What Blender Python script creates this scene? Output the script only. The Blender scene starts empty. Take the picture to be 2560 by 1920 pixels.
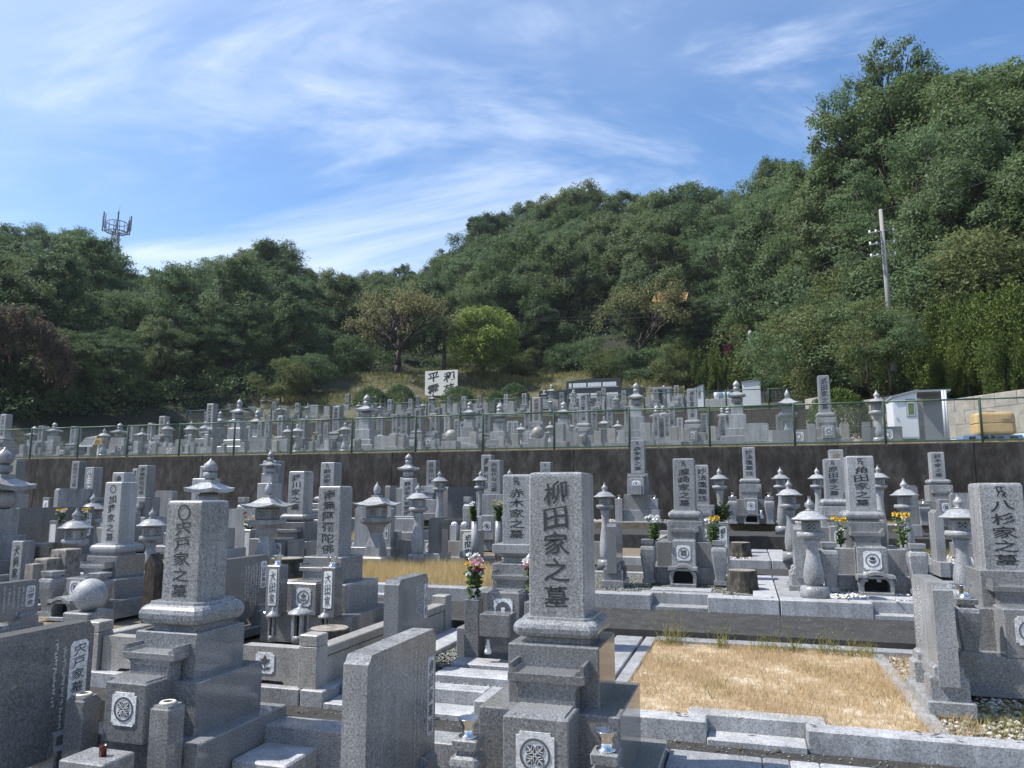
import bpy, math, random
import numpy as np
from mathutils import Vector
random.seed(7)
RNG = np.random.default_rng(11)
SC = bpy.context.scene
COL = SC.collection
R = math.radians

# ---------------------------------------------------------------- camera
# world: x runs along the rows of graves, y goes uphill away from the camera, z = 0 is eye level
FPX = 1898.0
PITCH = math.atan(274 / FPX)
YAW = R(17)
cam = bpy.data.cameras.new('camera')
cam.sensor_width = 36
cam.lens = 36 * FPX / 2560
cam.clip_start = 0.05
cam.clip_end = 2000
cam_o = bpy.data.objects.new('camera', cam)
COL.objects.link(cam_o)
cam_o.location = (0, 0, 0)
cam_o.rotation_euler = (math.pi / 2 + PITCH, 0, YAW)
SC.camera = cam_o

# ---------------------------------------------------------------- sky, sun, exposure
SUN_TO = Vector((-0.64, -0.19, 1.0)).normalized()
EL = math.asin(SUN_TO.z)
ROT = math.atan2(SUN_TO.x, SUN_TO.y)
SC.view_settings.view_transform = 'Standard'
SC.view_settings.look = 'None'
SC.view_settings.exposure = 0.76
SC.view_settings.gamma = 1.0
SC.view_settings.use_curve_mapping = False
world = bpy.data.worlds.new('World')
SC.world = world
world.use_nodes = True
wn = world.node_tree
wn.nodes.clear()


def nd(t, kind, **kw):
    n = t.nodes.new(kind)
    for k, v in kw.items():
        if k == 'inp':
            for a, b in v.items():
                n.inputs[a].default_value = b
        else:
            setattr(n, k, v)
    return n


def lk(t, a, b):
    t.links.new(a, b)


def ramp(t, stops, interp='LINEAR'):
    n = t.nodes.new('ShaderNodeValToRGB')
    n.color_ramp.interpolation = interp
    e = n.color_ramp.elements
    while len(e) > 1:
        e.remove(e[-1])
    for i, (p, c) in enumerate(stops):
        if i:
            x = e.new(p)
        else:
            x = e[0]
            x.position = p
        if not hasattr(c, '__len__'):
            c = (c, c, c)
        x.color = (*c, 1)
    return n


sky = nd(wn, 'ShaderNodeTexSky', sky_type='NISHITA', sun_disc=False, sun_elevation=EL, sun_rotation=ROT,
         altitude=100, air_density=1.0, dust_density=0.6, ozone_density=2.0)
tc = nd(wn, 'ShaderNodeTexCoord')
sep = nd(wn, 'ShaderNodeSeparateXYZ')
lk(wn, tc.outputs['Generated'], sep.inputs[0])
zc = nd(wn, 'ShaderNodeMath', operation='MAXIMUM', inp={1: 0.03})
lk(wn, sep.outputs['Z'], zc.inputs[0])
za = nd(wn, 'ShaderNodeMath', operation='ADD', inp={1: 0.22})
lk(wn, zc.outputs[0], za.inputs[0])
dx = nd(wn, 'ShaderNodeMath', operation='DIVIDE')
dy = nd(wn, 'ShaderNodeMath', operation='DIVIDE')
lk(wn, sep.outputs['X'], dx.inputs[0]); lk(wn, za.outputs[0], dx.inputs[1])
lk(wn, sep.outputs['Y'], dy.inputs[0]); lk(wn, za.outputs[0], dy.inputs[1])
cmb = nd(wn, 'ShaderNodeCombineXYZ')
lk(wn, dx.outputs[0], cmb.inputs[0]); lk(wn, dy.outputs[0], cmb.inputs[1])


def cloud_layer(rot, sx, sy, loc, scale, detail, dist, lo, hi, rough=0.6):
    m = nd(wn, 'ShaderNodeMapping')
    m.inputs['Rotation'].default_value = (0, 0, R(rot))
    m.inputs['Scale'].default_value = (sx, sy, 1)
    m.inputs['Location'].default_value = (*loc, 0)
    lk(wn, cmb.outputs[0], m.inputs[0])
    n = nd(wn, 'ShaderNodeTexNoise', inp={'Scale': scale, 'Detail': detail, 'Roughness': rough, 'Distortion': dist})
    lk(wn, m.outputs[0], n.inputs['Vector'])
    r = ramp(wn, [(lo, 0), (hi, 1)], 'EASE')
    lk(wn, n.outputs['Fac'], r.inputs[0])
    return r.outputs[0]


CL1 = cloud_layer(-40, 0.55, 1.5, (0.35, 0.25), 1.25, 10, 1.5, 0.44, 0.76)
CL2 = cloud_layer(-25, 0.5, 0.8, (3.1, 1.2), 0.8, 6, 0.6, 0.36, 0.82, 0.55)
mx = nd(wn, 'ShaderNodeMath', operation='MULTIPLY', inp={1: 0.75})
lk(wn, CL1, mx.inputs[0])
mx2 = nd(wn, 'ShaderNodeMath', operation='MULTIPLY', inp={1: 0.62})
lk(wn, CL2, mx2.inputs[0])
mm = nd(wn, 'ShaderNodeMath', operation='ADD', use_clamp=True)
lk(wn, mx.outputs[0], mm.inputs[0]); lk(wn, mx2.outputs[0], mm.inputs[1])
hz = nd(wn, 'ShaderNodeMapRange', inp={'From Min': -0.02, 'From Max': 0.08, 'To Min': 0, 'To Max': 1})
lk(wn, sep.outputs['Z'], hz.inputs[0])
mh = nd(wn, 'ShaderNodeMath', operation='MULTIPLY')
lk(wn, mm.outputs[0], mh.inputs[0]); lk(wn, hz.outputs[0], mh.inputs[1])
hs = nd(wn, 'ShaderNodeHueSaturation', inp={'Hue': 0.502, 'Saturation': 1.18, 'Value': 0.98})
lk(wn, sky.outputs[0], hs.inputs['Color'])
mixc = nd(wn, 'ShaderNodeMix', data_type='RGBA')
mixc.inputs['B'].default_value = (4.5, 5.1, 6.2, 1)
lk(wn, mh.outputs[0], mixc.inputs['Factor'])
lk(wn, hs.outputs[0], mixc.inputs['A'])
bg = nd(wn, 'ShaderNodeBackground', inp={'Strength': 0.125})
lk(wn, mixc.outputs['Result'], bg.inputs[0])
wo = nd(wn, 'ShaderNodeOutputWorld')
lk(wn, bg.outputs[0], wo.inputs[0])

sun = bpy.data.lights.new('sun', 'SUN')
sun.energy = 4.3
sun.angle = R(0.53)
sun.color = (1.0, 0.955, 0.89)
sun_o = bpy.data.objects.new('sun', sun)
COL.objects.link(sun_o)
sun_o.rotation_euler = (-SUN_TO).to_track_quat('-Z', 'Y').to_euler()

SC.cycles.max_bounces = 6
SC.cycles.diffuse_bounces = 3
SC.cycles.glossy_bounces = 3
SC.cycles.transparent_max_bounces = 8


# ---------------------------------------------------------------- geometry of the photograph
def ray(x, y):
    r = (x - 1280) / FPX
    u = -(y - 960) / FPX
    fw = math.cos(PITCH) - u * math.sin(PITCH)
    up = math.sin(PITCH) + u * math.cos(PITCH)
    return (r * math.cos(YAW) - fw * math.sin(YAW), r * math.sin(YAW) + fw * math.cos(YAW), up)


def at(x, y, v):
    """where the sight line through photo point (x, y) meets the row at depth v -> (across, height)"""
    U, V, W = ray(x, y)
    return U * v / V, W * v / V


# ---------------------------------------------------------------- materials
def new_mat(name):
    m = bpy.data.materials.new(name)
    m.use_nodes = True
    t = m.node_tree
    t.nodes.clear()
    out = nd(t, 'ShaderNodeOutputMaterial')
    b = nd(t, 'ShaderNodeBsdfPrincipled')
    lk(t, b.outputs[0], out.inputs[0])
    return m, t, b


def plain(name, col, rough=0.6, metal=0.0, spec=0.5):
    m, t, b = new_mat(name)
    b.inputs['Base Color'].default_value = (*col, 1)
    b.inputs['Roughness'].default_value = rough
    b.inputs['Metallic'].default_value = metal
    b.inputs['Specular IOR Level'].default_value = spec
    return m


def granite(name, lo, mid, hi, rough, scale=150, stain=0.2, spec=0.5, bump=0.0, tint=(1, 1, 1)):
    m, t, b = new_mat(name)
    c = nd(t, 'ShaderNodeTexCoord')
    g = nd(t, 'ShaderNodeNewGeometry')
    v = nd(t, 'ShaderNodeTexNoise', inp={'Scale': scale, 'Detail': 3.0, 'Roughness': 0.75})
    lk(t, g.outputs['Position'], v.inputs['Vector'])
    r = ramp(t, [(0.33, lo * .85), (0.43, mid * 0.80), (0.5, mid), (0.57, mid * 1.15), (0.68, hi * 1.0)])
    lk(t, v.outputs['Fac'], r.inputs[0])
    n = nd(t, 'ShaderNodeTexNoise', inp={'Scale': 2.2, 'Detail': 5.0, 'Roughness': 0.65})
    lk(t, g.outputs['Position'], n.inputs['Vector'])
    mr = nd(t, 'ShaderNodeMapRange', inp={'From Min': 0.3, 'From Max': 0.7, 'To Min': 1 - stain, 'To Max': 1 + stain})
    lk(t, n.outputs['Fac'], mr.inputs[0])
    sm = nd(t, 'ShaderNodeMapping')
    sm.inputs['Scale'].default_value = (9, 9, 0.9)
    lk(t, g.outputs['Position'], sm.inputs[0])
    sn = nd(t, 'ShaderNodeTexNoise', inp={'Scale': 1.0, 'Detail': 6.0, 'Roughness': 0.7})
    lk(t, sm.outputs[0], sn.inputs['Vector'])
    sr = nd(t, 'ShaderNodeMapRange', inp={'From Min': 0.35, 'From Max': 0.65, 'To Min': 1 - stain * 1.3, 'To Max': 1 + stain * .6})
    lk(t, sn.outputs['Fac'], sr.inputs[0])
    mr0 = nd(t, 'ShaderNodeMath', operation='MULTIPLY')
    lk(t, mr.outputs[0], mr0.inputs[0]); lk(t, sr.outputs[0], mr0.inputs[1])
    mr = mr0
    oi = nd(t, 'ShaderNodeObjectInfo')
    mo = nd(t, 'ShaderNodeMapRange', inp={'To Min': 0.78, 'To Max': 1.18})
    lk(t, oi.outputs['Random'], mo.inputs[0])
    mu = nd(t, 'ShaderNodeMath', operation='MULTIPLY')
    lk(t, mr.outputs[0], mu.inputs[0]); lk(t, mo.outputs[0], mu.inputs[1])
    vm = nd(t, 'ShaderNodeVectorMath', operation='SCALE')
    lk(t, r.outputs[0], vm.inputs[0]); lk(t, mu.outputs[0], vm.inputs['Scale'])
    vt = nd(t, 'ShaderNodeVectorMath', operation='MULTIPLY')
    vt.inputs[1].default_value = tint
    lk(t, vm.outputs[0], vt.inputs[0])
    lk(t, vt.outputs[0], b.inputs['Base Color'])
    b.inputs['Roughness'].default_value = rough
    b.inputs['Specular IOR Level'].default_value = spec
    if bump:
        bp = nd(t, 'ShaderNodeBump', inp={'Strength': bump, 'Distance': 0.004})
        lk(t, v.outputs['Fac'], bp.inputs['Height'])
        lk(t, bp.outputs[0], b.inputs['Normal'])
    return m


M = {}
TB = (0.98, 1.0, 1.02)
M['light'] = granite('granite_light', 0.15, 0.30, 0.48, 0.32, 95, tint=TB)
M['mid'] = granite('granite_mid', 0.12, 0.26, 0.43, 0.24, 95, tint=TB)
M['dark'] = granite('granite_dark_polished', 0.10, 0.195, 0.32, 0.10, 100, 0.08, 0.6, tint=TB)
M['pale'] = granite('granite_pale_kerb', 0.16, 0.34, 0.50, 0.55, 110, 0.2, 0.4, tint=(0.98, 1, 1.03))
M['warm'] = granite('granite_warm', 0.13, 0.28, 0.45, 0.45, 130, 0.16, tint=(1.04, 1.0, 0.93))
M['white'] = granite('white_plate_stone', 0.55, 0.72, 0.85, 0.6, 60, 0.05, 0.3, 0.6)


def weathered(name, cols, scale, rough=0.85, bump=0.3, streak=False, speck=None):
    m, t, b = new_mat(name)
    g = nd(t, 'ShaderNodeNewGeometry')
    mp = nd(t, 'ShaderNodeMapping')
    if streak:
        mp.inputs['Scale'].default_value = (1, 1, 0.45)
    lk(t, g.outputs['Position'], mp.inputs[0])
    n = nd(t, 'ShaderNodeTexNoise', inp={'Scale': scale, 'Detail': 8.0, 'Roughness': 0.72})
    lk(t, mp.outputs[0], n.inputs['Vector'])
    r = ramp(t, cols)
    lk(t, n.outputs['Fac'], r.inputs[0])
    last = r.outputs[0]
    f = nd(t, 'ShaderNodeTexNoise', inp={'Scale': 90.0, 'Detail': 4.0, 'Roughness': 0.7})
    lk(t, g.outputs['Position'], f.inputs['Vector'])
    if speck:
        rs = ramp(t, [(speck[0], 0), (speck[1], 1)])
        lk(t, f.outputs['Fac'], rs.inputs[0])
        mxn = nd(t, 'ShaderNodeMix', data_type='RGBA')
        mxn.inputs['B'].default_value = (*speck[2], 1)
        lk(t, rs.outputs[0], mxn.inputs['Factor'])
        lk(t, last, mxn.inputs['A'])
        last = mxn.outputs['Result']
    lk(t, last, b.inputs['Base Color'])
    b.inputs['Roughness'].default_value = rough
    b.inputs['Specular IOR Level'].default_value = 0.25
    bp = nd(t, 'ShaderNodeBump', inp={'Strength': bump, 'Distance': 0.01})
    lk(t, f.outputs['Fac'], bp.inputs['Height'])
    lk(t, bp.outputs[0], b.inputs['Normal'])
    return m


M['old'] = weathered('old_stone', [(0.3, (0.06, 0.055, 0.05)), (0.45, (0.20, 0.18, 0.155)), (0.6, (0.33, 0.30, 0.26)), (0.72, (0.12, 0.11, 0.10))], 14)
M['wall'] = weathered('stained_concrete', [(0.30, (0.014, 0.013, 0.012)), (0.45, (0.032, 0.029, 0.026)), (0.56, (0.054, 0.050, 0.046)), (0.72, (0.10, 0.094, 0.087))], 4.2, streak=True, speck=(0.66, 0.76, (0.17, 0.16, 0.145)))
M['wall2'] = weathered('brown_concrete', [(0.3, (0.030, 0.026, 0.022)), (0.55, (0.065, 0.055, 0.047)), (0.75, (0.12, 0.10, 0.085))], 3.0, streak=True)
M['block'] = weathered('concrete_block', [(0.3, (0.20, 0.185, 0.16)), (0.55, (0.33, 0.31, 0.27)), (0.75, (0.42, 0.39, 0.34))], 5)
M['asphalt'] = weathered('dark_path', [(0.3, (0.026, 0.026, 0.026)), (0.55, (0.050, 0.049, 0.047)), (0.75, (0.09, 0.086, 0.08))], 9, bump=0.8, speck=(0.64, 0.74, (0.17, 0.165, 0.155)))
M['soil'] = weathered('soil', [(0.3, (0.09, 0.075, 0.055)), (0.55, (0.18, 0.15, 0.105)), (0.75, (0.28, 0.24, 0.18))], 12, bump=0.6)
M['drysoil'] = weathered('dry_grass_soil', [(0.3, (0.27, 0.19, 0.11)), (0.5, (0.40, 0.31, 0.20)), (0.64, (0.55, 0.50, 0.41))], 10, bump=0.6)
M['slope'] = weathered('dry_slope', [(0.3, (0.035, 0.04, 0.02)), (0.5, (0.085, 0.082, 0.045)), (0.7, (0.17, 0.145, 0.09))], 0.6, bump=0.6)
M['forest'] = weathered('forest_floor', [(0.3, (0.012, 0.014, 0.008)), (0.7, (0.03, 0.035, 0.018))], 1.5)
M['wood'] = weathered('weathered_wood', [(0.3, (0.020, 0.016, 0.013)), (0.5, (0.055, 0.044, 0.035)), (0.7, (0.13, 0.105, 0.085))], 22, streak=True)
M['stump'] = weathered('stump_bark', [(0.3, (0.018, 0.018, 0.015)), (0.5, (0.055, 0.052, 0.042)), (0.7, (0.16, 0.14, 0.115))], 16, streak=True)
M['bark'] = weathered('bark', [(0.3, (0.03, 0.025, 0.02)), (0.6, (0.09, 0.075, 0.06)), (0.75, (0.15, 0.13, 0.11))], 6, streak=True)
M['ink'] = plain('black_ink', (0.022, 0.023, 0.026), 0.6)
M['carve'] = plain('dark_lettering_paint', (0.034, 0.036, 0.040), 0.6)  # dark paint of engraved letters and emblems, one even colour
M['gold'] = plain('faded_gold', (0.30, 0.16, 0.05), 0.5)
M['red'] = plain('red_paint', (0.35, 0.03, 0.03), 0.5)
M['wht'] = plain('white_paint', (0.72, 0.73, 0.74), 0.6)
M['ring'] = plain('crest_grey', (0.10, 0.105, 0.115), 0.35)
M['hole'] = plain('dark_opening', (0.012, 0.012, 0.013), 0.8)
M['steel'] = plain('steel', (0.75, 0.74, 0.72), 0.18, 1.0)
M['ceramic'] = plain('white_ceramic', (0.78, 0.80, 0.81), 0.2)
M['glass'] = plain('cup_glass', (0.45, 0.60, 0.62), 0.1)
M['maroon'] = plain('maroon_lacquer', (0.09, 0.012, 0.012), 0.3)
M['green'] = plain('fence_green', (0.055, 0.10, 0.065), 0.5)
M['wire'] = plain('fence_wire', (0.26, 0.30, 0.28), 0.45)
M['cream'] = plain('sign_cream', (0.72, 0.70, 0.62), 0.6)
M['yellowsign'] = plain('yellow_sign', (0.65, 0.40, 0.06), 0.6)
M['hut'] = plain('hut_white', (0.70, 0.73, 0.76), 0.45)
M['hutgrey'] = plain('hut_grey', (0.24, 0.26, 0.29), 0.5)
M['tank'] = weathered('tank_plastic', [(0.3, (0.40, 0.26, 0.10)), (0.7, (0.56, 0.41, 0.20))], 4, 0.5, 0.05)
M['blue'] = plain('pallet_blue', (0.16, 0.26, 0.45), 0.6)
M['navy'] = plain('dark_slate_polished', (0.022, 0.024, 0.030), 0.2)
M['pipe'] = plain('pvc_grey', (0.50, 0.54, 0.58), 0.4)
M['pole'] = plain('concrete_pole', (0.25, 0.245, 0.235), 0.85)
M['towersteel'] = plain('tower_steel', (0.10, 0.115, 0.15), 0.6, 0.2)
M['cable'] = plain('cable', (0.05, 0.05, 0.05), 0.6)
M['tarp'] = plain('ochre_sheet', (0.36, 0.19, 0.06), 0.7)


def leafmat(name, cols, transl=0.42, rough=0.6, spec=0.22):
    m, t, b = new_mat(name)
    g = nd(t, 'ShaderNodeNewGeometry')
    oi = nd(t, 'ShaderNodeObjectInfo')
    ad = nd(t, 'ShaderNodeMath', operation='MULTIPLY', inp={1: 0.55})
    lk(t, g.outputs['Random Per Island'], ad.inputs[0])
    ad2 = nd(t, 'ShaderNodeMath', operation='MULTIPLY_ADD', inp={1: 0.45})
    lk(t, oi.outputs['Random'], ad2.inputs[0])
    lk(t, ad.outputs[0], ad2.inputs[2])
    r = ramp(t, cols)
    lk(t, ad2.outputs[0], r.inputs[0])
    lk(t, r.outputs[0], b.inputs['Base Color'])
    b.inputs['Roughness'].default_value = rough
    b.inputs['Specular IOR Level'].default_value = spec
    tr = nd(t, 'ShaderNodeBsdfTranslucent')
    lk(t, r.outputs[0], tr.inputs[0])
    ms = nd(t, 'ShaderNodeMixShader', inp={0: transl})
    lk(t, b.outputs[0], ms.inputs[1]); lk(t, tr.outputs[0], ms.inputs[2])
    out = [n for n in t.nodes if n.type == 'OUTPUT_MATERIAL'][0]
    lk(t, ms.outputs[0], out.inputs[0])
    return m


M['leaf'] = leafmat('leaf_evergreen', [(0.0, (0.050, 0.089, 0.039)), (0.5, (0.089, 0.140, 0.060)), (1.0, (0.146, 0.194, 0.089))])
M['leaf_w'] = leafmat('leaf_warm_green', [(0.0, (0.068, 0.113, 0.040)), (0.5, (0.110, 0.167, 0.062)), (1.0, (0.167, 0.221, 0.093))])
M['leaf_o'] = leafmat('leaf_olive', [(0.0, (0.077, 0.116, 0.046)), (0.5, (0.122, 0.167, 0.070)), (1.0, (0.182, 0.216, 0.101))])
M['leafl'] = leafmat('leaf_feathery', [(0.0, (0.072, 0.120, 0.054)), (0.5, (0.107, 0.167, 0.074)), (1.0, (0.149, 0.216, 0.099))])
M['leafy'] = leafmat('leaf_yellow_green', [(0.0, (0.16, 0.23, 0.05)), (1.0, (0.29, 0.35, 0.10))])
M['leafb'] = leafmat('leaf_bush', [(0.0, (0.061, 0.094, 0.029)), (0.5, (0.105, 0.138, 0.046)), (1.0, (0.176, 0.187, 0.077))])
M['leafc'] = leafmat('leaf_conifer', [(0.0, (0.045, 0.075, 0.018)), (0.6, (0.095, 0.135, 0.028)), (1.0, (0.18, 0.20, 0.045))], 0.15)
M['leafs'] = leafmat('leaf_sparse_autumn', [(0.0, (0.15, 0.165, 0.065)), (0.5, (0.20, 0.21, 0.09)), (1.0, (0.26, 0.235, 0.11))])
M['vine'] = leafmat('withered_vine', [(0.0, (0.085, 0.072, 0.052)), (1.0, (0.19, 0.155, 0.12))])
M['leafr'] = leafmat('leaf_red', [(0.0, (0.06, 0.012, 0.02)), (1.0, (0.12, 0.03, 0.04))])
M['stem'] = leafmat('flower_leaf', [(0.0, (0.045, 0.085, 0.025)), (1.0, (0.10, 0.15, 0.05))], 0.2)
M['straw'] = leafmat('dry_grass', [(0.0, (0.43, 0.29, 0.15)), (0.5, (0.55, 0.43, 0.26)), (1.0, (0.66, 0.59, 0.44))], 0.3, 0.6, 0.2)
M['hay'] = leafmat('tall_dry_grass', [(0.0, (0.46, 0.34, 0.14)), (1.0, (0.66, 0.54, 0.30))], 0.3, 0.6, 0.2)
M['weed'] = leafmat('weeds', [(0.0, (0.16, 0.19, 0.05)), (0.5, (0.28, 0.27, 0.09)), (1.0, (0.40, 0.32, 0.13))], 0.3)
M['p_white'] = plain('petal_white', (0.80, 0.80, 0.78), 0.6)
M['p_yellow'] = plain('petal_yellow', (0.70, 0.48, 0.05), 0.6)
M['p_pink'] = plain('petal_pink', (0.75, 0.46, 0.48), 0.6)
M['p_red'] = plain('petal_red', (0.24, 0.012, 0.04), 0.6)


def pebmat(name, cols):
    m, t, b = new_mat(name)
    g = nd(t, 'ShaderNodeNewGeometry')
    r = ramp(t, cols)
    lk(t, g.outputs['Random Per Island'], r.inputs[0])
    lk(t, r.outputs[0], b.inputs['Base Color'])
    b.inputs['Roughness'].default_value = 0.7
    return m


M['pebw'] = pebmat('pebbles_white', [(0, (0.42, 0.42, 0.42)), (0.4, (0.62, 0.61, 0.60)), (1, (0.75, 0.74, 0.72))])
M['pebg'] = pebmat('pebbles_green_grey', [(0, (0.10, 0.11, 0.10)), (0.5, (0.20, 0.215, 0.19)), (1, (0.32, 0.33, 0.30))])
M['pebm'] = pebmat('pebbles_mixed', [(0, (0.22, 0.21, 0.19)), (0.5, (0.45, 0.42, 0.37)), (1, (0.66, 0.62, 0.56))])


# ---------------------------------------------------------------- mesh helpers
class MB:
    def __init__(s):
        s.v = []
        s.f = []
        s.m = []
        s.sm = []

    def add(s, vs, fs, mi=0, smooth=False):
        o = len(s.v)
        s.v += [tuple(p) for p in vs]
        s.f += [tuple(i + o for i in f) for f in fs]
        s.m += [mi] * len(fs)
        s.sm += [smooth] * len(fs)

    def box(s, x0, x1, y0, y1, z0, z1, mi=0):
        s.add([(x0, y0, z0), (x1, y0, z0), (x1, y1, z0), (x0, y1, z0), (x0, y0, z1), (x1, y0, z1), (x1, y1, z1), (x0, y1, z1)],
              [(0, 3, 2, 1), (4, 5, 6, 7), (0, 1, 5, 4), (1, 2, 6, 5), (2, 3, 7, 6), (3, 0, 4, 7)], mi)

    def rings(s, rs, mi=0, smooth=False, cap=True):
        n = len(rs[0])
        vs = [p for r in rs for p in r]
        fs = []
        for k in range(len(rs) - 1):
            for i in range(n):
                j = (i + 1) % n
                fs.append((k * n + i, k * n + j, (k + 1) * n + j, (k + 1) * n + i))
        o = len(s.v)
        s.add(vs, fs, mi, smooth)
        if cap:
            s.f += [tuple(o + i for i in range(n))[::-1], tuple(o + (len(rs) - 1) * n + i for i in range(n))]
            s.m += [mi, mi]
            s.sm += [False, False]

    def stone(s, cx, cy, prof, c=0.006, mi=0, smooth=False):
        """prof: (half across, half deep, z) rings, corners chamfered by c"""
        rs = []
        for hx, hy, z in prof:
            k = min(c, hx * 0.8, hy * 0.8)
            rs.append([(cx - hx + k, cy - hy, z), (cx + hx - k, cy - hy, z), (cx + hx, cy - hy + k, z), (cx + hx, cy + hy - k, z),
                       (cx + hx - k, cy + hy, z), (cx - hx + k, cy + hy, z), (cx - hx, cy + hy - k, z), (cx - hx, cy - hy + k, z)])
        s.rings(rs, mi, smooth)

    def cbox(s, x0, x1, y0, y1, z0, z1, c=0.006, mi=0):
        hx, hy = (x1 - x0) / 2, (y1 - y0) / 2
        c = min(c, hx * .4, hy * .4, (z1 - z0) * .4)
        s.stone((x0 + x1) / 2, (y0 + y1) / 2, [(hx, hy, z0), (hx, hy, z1 - c), (hx - c, hy - c, z1)], c, mi)

    def lathe(s, cx, cy, prof, n=20, mi=0, smooth=True, sx=1.0, rot=0.0):
        rs = []
        for r, z in prof:
            rs.append([(cx + r * sx * math.cos(rot + 2 * math.pi * i / n), cy + r * math.sin(rot + 2 * math.pi * i / n), z) for i in range(n)])
        s.rings(rs, mi, smooth)

    def prism(s, pts, y0, y1, mi=0):
        """polygon in the x-z plane pushed from y0 to y1"""
        n = len(pts)
        s.add([(x, y0, z) for x, z in pts] + [(x, y1, z) for x, z in pts],
              [tuple(range(n))] + [tuple(range(2 * n - 1, n - 1, -1))] + [(i, i + n, (i + 1) % n + n, (i + 1) % n) for i in range(n)], mi)

    def prismx(s, pts, x0, x1, mi=0):
        """polygon in the y-z plane pushed from x0 to x1"""
        n = len(pts)
        s.add([(x0, y, z) for y, z in pts] + [(x1, y, z) for y, z in pts],
              [tuple(range(n))[::-1]] + [tuple(range(n, 2 * n))] + [(i, (i + 1) % n, (i + 1) % n + n, i + n) for i in range(n)], mi)

    def tube(s, p, q, r0, r1=None, n=6, mi=0, smooth=True):
        r1 = r0 if r1 is None else r1
        p, q = Vector(p), Vector(q)
        d = (q - p)
        if d.length < 1e-6:
            return
        d.normalize()
        a = d.orthogonal().normalized()
        b = d.cross(a)
        rs = []
        for c, r in ((p, r0), (q, r1)):
            rs.append([tuple(c + a * (r * math.cos(2 * math.pi * i / n)) + b * (r * math.sin(2 * math.pi * i / n))) for i in range(n)])
        s.rings(rs, mi, smooth)

    def path(s, pts, rads, n=6, mi=0):
        for i in range(len(pts) - 1):
            s.tube(pts[i], pts[i + 1], rads[i], rads[i + 1], n, mi)

    def mesh(s, name, mats):
        me = bpy.data.meshes.new(name)
        me.from_pydata(s.v, [], s.f)
        for m in (mats if isinstance(mats, (list, tuple)) else [mats]):
            me.materials.append(M[m] if isinstance(m, str) else m)
        me.polygons.foreach_set('material_index', s.m)
        me.polygons.foreach_set('use_smooth', s.sm)
        me.update()
        return me


def link(name, me, parent=None, loc=(0, 0, 0), rz=0.0):
    o = bpy.data.objects.new(name, me)
    COL.objects.link(o)
    o.location = loc
    o.rotation_euler = (0, 0, rz)
    if parent is not None:
        o.parent = parent
    return o


def part(name, mb, mats, parent, label=None):
    o = link(name, mb.mesh(name, mats), parent)
    if label:
        o['label'] = label
    return o


def tag(o, label, cat, group=None):
    o['label'] = label
    o['category'] = cat
    if group:
        o['group'] = group
    return o


def thing(name, label, cat, loc, rz=0.0, group=None):
    o = bpy.data.objects.new(name, None)
    o.empty_display_size = 0.1
    COL.objects.link(o)
    o.location = loc
    o.rotation_euler = (0, 0, rz)
    return tag(o, label, cat, group)


def struct(name, mb, mats):
    o = link(name, mb.mesh(name, mats))
    o['kind'] = 'structure'
    return o


def stuff(name, me, parent=None, loc=(0, 0, 0)):
    o = link(name, me, parent, loc)
    o['kind'] = 'stuff'
    return o


def copy_tree(o, parent=None):
    c = o.copy()
    COL.objects.link(c)
    if parent is not None:
        c.parent = parent
    for ch in KIDS.get(o.as_pointer(), ()):
        copy_tree(ch, c)
    return c


KIDS = {}


def register(o):
    ch = [x for x in bpy.data.objects if x.parent == o]
    KIDS[o.as_pointer()] = ch
    for x in ch:
        register(x)


def npmesh(name, verts, faces, mat):
    """faces: (n, k) array of indices"""
    me = bpy.data.meshes.new(name)
    nv, (nf, k) = len(verts), faces.shape
    me.vertices.add(nv)
    me.vertices.foreach_set('co', verts.astype(np.float32).ravel())
    me.loops.add(nf * k)
    me.loops.foreach_set('vertex_index', faces.astype(np.int32).ravel())
    me.polygons.add(nf)
    me.polygons.foreach_set('loop_start', np.arange(0, nf * k, k, dtype=np.int32))
    me.materials.append(M[mat] if isinstance(mat, str) else mat)
    me.update(calc_edges=True)
    return me


# ---------------------------------------------------------------- lettering (made first, while the scene is small)
GLYPH = {}


def glyph_col(text, heavy=0.012):
    """a column of characters as (verts in a unit box, faces)"""
    key = (text, heavy)
    if key in GLYPH:
        return GLYPH[key]
    vs, fs = [], []
    for i, ch in enumerate(text):
        if ch == ' ':
            continue
        cu = bpy.data.curves.new('t', 'FONT')
        cu.body = ch
        cu.size = 1.0
        cu.resolution_u = 3
        cu.offset = heavy
        o = bpy.data.objects.new('t', cu)
        COL.objects.link(o)
        dg = bpy.context.evaluated_depsgraph_get()
        me = bpy.data.meshes.new_from_object(o.evaluated_get(dg))
        p = np.array([v.co[:2] for v in me.vertices]).reshape(-1, 2)
        if len(p):
            lo, hi = p.min(0), p.max(0)
            p = (p - (lo + hi) / 2)
            sc = 0.86 / max(hi[0] - lo[0], (hi[1] - lo[1]), 0.75)
            p = p * sc
            # brush habit: strokes climb to the right, feet swing outwards, widths wander
            q = p.copy()
            q[:, 1] += 0.13 * p[:, 0] + 0.05 * np.sin(5 * p[:, 0] + i)
            q[:, 0] += -0.05 * p[:, 1] + 0.10 * p[:, 0] * np.clip(-p[:, 1], 0, 1) + 0.02 * np.sin(9 * p[:, 1] + 2 * i)
            q[:, 1] -= i
            o0 = len(vs)
            vs += [tuple(a) for a in q]
            fs += [tuple(k + o0 for k in f.vertices) for f in me.polygons]
        bpy.data.objects.remove(o)
        bpy.data.curves.remove(cu)
        bpy.data.meshes.remove(me)
    n = max(1, len(text))
    out = ([(x, (y + 0.5) / n * 1.0) for x, y in vs], fs, n)
    # x spans about -0.5..0.5, y from 1/n.. down to -(1-1/n)
    GLYPH[key] = out
    return out


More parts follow.
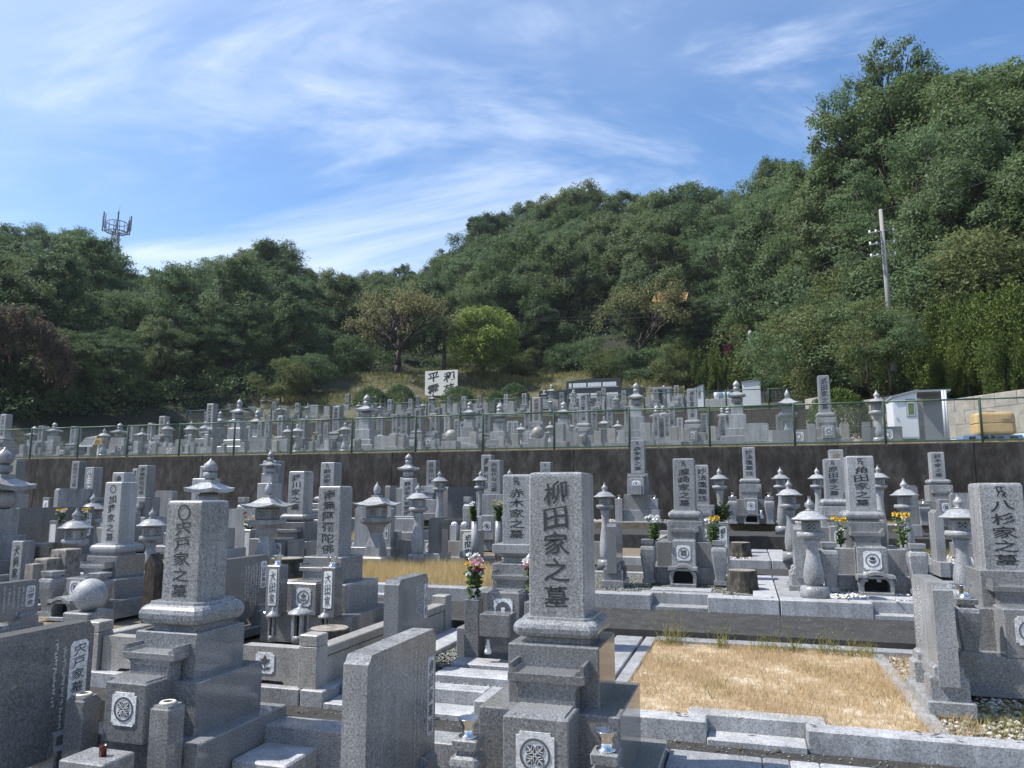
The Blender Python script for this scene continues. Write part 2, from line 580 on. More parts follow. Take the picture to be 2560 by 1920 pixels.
def inscription(parent, text, cx, y, z0, z1, w, mat='ink', heavy=0.012, face='front', name='inscription', lift=0.0016):
    """a column of characters cut on a stone face between heights z0 and z1"""
    vs, fs, n = glyph_col(text, heavy)
    if not vs:
        return None
    mb = MB()
    H = z1 - z0
    pts = []
    for x, q in vs:
        # q: top char centre at +0.5/n ... map 1/n -> top
        zz = z1 + (q - 1.0 / n) * H
        if face == 'front':
            pts.append((cx + x * w, y - lift, zz))
        elif face == 'right':
            pts.append((y + lift, cx + x * w, zz))
        else:
            pts.append((y - lift, cx - x * w, zz))
    mb.add(pts, fs)
    return part(name, mb, mat, parent)


for s_ in ('柳田家之墓', '宍戸家之墓', '加藤家之墓', '南無阿彌陀佛', '赤木家之墓', '八杉家之墓', '角田家之墓', '瀧崎家之墓', '原田家之墓', '藤川家之墓',
           '森安家之墓', '妙法蓮華経', '鈴木家之墓', '川上家之墓', '大田家', '宍戸家墓誌', '岩間家', '野上家', '先祖代々', '難波家先祖菩提', '難波家', '西江家之墓',
           '武田家之墓', '井勝家之墓', '平', '和', '霊', '苑'):
    glyph_col(s_)


# ---------------------------------------------------------------- stone builders
def sao_prof(hx, hy, z0, z1):
    r = min(0.022, hx * 0.2)
    return [(hx * 1.0, hy * 1.0, z0), (hx * 0.985, hy * 0.985, z1 - r), (hx * .985 - r * .12, hy * .985 - r * .12, z1 - r * .45),
            (hx * .985 - r * .45, hy * .985 - r * .45, z1 - r * .12), (hx * .985 - r, hy * .985 - r, z1)]


def lotus_prof(hx, hy, z0, z1):
    """rounded cushion on a short neck"""
    h = z1 - z0
    d = min(h * 0.5, hx * 0.3)
    out = [(hx - d * .9, hy - d * .9, z0), (hx - d * .9, hy - d * .9, z0 + h * .22)]
    zc, hh = z0 + h * .55, h * .33
    for a in (-80, -50, -20, 10, 40, 65):
        out.append((hx - d * .55 * (1 - math.cos(R(a))), hy - d * .55 * (1 - math.cos(R(a))), zc + hh * math.sin(R(a))))
    out += [(hx - d * .42, hy - d * .42, zc + hh * 1.0), (hx - d * .62, hy - d * .62, zc + hh * 1.0 + h * .03), (hx - d * .66, hy - d * .66, z1)]
    return out


def crest(parent, cx, y, cz, w, h=None, kind=0, ringed=True, notch=True):
    """white plate let into a stone front with a dark family crest on it: plate + crest in one part"""
    h = h or w * 1.08
    a, b = w / 2, h / 2
    k = w * 0.1
    mb = MB()
    if notch:
        pts = [(cx - a + k, cz - b), (cx + a - k, cz - b), (cx + a - k * .8, cz - b + k * .8), (cx + a, cz - b + k), (cx + a, cz + b - k), (cx + a - k * .8, cz + b - k * .8),
               (cx + a - k, cz + b), (cx - a + k, cz + b), (cx - a + k * .8, cz + b - k * .8), (cx - a, cz + b - k), (cx - a, cz - b + k), (cx - a + k * .8, cz - b + k * .8)]
    else:
        k *= .6
        pts = [(cx - a + k, cz - b), (cx + a - k, cz - b), (cx + a, cz - b + k), (cx + a, cz + b - k), (cx + a - k, cz + b), (cx - a + k, cz + b), (cx - a, cz + b - k), (cx - a, cz - b + k)]
    mb.prism(pts, y - 0.004, y + 0.004, 0)
    yy = y - 0.0065
    r = w * 0.40

    def poly(ps, mi=1):
        mb.prism(ps, yy, y - 0.0035, mi)

    def disc(x0, z0, rr, mi=1, n=18, sx=1.0):
        poly([(x0 + rr * sx * math.cos(2 * math.pi * i / n), z0 + rr * math.sin(2 * math.pi * i / n)) for i in range(n)], mi)

    if ringed:
        n = 28
        for i in range(n):
            t0, t1 = 2 * math.pi * i / n, 2 * math.pi * (i + 1) / n
            ri = r * 0.86
            poly([(cx + ri * math.cos(t0), cz + ri * math.sin(t0)), (cx + r * math.cos(t0), cz + r * math.sin(t0)),
                  (cx + r * math.cos(t1), cz + r * math.sin(t1)), (cx + ri * math.cos(t1), cz + ri * math.sin(t1))])
        r *= 0.72

    def leaf(ang, l0, l1, wd, mi=1):
        ca, sa = math.cos(ang), math.sin(ang)
        q = []
        for t, ww in ((0, 0), (.25, .75), (.55, 1), (.8, .65), (1, 0), (.8, -.65), (.55, -1), (.25, -.75)):
            l = l0 + (l1 - l0) * t
            q.append((cx + ca * l - sa * ww * wd, cz + sa * l + ca * ww * wd))
        poly(q, mi)
    if kind == 0:            # crossed feathers: four rounded vane ends, pale shafts and slits
        for j in range(4):
            leaf(R(45 + 90 * j), r * .04, r * 1.08, r * .44)
        yy = y - .008
        for ang, hw in ((45, .055), (135, .04)):
            ca, sa = math.cos(R(ang)), math.sin(R(ang))
            q = [(-1, -hw), (1, -hw), (1, hw), (-1, hw)]
            mb.prism([(cx + r * (ca * p - sa * k2), cz + r * (sa * p + ca * k2)) for p, k2 in q], yy, y - .004, 0)
            for e in (-1, 1):
                for d in (.42, .66):
                    q = [(e * d, -.34), (e * (d + .06), -.34), (e * (d - .12), 0), (e * (d + .06), .34), (e * d, .34), (e * (d - .18), 0)]
                    mb.prism([(cx + r * (ca * p - sa * k2), cz + r * (sa * p + ca * k2)) for p, k2 in (q if e > 0 else q[::-1])], yy, y - .004, 0)
    elif kind == 1:          # three oak leaves
        for j in range(3):
            leaf(R(90 + 120 * j), r * .12, r, r * .34)
    elif kind == 2:          # four petal flower
        for j in range(4):
            leaf(R(45 + 90 * j), r * .05, r * .98, r * .42)
    elif kind == 3:          # five lobes
        for j in range(5):
            disc(cx + r * .55 * math.cos(R(90 + 72 * j)), cz + r * .55 * math.sin(R(90 + 72 * j)), r * .34)
        disc(cx, cz, r * .2)
    elif kind == 4:          # tulip with two leaves
        poly([(cx, cz - r * .25), (cx + r * .45, cz + r * .05), (cx + r * .62, cz + r * .5), (cx + r * .3, cz + r * .42), (cx, cz + r * .95), (cx - r * .3, cz + r * .42), (cx - r * .62, cz + r * .5), (cx - r * .45, cz + r * .05)])
        for e in (1, -1):
            poly([(cx, cz - r * .72), (cx + e * r * .45, cz - r * .75), (cx + e * r * .75, cz - r * .45), (cx + e * r * .35, cz - r * .4)][::e])
        poly([(cx - r * .03, cz - r * .95), (cx + r * .03, cz - r * .95), (cx + r * .03, cz - r * .25), (cx - r * .03, cz - r * .25)])
    elif kind == 5:          # dark disc with a pale heart leaf
        disc(cx, cz, r * 1.15)
        yy = y - 0.008
        mb.prism([(cx, cz - r * .75), (cx + r * .38, cz + r * .1), (cx + r * .3, cz + r * .42), (cx + r * .08, cz + r * .42), (cx, cz + r * .25), (cx - r * .08, cz + r * .42), (cx - r * .3, cz + r * .42), (cx - r * .38, cz + r * .1)], yy, y - 0.004, 0)
    elif kind == 6:          # plain ring or hexagon
        n = 6
        for i in range(n):
            t0, t1 = 2 * math.pi * (i + .5) / n, 2 * math.pi * (i + 1.5) / n
            poly([(cx + r * .7 * math.cos(t0), cz + r * .7 * math.sin(t0)), (cx + r * math.cos(t0), cz + r * math.sin(t0)), (cx + r * math.cos(t1), cz + r * math.sin(t1)), (cx + r * .7 * math.cos(t1), cz + r * .7 * math.sin(t1))])
    elif kind == 7:          # three leaves over a bowl
        for j in (-40, 0, 40):
            leaf(R(90 + j), r * .05, r * .9, r * .24)
        poly([(cx - r * .8, cz + r * .05), (cx - r * .35, cz - r * .6), (cx + r * .35, cz - r * .6), (cx + r * .8, cz + r * .05), (cx, cz - r * .15)])
    elif kind == 8:          # fan of fine leaves, bright centre
        for j in range(9):
            leaf(R(10 + 20 * j), r * .2, r * 1.1, r * .12)
        mb.prism([(cx - r * .25, cz - r * .5), (cx + r * .25, cz - r * .5), (cx, cz + r * .1)], yy - .002, y - .003, 0)
    return part('crest_plate', mb, ['white', 'ring'], parent)


def altar(parent, cx, w, y0, y1, z0, z1, mat):
    """offering table with rolled ends, on a flared foot"""
    mb = MB()
    h = z1 - z0
    a = w / 2
    f = a * 0.74
    mb.stone(cx, (y0 + y1) / 2 + .0, [(f, (y1 - y0) / 2 * .8, z0), (f, (y1 - y0) / 2 * .8, z0 + h * .45), (f * 1.1, (y1 - y0) / 2 * .86, z0 + h * .56), (a * .97, (y1 - y0) / 2 * .95, z0 + h * .62)], .004)
    zt = z0 + h * .62
    mb.cbox(cx - a, cx + a, y0, y1, zt, zt + h * .18, .003)
    for s in (-1, 1):
        x0 = cx + s * a * .97
        x1 = cx + s * a * .72
        q = [(x0, zt + h * .18), (x0, z1), (x0 - s * a * .08, z1), (x0 - s * a * .10, z1 - h * .10), (x0 - s * a * .17, z1 - h * .11), (x1, zt + h * .18)]
        mb.prism(q if s < 0 else q[::-1], y0 + .002, y1 - .002)
    return part('offering_table', mb, mat, parent)


def flower_post(parent, cx, cy, w, z0, z1, kind, mat, tube='steel', text=None):
    mb = MB()
    a = w / 2
    if kind == 'square':
        mb.stone(cx, cy, [(a, a, z0), (a, a, z1 - .006), (a - .006, a - .006, z1)], .004)
        if tube == 'ring':
            mb.stone(cx, cy, [(a * .86, a * .86, z1 - .001), (a * .82, a * .82, z1 + .012), (a * .6, a * .6, z1 + .012)], .004)
    else:
        h = z1 - z0
        mb.stone(cx, cy, [(a * .8, a * .8, z0), (a * .8, a * .8, z0 + h * .09)], .004)
        mb.stone(cx, cy, [(a * .62, a * .62, z0 + h * .09), (a * .66, a * .66, z0 + h * .2), (a * .95, a * .95, z0 + h * .62), (a, a, z0 + h * .76), (a * .93, a * .93, z0 + h * .82), (a * .62, a * .62, z0 + h * .86), (a * .62, a * .62, z0 + h * .9)], .014)
        mb.stone(cx, cy, [(a * .8, a * .8, z0 + h * .9), (a * .84, a * .84, z1 - .004), (a * .78, a * .78, z1)], .004)
    o = part('flower_post', mb, mat, parent)
    if tube == 'steel':
        t = MB()
        r = min(.036, a * .55)
        t.lathe(cx, cy, [(r * 1.15, z1), (r * 1.15, z1 + .008), (r * .72, z1 + .012), (r * .78, z1 + .05), (r * 1.3, z1 + .078), (r * 1.28, z1 + .08), (r * .7, z1 + .05)], 18)
        part('flower_tube', t, 'steel', o)
    elif tube == 'ring':
        t = MB()
        t.lathe(cx, cy, [(.040, z1 + .012), (.042, z1 + .02), (.036, z1 + .026), (.024, z1 + .025), (.022, z1 + .013)], 20)
        part('flower_tube', t, plain_ivory, o)
        t = MB()
        t.lathe(cx, cy, [(.0225, z1 + .0235), (.0225, z1 + .0245)], 16)
        part('tube_opening', t, 'hole', o)
    if text:
        pl = MB()
        z = z0 + (z1 - z0) * .18
        zt = z1 - (z1 - z0) * .08
        pl.prism([(cx - a * .6, z + .01), (cx - a * .48, z), (cx + a * .48, z), (cx + a * .6, z + .01), (cx + a * .6, zt - .01), (cx + a * .48, zt), (cx - a * .48, zt), (cx - a * .6, zt - .01)], cy - a - .003, cy - a + .004)
        p = part('name_plate', pl, 'white', o)
        vs, fs, n = glyph_col(text)
        g = MB()
        g.add([(cx + x * a * .95, cy - a - .005, zt - .01 + (q - 1.0 / n) * (zt - z - .02)) for x, q in vs], fs)
        part('name_lettering', g, 'ring', o)
    return o


plain_ivory = plain('ivory_plastic', (0.62, 0.60, 0.50), 0.4)


def shrine(parent, cx, y0, y1, w, z0, z1, mat, inside=True):
    """small incense house: footed slab, two curved cheeks, curved gabled roof"""
    mb = MB()
    h = z1 - z0
    a = w / 2
    mb.cbox(cx - a * .92, cx + a * .92, y0, y1, z0, z0 + h * .15, .006)
    for s in (-1, 1):
        q = [(cx + s * a * .70, z0 + h * .15), (cx + s * a * .90, z0 + h * .15), (cx + s * a * .95, z0 + h * .45), (cx + s * a * .86, z0 + h * .68),
             (cx + s * a * .40, z0 + h * .72), (cx + s * a * .60, z0 + h * .64), (cx + s * a * .70, z0 + h * .45)]
        mb.prism(q if s > 0 else q[::-1], y0 + .01, y1 - .01)
    top = [(-1, .74), (-.96, .86), (-.62, .86), (-.42, .94), (-.15, 1.0), (.15, 1.0), (.42, .94), (.62, .86), (.96, .86), (1, .74)]
    bot = [(.6, .74), (.35, .80), (0, .84), (-.35, .80), (-.6, .74)]
    for i in range(len(top) - 1):
        (xa, za), (xb, zb) = top[i], top[i + 1]
        mb.prism([(cx + a * 1.04 * xb, z0 + h * zb), (cx + a * 1.04 * xa, z0 + h * za), (cx + a * 1.04 * xa, z0 + h * (za - .13)), (cx + a * 1.04 * xb, z0 + h * (zb - .13))][::-1], y0 - .01, y1)
    mb.box(cx - a * .6, cx + a * .6, y0 + .015, y1 - .012, z0 + h * .70, z0 + h * .80)
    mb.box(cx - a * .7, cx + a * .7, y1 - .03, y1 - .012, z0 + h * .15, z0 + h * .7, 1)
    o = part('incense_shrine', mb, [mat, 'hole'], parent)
    return o


def pillar(parent, u0, u1, v0, v1, z0, z1, mat='light', text=None, tmat='ink', tsize=.62, ztop=.93, zbot=.08, emblem=None, heavy=.012, rightmat=None):
    mb = MB()
    cx, cy = (u0 + u1) / 2, (v0 + v1) / 2
    mb.stone(cx, cy, sao_prof((u1 - u0) / 2, (v1 - v0) / 2, z0, z1), .006)
    o = part('pillar', mb, mat, parent)
    w, h = u1 - u0, z1 - z0
    yf = v0 + (v1 - v0) * .5 * .006
    if emblem == 'circle':
        e = MB()
        n = 26
        r, zc = w * .17, z1 - h * .10 - w * .05
        for i in range(n):
            t0, t1 = 2 * math.pi * i / n, 2 * math.pi * (i + 1) / n
            e.add([(cx + k * math.cos(t), yf - .0016, zc + k * 1.12 * math.sin(t)) for k, t in ((r, t0), (r * .8, t0), (r * .8, t1), (r, t1))], [(3, 2, 1, 0)])
        part('circle_emblem', e, 'carve', o)
        ztop -= .18
    elif emblem == 'siddham':
        e = MB()
        zc, s = z1 - h * .10, w * .11
        for (a, b, c, d) in ((-1, 1, .9, 1), (.1, 1, .1, .1), (-.9, .8, -.6, -.2), (-.6, -.1, .4, 0), (-.3, -.1, -.9, -1.2), (.1, .1, .9, -.3), (.9, -.3, .2, -1.2), (.2, -.6, 1, -1.3)):
            p, q = Vector((cx + a * s, 0, zc + b * s)), Vector((cx + c * s, 0, zc + d * s))
            nrm = Vector((-(q - p).z, 0, (q - p).x)).normalized() * s * .16
            e.add([(k.x, yf - .0016, k.z) for k in (p - nrm, q - nrm * .6, q + nrm * .6, p + nrm)], [(0, 1, 2, 3)])
        part('siddham_letter', e, tmat if tmat != 'carve' else 'carve', o)
        ztop -= .12
    if text:
        inscription(o, text, cx, yf, z0 + h * zbot, z0 + h * ztop, w * tsize, tmat, heavy)
    return o


def stage(parent, name, cx, cy, w, d, z0, z1, mat, kind='box', c=.006):
    mb = MB()
    if kind == 'lotus':
        mb.stone(cx, cy, lotus_prof(w / 2, d / 2, z0, z1), min(.03, w * .08), 0, False)
    elif kind == 'ogee':
        h = z1 - z0
        mb.stone(cx, cy, [(w / 2 * .62, d / 2 * .62, z0), (w / 2 * .62, d / 2 * .62, z0 + h * .25), (w / 2 * .75, d / 2 * .75, z0 + h * .35), (w / 2, d / 2, z0 + h * .55), (w / 2, d / 2, z1 - .004), (w / 2 - .004, d / 2 - .004, z1)], .006)
    else:
        mb.cbox(cx - w / 2, cx + w / 2, cy - d / 2, cy + d / 2, z0, z1, c)
    return part(name, mb, mat, parent)


def sq_roof(mb, cx, cy, w, z0, z1, lift, top=.18, mi=0, n=8, thick=.12):
    """four-cornered roof with swept-up corners"""
    h = z1 - z0
    per = []
    for s in range(4):
        for i in range(n):
            t = -1 + 2 * i / n
            per.append([(t, -1), (1, t), (-t, 1), (-1, -t)][s])
    rs = []

    def ring(r, zf, lf):
        out = []
        for a, b in per:
            c = abs(a * b)
            out.append((cx + a * r * w / 2, cy + b * r * w / 2, zf + lf * c ** 1.6))
        return out
    rs.append(ring(.55, z0, 0))
    rs.append(ring(.97, z0, lift * .9))
    rs.append(ring(1.0, z0 + h * thick, lift))
    rs.append(ring(.80, z0 + h * (thick + .12), lift * .45))
    rs.append(ring(.58, z0 + h * (thick + .33), lift * .12))
    rs.append(ring(.36, z0 + h * .78, 0))
    rs.append(ring(top, z1, 0))
    mb.rings(rs, mi)


def jewel(mb, cx, cy, r, z0, z1, mi=0):
    h = z1 - z0
    mb.lathe(cx, cy, [(r * .55, z0), (r * .9, z0 + h * .12), (r, z0 + h * .32), (r * .88, z0 + h * .55), (r * .45, z0 + h * .75), (r * .14, z0 + h * .88), (r * .04, z1)], 16, mi)


def lattice(parent, cx, y, cz, w, h, fine=False):
    mb = MB()
    mb.box(cx - w / 2, cx + w / 2, y - .005, y + .002, cz - h / 2, cz + h / 2, 0)
    n = 3 if fine else 2
    yy = y - .0062
    for i in range(n + 1):
        for j in range(n + 1):
            for k in (0, 1):
                x = cx - w / 2 + w * (i + .5 * k) / n
                z = cz - h / 2 + h * (j + .5 * k) / n
                if k and (i == n or j == n):
                    continue
                a, b = w / n * .30, h / n * .30
                q = [(x - a, z), (x, z - b), (x + a, z), (x, z + b)]
                q = [(min(max(p, cx - w * .44), cx + w * .44), min(max(s, cz - h * .44), cz + h * .44)) for p, s in q]
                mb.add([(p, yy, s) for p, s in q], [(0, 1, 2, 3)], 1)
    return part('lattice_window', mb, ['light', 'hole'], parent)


def lantern(label, u, v, g, ztop, roofw, mat='light', kind='round', group='stone lanterns beside the graves', tall=None, base='round', moon=False):
    """stone lantern: foot, swelling post, platform, fire box, roof, finial.  ztop = finial tip, roofw = roof width"""
    t = thing('stone_lantern', label, 'stone lantern', (u, v, g), 0, group)
    t.rotation_euler = (random.uniform(-.008, .008), random.uniform(-.008, .008), random.uniform(-.06, .06))
    H = ztop - g
    r = roofw / 2
    Hf = roofw * .40            # finial
    Hr = roofw * .27
    Hb = roofw * .30
    Hp = roofw * .20
    zf = H - Hf
    zr = zf - Hr
    zb = zr - Hb
    zp = zb - Hp
    hb = min(.14, zp * .22)
    mb = MB()
    if base == 'round':
        mb.lathe(0, 0, [(r * .76, 0), (r * .76, hb * .75), (r * .70, hb), (r * .5, hb * 1.05)], 24)
    else:
        mb.stone(0, 0, [(r * .7, r * .7, 0), (r * .7, r * .7, hb * .8), (r * .6, r * .6, hb)], .01)
    part('foot', mb, mat if base != 'round' else 'mid', t)
    mb = MB()
    z0, hh = hb, zp - hb
    if kind == 'square':
        mb.stone(0, 0, [(r * .46, r * .46, z0), (r * .42, r * .42, z0 + hh * .3), (r * .30, r * .30, z0 + hh * .6), (r * .28, r * .28, z0 + hh * .75), (r * .42, r * .42, z0 + hh)], .012)
    else:
        mb.lathe(0, 0, [(r * .40, z0), (r * .50, z0 + hh * .08), (r * .54, z0 + hh * .24), (r * .46, z0 + hh * .45), (r * .33, z0 + hh * .66), (r * .30, z0 + hh * .78), (r * .36, z0 + hh * .9), (r * .42, z0 + hh)], 22)
    part('post', mb, mat, t)
    mb = MB()
    if kind == 'square':
        mb.stone(0, 0, [(r * .44, r * .44, zp), (r * .68, r * .68, zp + Hp * .45), (r * .68, r * .68, zb - .004), (r * .66, r * .66, zb)], .008)
    else:
        mb.lathe(0, 0, [(r * .46, zp), (r * .74, zp + Hp * .35), (r * .76, zp + Hp * .42), (r * .76, zb - Hp * .12), (r * .70, zb), (r * .45, zb)], 8 if base != 'round' else 24, 0, base == 'round', rot=R(22.5))
    part('platform', mb, mat, t)
    mb = MB()
    f = r * .47
    mb.stone(0, 0, [(f * .94, f * .94, zb), (f, f, zb + Hb * .15), (f, f, zr - Hb * .12), (f * .92, f * .92, zr)], f * .18)
    fb = part('fire_box', mb, 'mid', t)
    lattice(fb, 0, -f, (zb + zr) / 2, f * 1.05, Hb * .62, kind == 'square')
    if moon:
        mo = MB()
        for rr, mi, xx in ((f * .42, 1, .004), (f * .24, 0, .006)):
            mo.rings([[(f + d, rr * .75 * math.cos(2 * math.pi * i / 16), (zb + zr) / 2 + rr * math.sin(2 * math.pi * i / 16)) for i in range(16)] for d in (-.004, xx)], mi)
        part('moon_window', mo, ['ring', 'warm'], fb)
    mb = MB()
    if kind == 'square':
        sq_roof(mb, 0, 0, roofw, zr, zf, roofw * .07)
    else:
        mb.lathe(0, 0, [(f * .8, zr), (r * .96, zr + Hr * .08), (r, zr + Hr * .16), (r * .97, zr + Hr * .24), (r * .80, zr + Hr * .36), (r * .66, zr + Hr * .62), (r * .52, zr + Hr * .84), (r * .34, zr + Hr * .97), (r * .22, zf)], 28)
    part('roof', mb, mat, t)
    mb = MB()
    if kind == 'square':
        mb.stone(0, 0, [(r * .22, r * .22, zf - .002), (r * .22, r * .22, zf + Hf * .1)], .004)
        jewel(mb, 0, 0, r * .2, zf + Hf * .12, H)
    else:
        mb.lathe(0, 0, [(r * .24, zf), (r * .24, zf + Hf * .08), (r * .14, zf + Hf * .13), (r * .27, zf + Hf * .32), (r * .26, zf + Hf * .48), (r * .13, zf + Hf * .66), (r * .08, zf + Hf * .80), (r * .07, zf + Hf * .97), (r * .10, H)], 18)
    part('finial', mb, mat, t)
    return t


def gorinto(label, u, v, g, ztop, roofw, body=None, mat='light', group='five-tiered stupas among the graves', bodyw=None, stagesz=None):
    """five-ring tower: block, ball, swept roof, bowl, jewel; body = (z0, z1) of a pillar block below"""
    t = thing('five_ring_stupa', label, 'stone stupa', (u, v, g), 0, group)
    H = ztop - g
    Hj, Hbw, Hr, Hs = roofw * .42, roofw * .22, roofw * .38, roofw * .42
    z = H - Hj
    mb = MB()
    jewel(mb, 0, 0, roofw * .21, z, H)
    part('jewel', mb, mat, t)
    mb = MB()
    z -= Hbw
    mb.lathe(0, 0, [(roofw * .12, z), (roofw * .19, z + Hbw * .3), (roofw * .20, z + Hbw * .96), (roofw * .16, z + Hbw)], 18)
    part('bowl', mb, mat, t)
    mb = MB()
    z -= Hr
    sq_roof(mb, 0, 0, roofw, z, z + Hr, roofw * .06, .36, thick=.26)
    part('roof', mb, mat, t)
    mb = MB()
    z -= Hs
    mb.lathe(0, 0, [(roofw * .2, z), (roofw * .29, z + Hs * .15), (roofw * .335, z + Hs * .5), (roofw * .32, z + Hs * .8), (roofw * .24, z + Hs)], 20)
    part('ball', mb, 'mid', t)
    bw = bodyw or roofw * .72
    zb = (body[0] - g) if body else max(0, z - roofw * .6)
    mb = MB()
    mb.cbox(-bw / 2, bw / 2, -bw / 2, bw / 2, zb, z, .006)
    part('body_block', mb, mat, t)
    k = 0
    w = bw
    while zb > 0.02 and k < 3:
        w *= 1.42
        h = zb if k == 2 or zb < .16 else zb * .45
        mb = MB()
        mb.cbox(-w / 2, w / 2, -w / 2, w / 2, zb - h, zb, .006)
        part(('upper_base', 'lower_base', 'plinth')[k], mb, 'mid', t)
        zb -= h
        k += 1
    return t


def stele(label, u0, u1, v0, v1, g, ztop, mat='dark', face='right', text=None, plate=None, foot=True, group='memorial tablets beside the graves', endmat=None, lines=0, crestk=None, shoulder=True, textmat='wht'):
    """slab memorial tablet standing on a block; its engraved side looks right, left or front"""
    t = thing('memorial_tablet', label, 'memorial tablet', ((u0 + u1) / 2, (v0 + v1) / 2, g), 0, group)
    hx, hy = (u1 - u0) / 2, (v1 - v0) / 2
    H = ztop - g
    zb = H * .22 if foot else 0
    mb = MB()
    s = min(.035, H * .06) if shoulder else .004
    if face == 'front':
        q = [(-hx, zb), (hx, zb), (hx, H - s), (hx - s * .5, H - s * .8), (hx - s, H), (-hx + s, H), (-hx + s * .5, H - s * .8), (-hx, H - s)]
        mb.prism(q, -hy, hy)
    else:
        q = [(-hy, zb), (hy, zb), (hy, H - s), (hy - s * .5, H - s * .8), (hy - s, H), (-hy + s, H), (-hy + s * .5, H - s * .8), (-hy, H - s)]
        mb.prismx(q, -hx, hx)
    slab = part('slab', mb, mat, t)
    if foot:
        if face == 'front':
            mb = MB(); mb.cbox(-hx * 1.12, hx * 1.12, -hy * 1.8, hy * 1.8, 0, zb, .006); part('tablet_base', mb, 'mid', t)
        else:
            mb = MB(); mb.cbox(-hx * 2.4, hx * 2.4, -hy * 1.02, hy * 1.02, 0, zb * .5, .006); part('tablet_base', mb, 'mid', t)
            for sy in (-1, 1):
                mb = MB()
                mb.stone(0, sy * hy * .72, [(hx * 2.0, hy * .22, zb * .5), (hx * 2.0, hy * .22, zb * 1.25), (hx * 1.6, hy * .2, zb * 1.35), (hx * 1.55, hy * .19, zb * 1.6), (hx * 1.2, hy * .17, zb * 1.7)], .01)
                part('tablet_foot', mb, mat, t)
    sg = 1 if face == 'right' else -1
    if plate:
        a0, a1, b0, b1 = plate[:4]      # along fraction, height fraction
        pl = MB()
        if face == 'front':
            xa, xb = -hx + 2 * hx * a0, -hx + 2 * hx * a1
            pl.prism(oct2(xa, xb, zb + (H - zb) * b0, zb + (H - zb) * b1), -hy - .003, -hy + .003)
            p = part('name_plate', pl, 'white', slab)
            if text:
                lettering(p, text, 'front', (xa + xb) / 2, -hy - .0045, zb + (H - zb) * b0, zb + (H - zb) * b1, (xb - xa) * .8)
        else:
            ya, yb = -hy + 2 * hy * a0, -hy + 2 * hy * a1
            f = oct2(ya, yb, zb + (H - zb) * b0, zb + (H - zb) * b1)
            pl.prismx(f, *sorted((sg * (hx - .003), sg * (hx + .003))))
            p = part('name_plate', pl, 'white', slab)
            if text:
                lettering(slab, text, 'right' if sg > 0 else 'left', (ya + yb) / 2, sg * (hx + .0045), zb + (H - zb) * b0, zb + (H - zb) * b1, (yb - ya) * .8)
    if lines:
        # columns of small cut characters: short strokes, one mesh
        g_ = MB()
        rr = random.Random(len(label) * 7 + lines)
        for i in range(lines):
            f0 = (plate[0] if plate else .95) - .035 - i * .055
            z = zb + (H - zb) * rr.uniform(.80, .9)
            zend = zb + (H - zb) * rr.uniform(.12, .45)
            st = .021
            while z > zend:
                for _ in range(4):
                    a = rr.uniform(-.008, .008); b = rr.uniform(-.008, .008)
                    hor = rr.random() < .55
                    wa, wb = (.007, .0016) if hor else (.0016, .007)
                    if face == 'front':
                        c = -hx + 2 * hx * f0 + a
                        g_.add([(c - wa, -hy - .0015, z + b - wb), (c + wa, -hy - .0015, z + b - wb), (c + wa, -hy - .0015, z + b + wb), (c - wa, -hy - .0015, z + b + wb)], [(0, 1, 2, 3)])
                    else:
                        c = -hy + 2 * hy * f0 + a
                        x = sg * (hx + .0015)
                        g_.add([(x, c - wa, z + b - wb), (x, c + wa, z + b - wb), (x, c + wa, z + b + wb), (x, c - wa, z + b + wb)], [(0, 1, 2, 3) if sg > 0 else (3, 2, 1, 0)])
                z -= st
        part('engraved_lines', g_, textmat, slab)
    if crestk is not None:
        c = MB()
        n = 20
        x = hx + .0015
        for i in range(n):
            t0, t1 = 2 * math.pi * i / n, 2 * math.pi * (i + 1) / n
            r = min(hy * .4, .09)
            c.add([(x, k * math.cos(tt), H * .55 + k * math.sin(tt)) for k, tt in ((r, t0), (r, t1), (r * .82, t1), (r * .82, t0))], [(0, 1, 2, 3)])
        part('engraved_crest', c, 'pale', slab)
    return t


def oct2(a, b, c, d):
    k = min(b - a, d - c) * .16
    return [(a + k, c), (b - k, c), (b, c + k), (b, d - k), (b - k, d), (a + k, d), (a, d - k), (a, c + k)]


def lettering(parent, text, face, c, pos, z0, z1, w, mat='ring'):
    vs, fs, n = glyph_col(text)
    g = MB()
    k = (z1 - z0) * .04
    H = z1 - z0 - 2 * k
    pts = []
    for x, q in vs:
        z = z1 - k + (q - 1.0 / n) * H
        pts.append((c + x * w, pos, z) if face == 'front' else ((pos, c + x * w, z) if face == 'right' else (pos, c - x * w, z)))
    g.add(pts, fs)
    return part('name_lettering', g, mat, parent)


def name_post(label, u, v, g, z1, w, text, mat='mid', group='name posts at plot entrances', plate=True, zplate=None):
    t = thing('name_post', label, 'stone post', (u, v, g), 0, group)
    mb = MB()
    H = z1 - g
    mb.cbox(-w / 2, w / 2, -w / 2, w / 2, 0, H, .006)
    p = part('post', mb, mat, t)
    a = w / 2 * .66
    zb = H * .22 if zplate is None else zplate
    pl = MB()
    pl.prism(oct2(-a, a, zb, H * .92), -w / 2 - .003, -w / 2 + .003)
    part('name_plate', pl, 'white', t)
    if text:
        lettering(t, text, 'front', 0, -w / 2 - .0045, zb, H * .92, a * 1.5, 'ink')
    return t


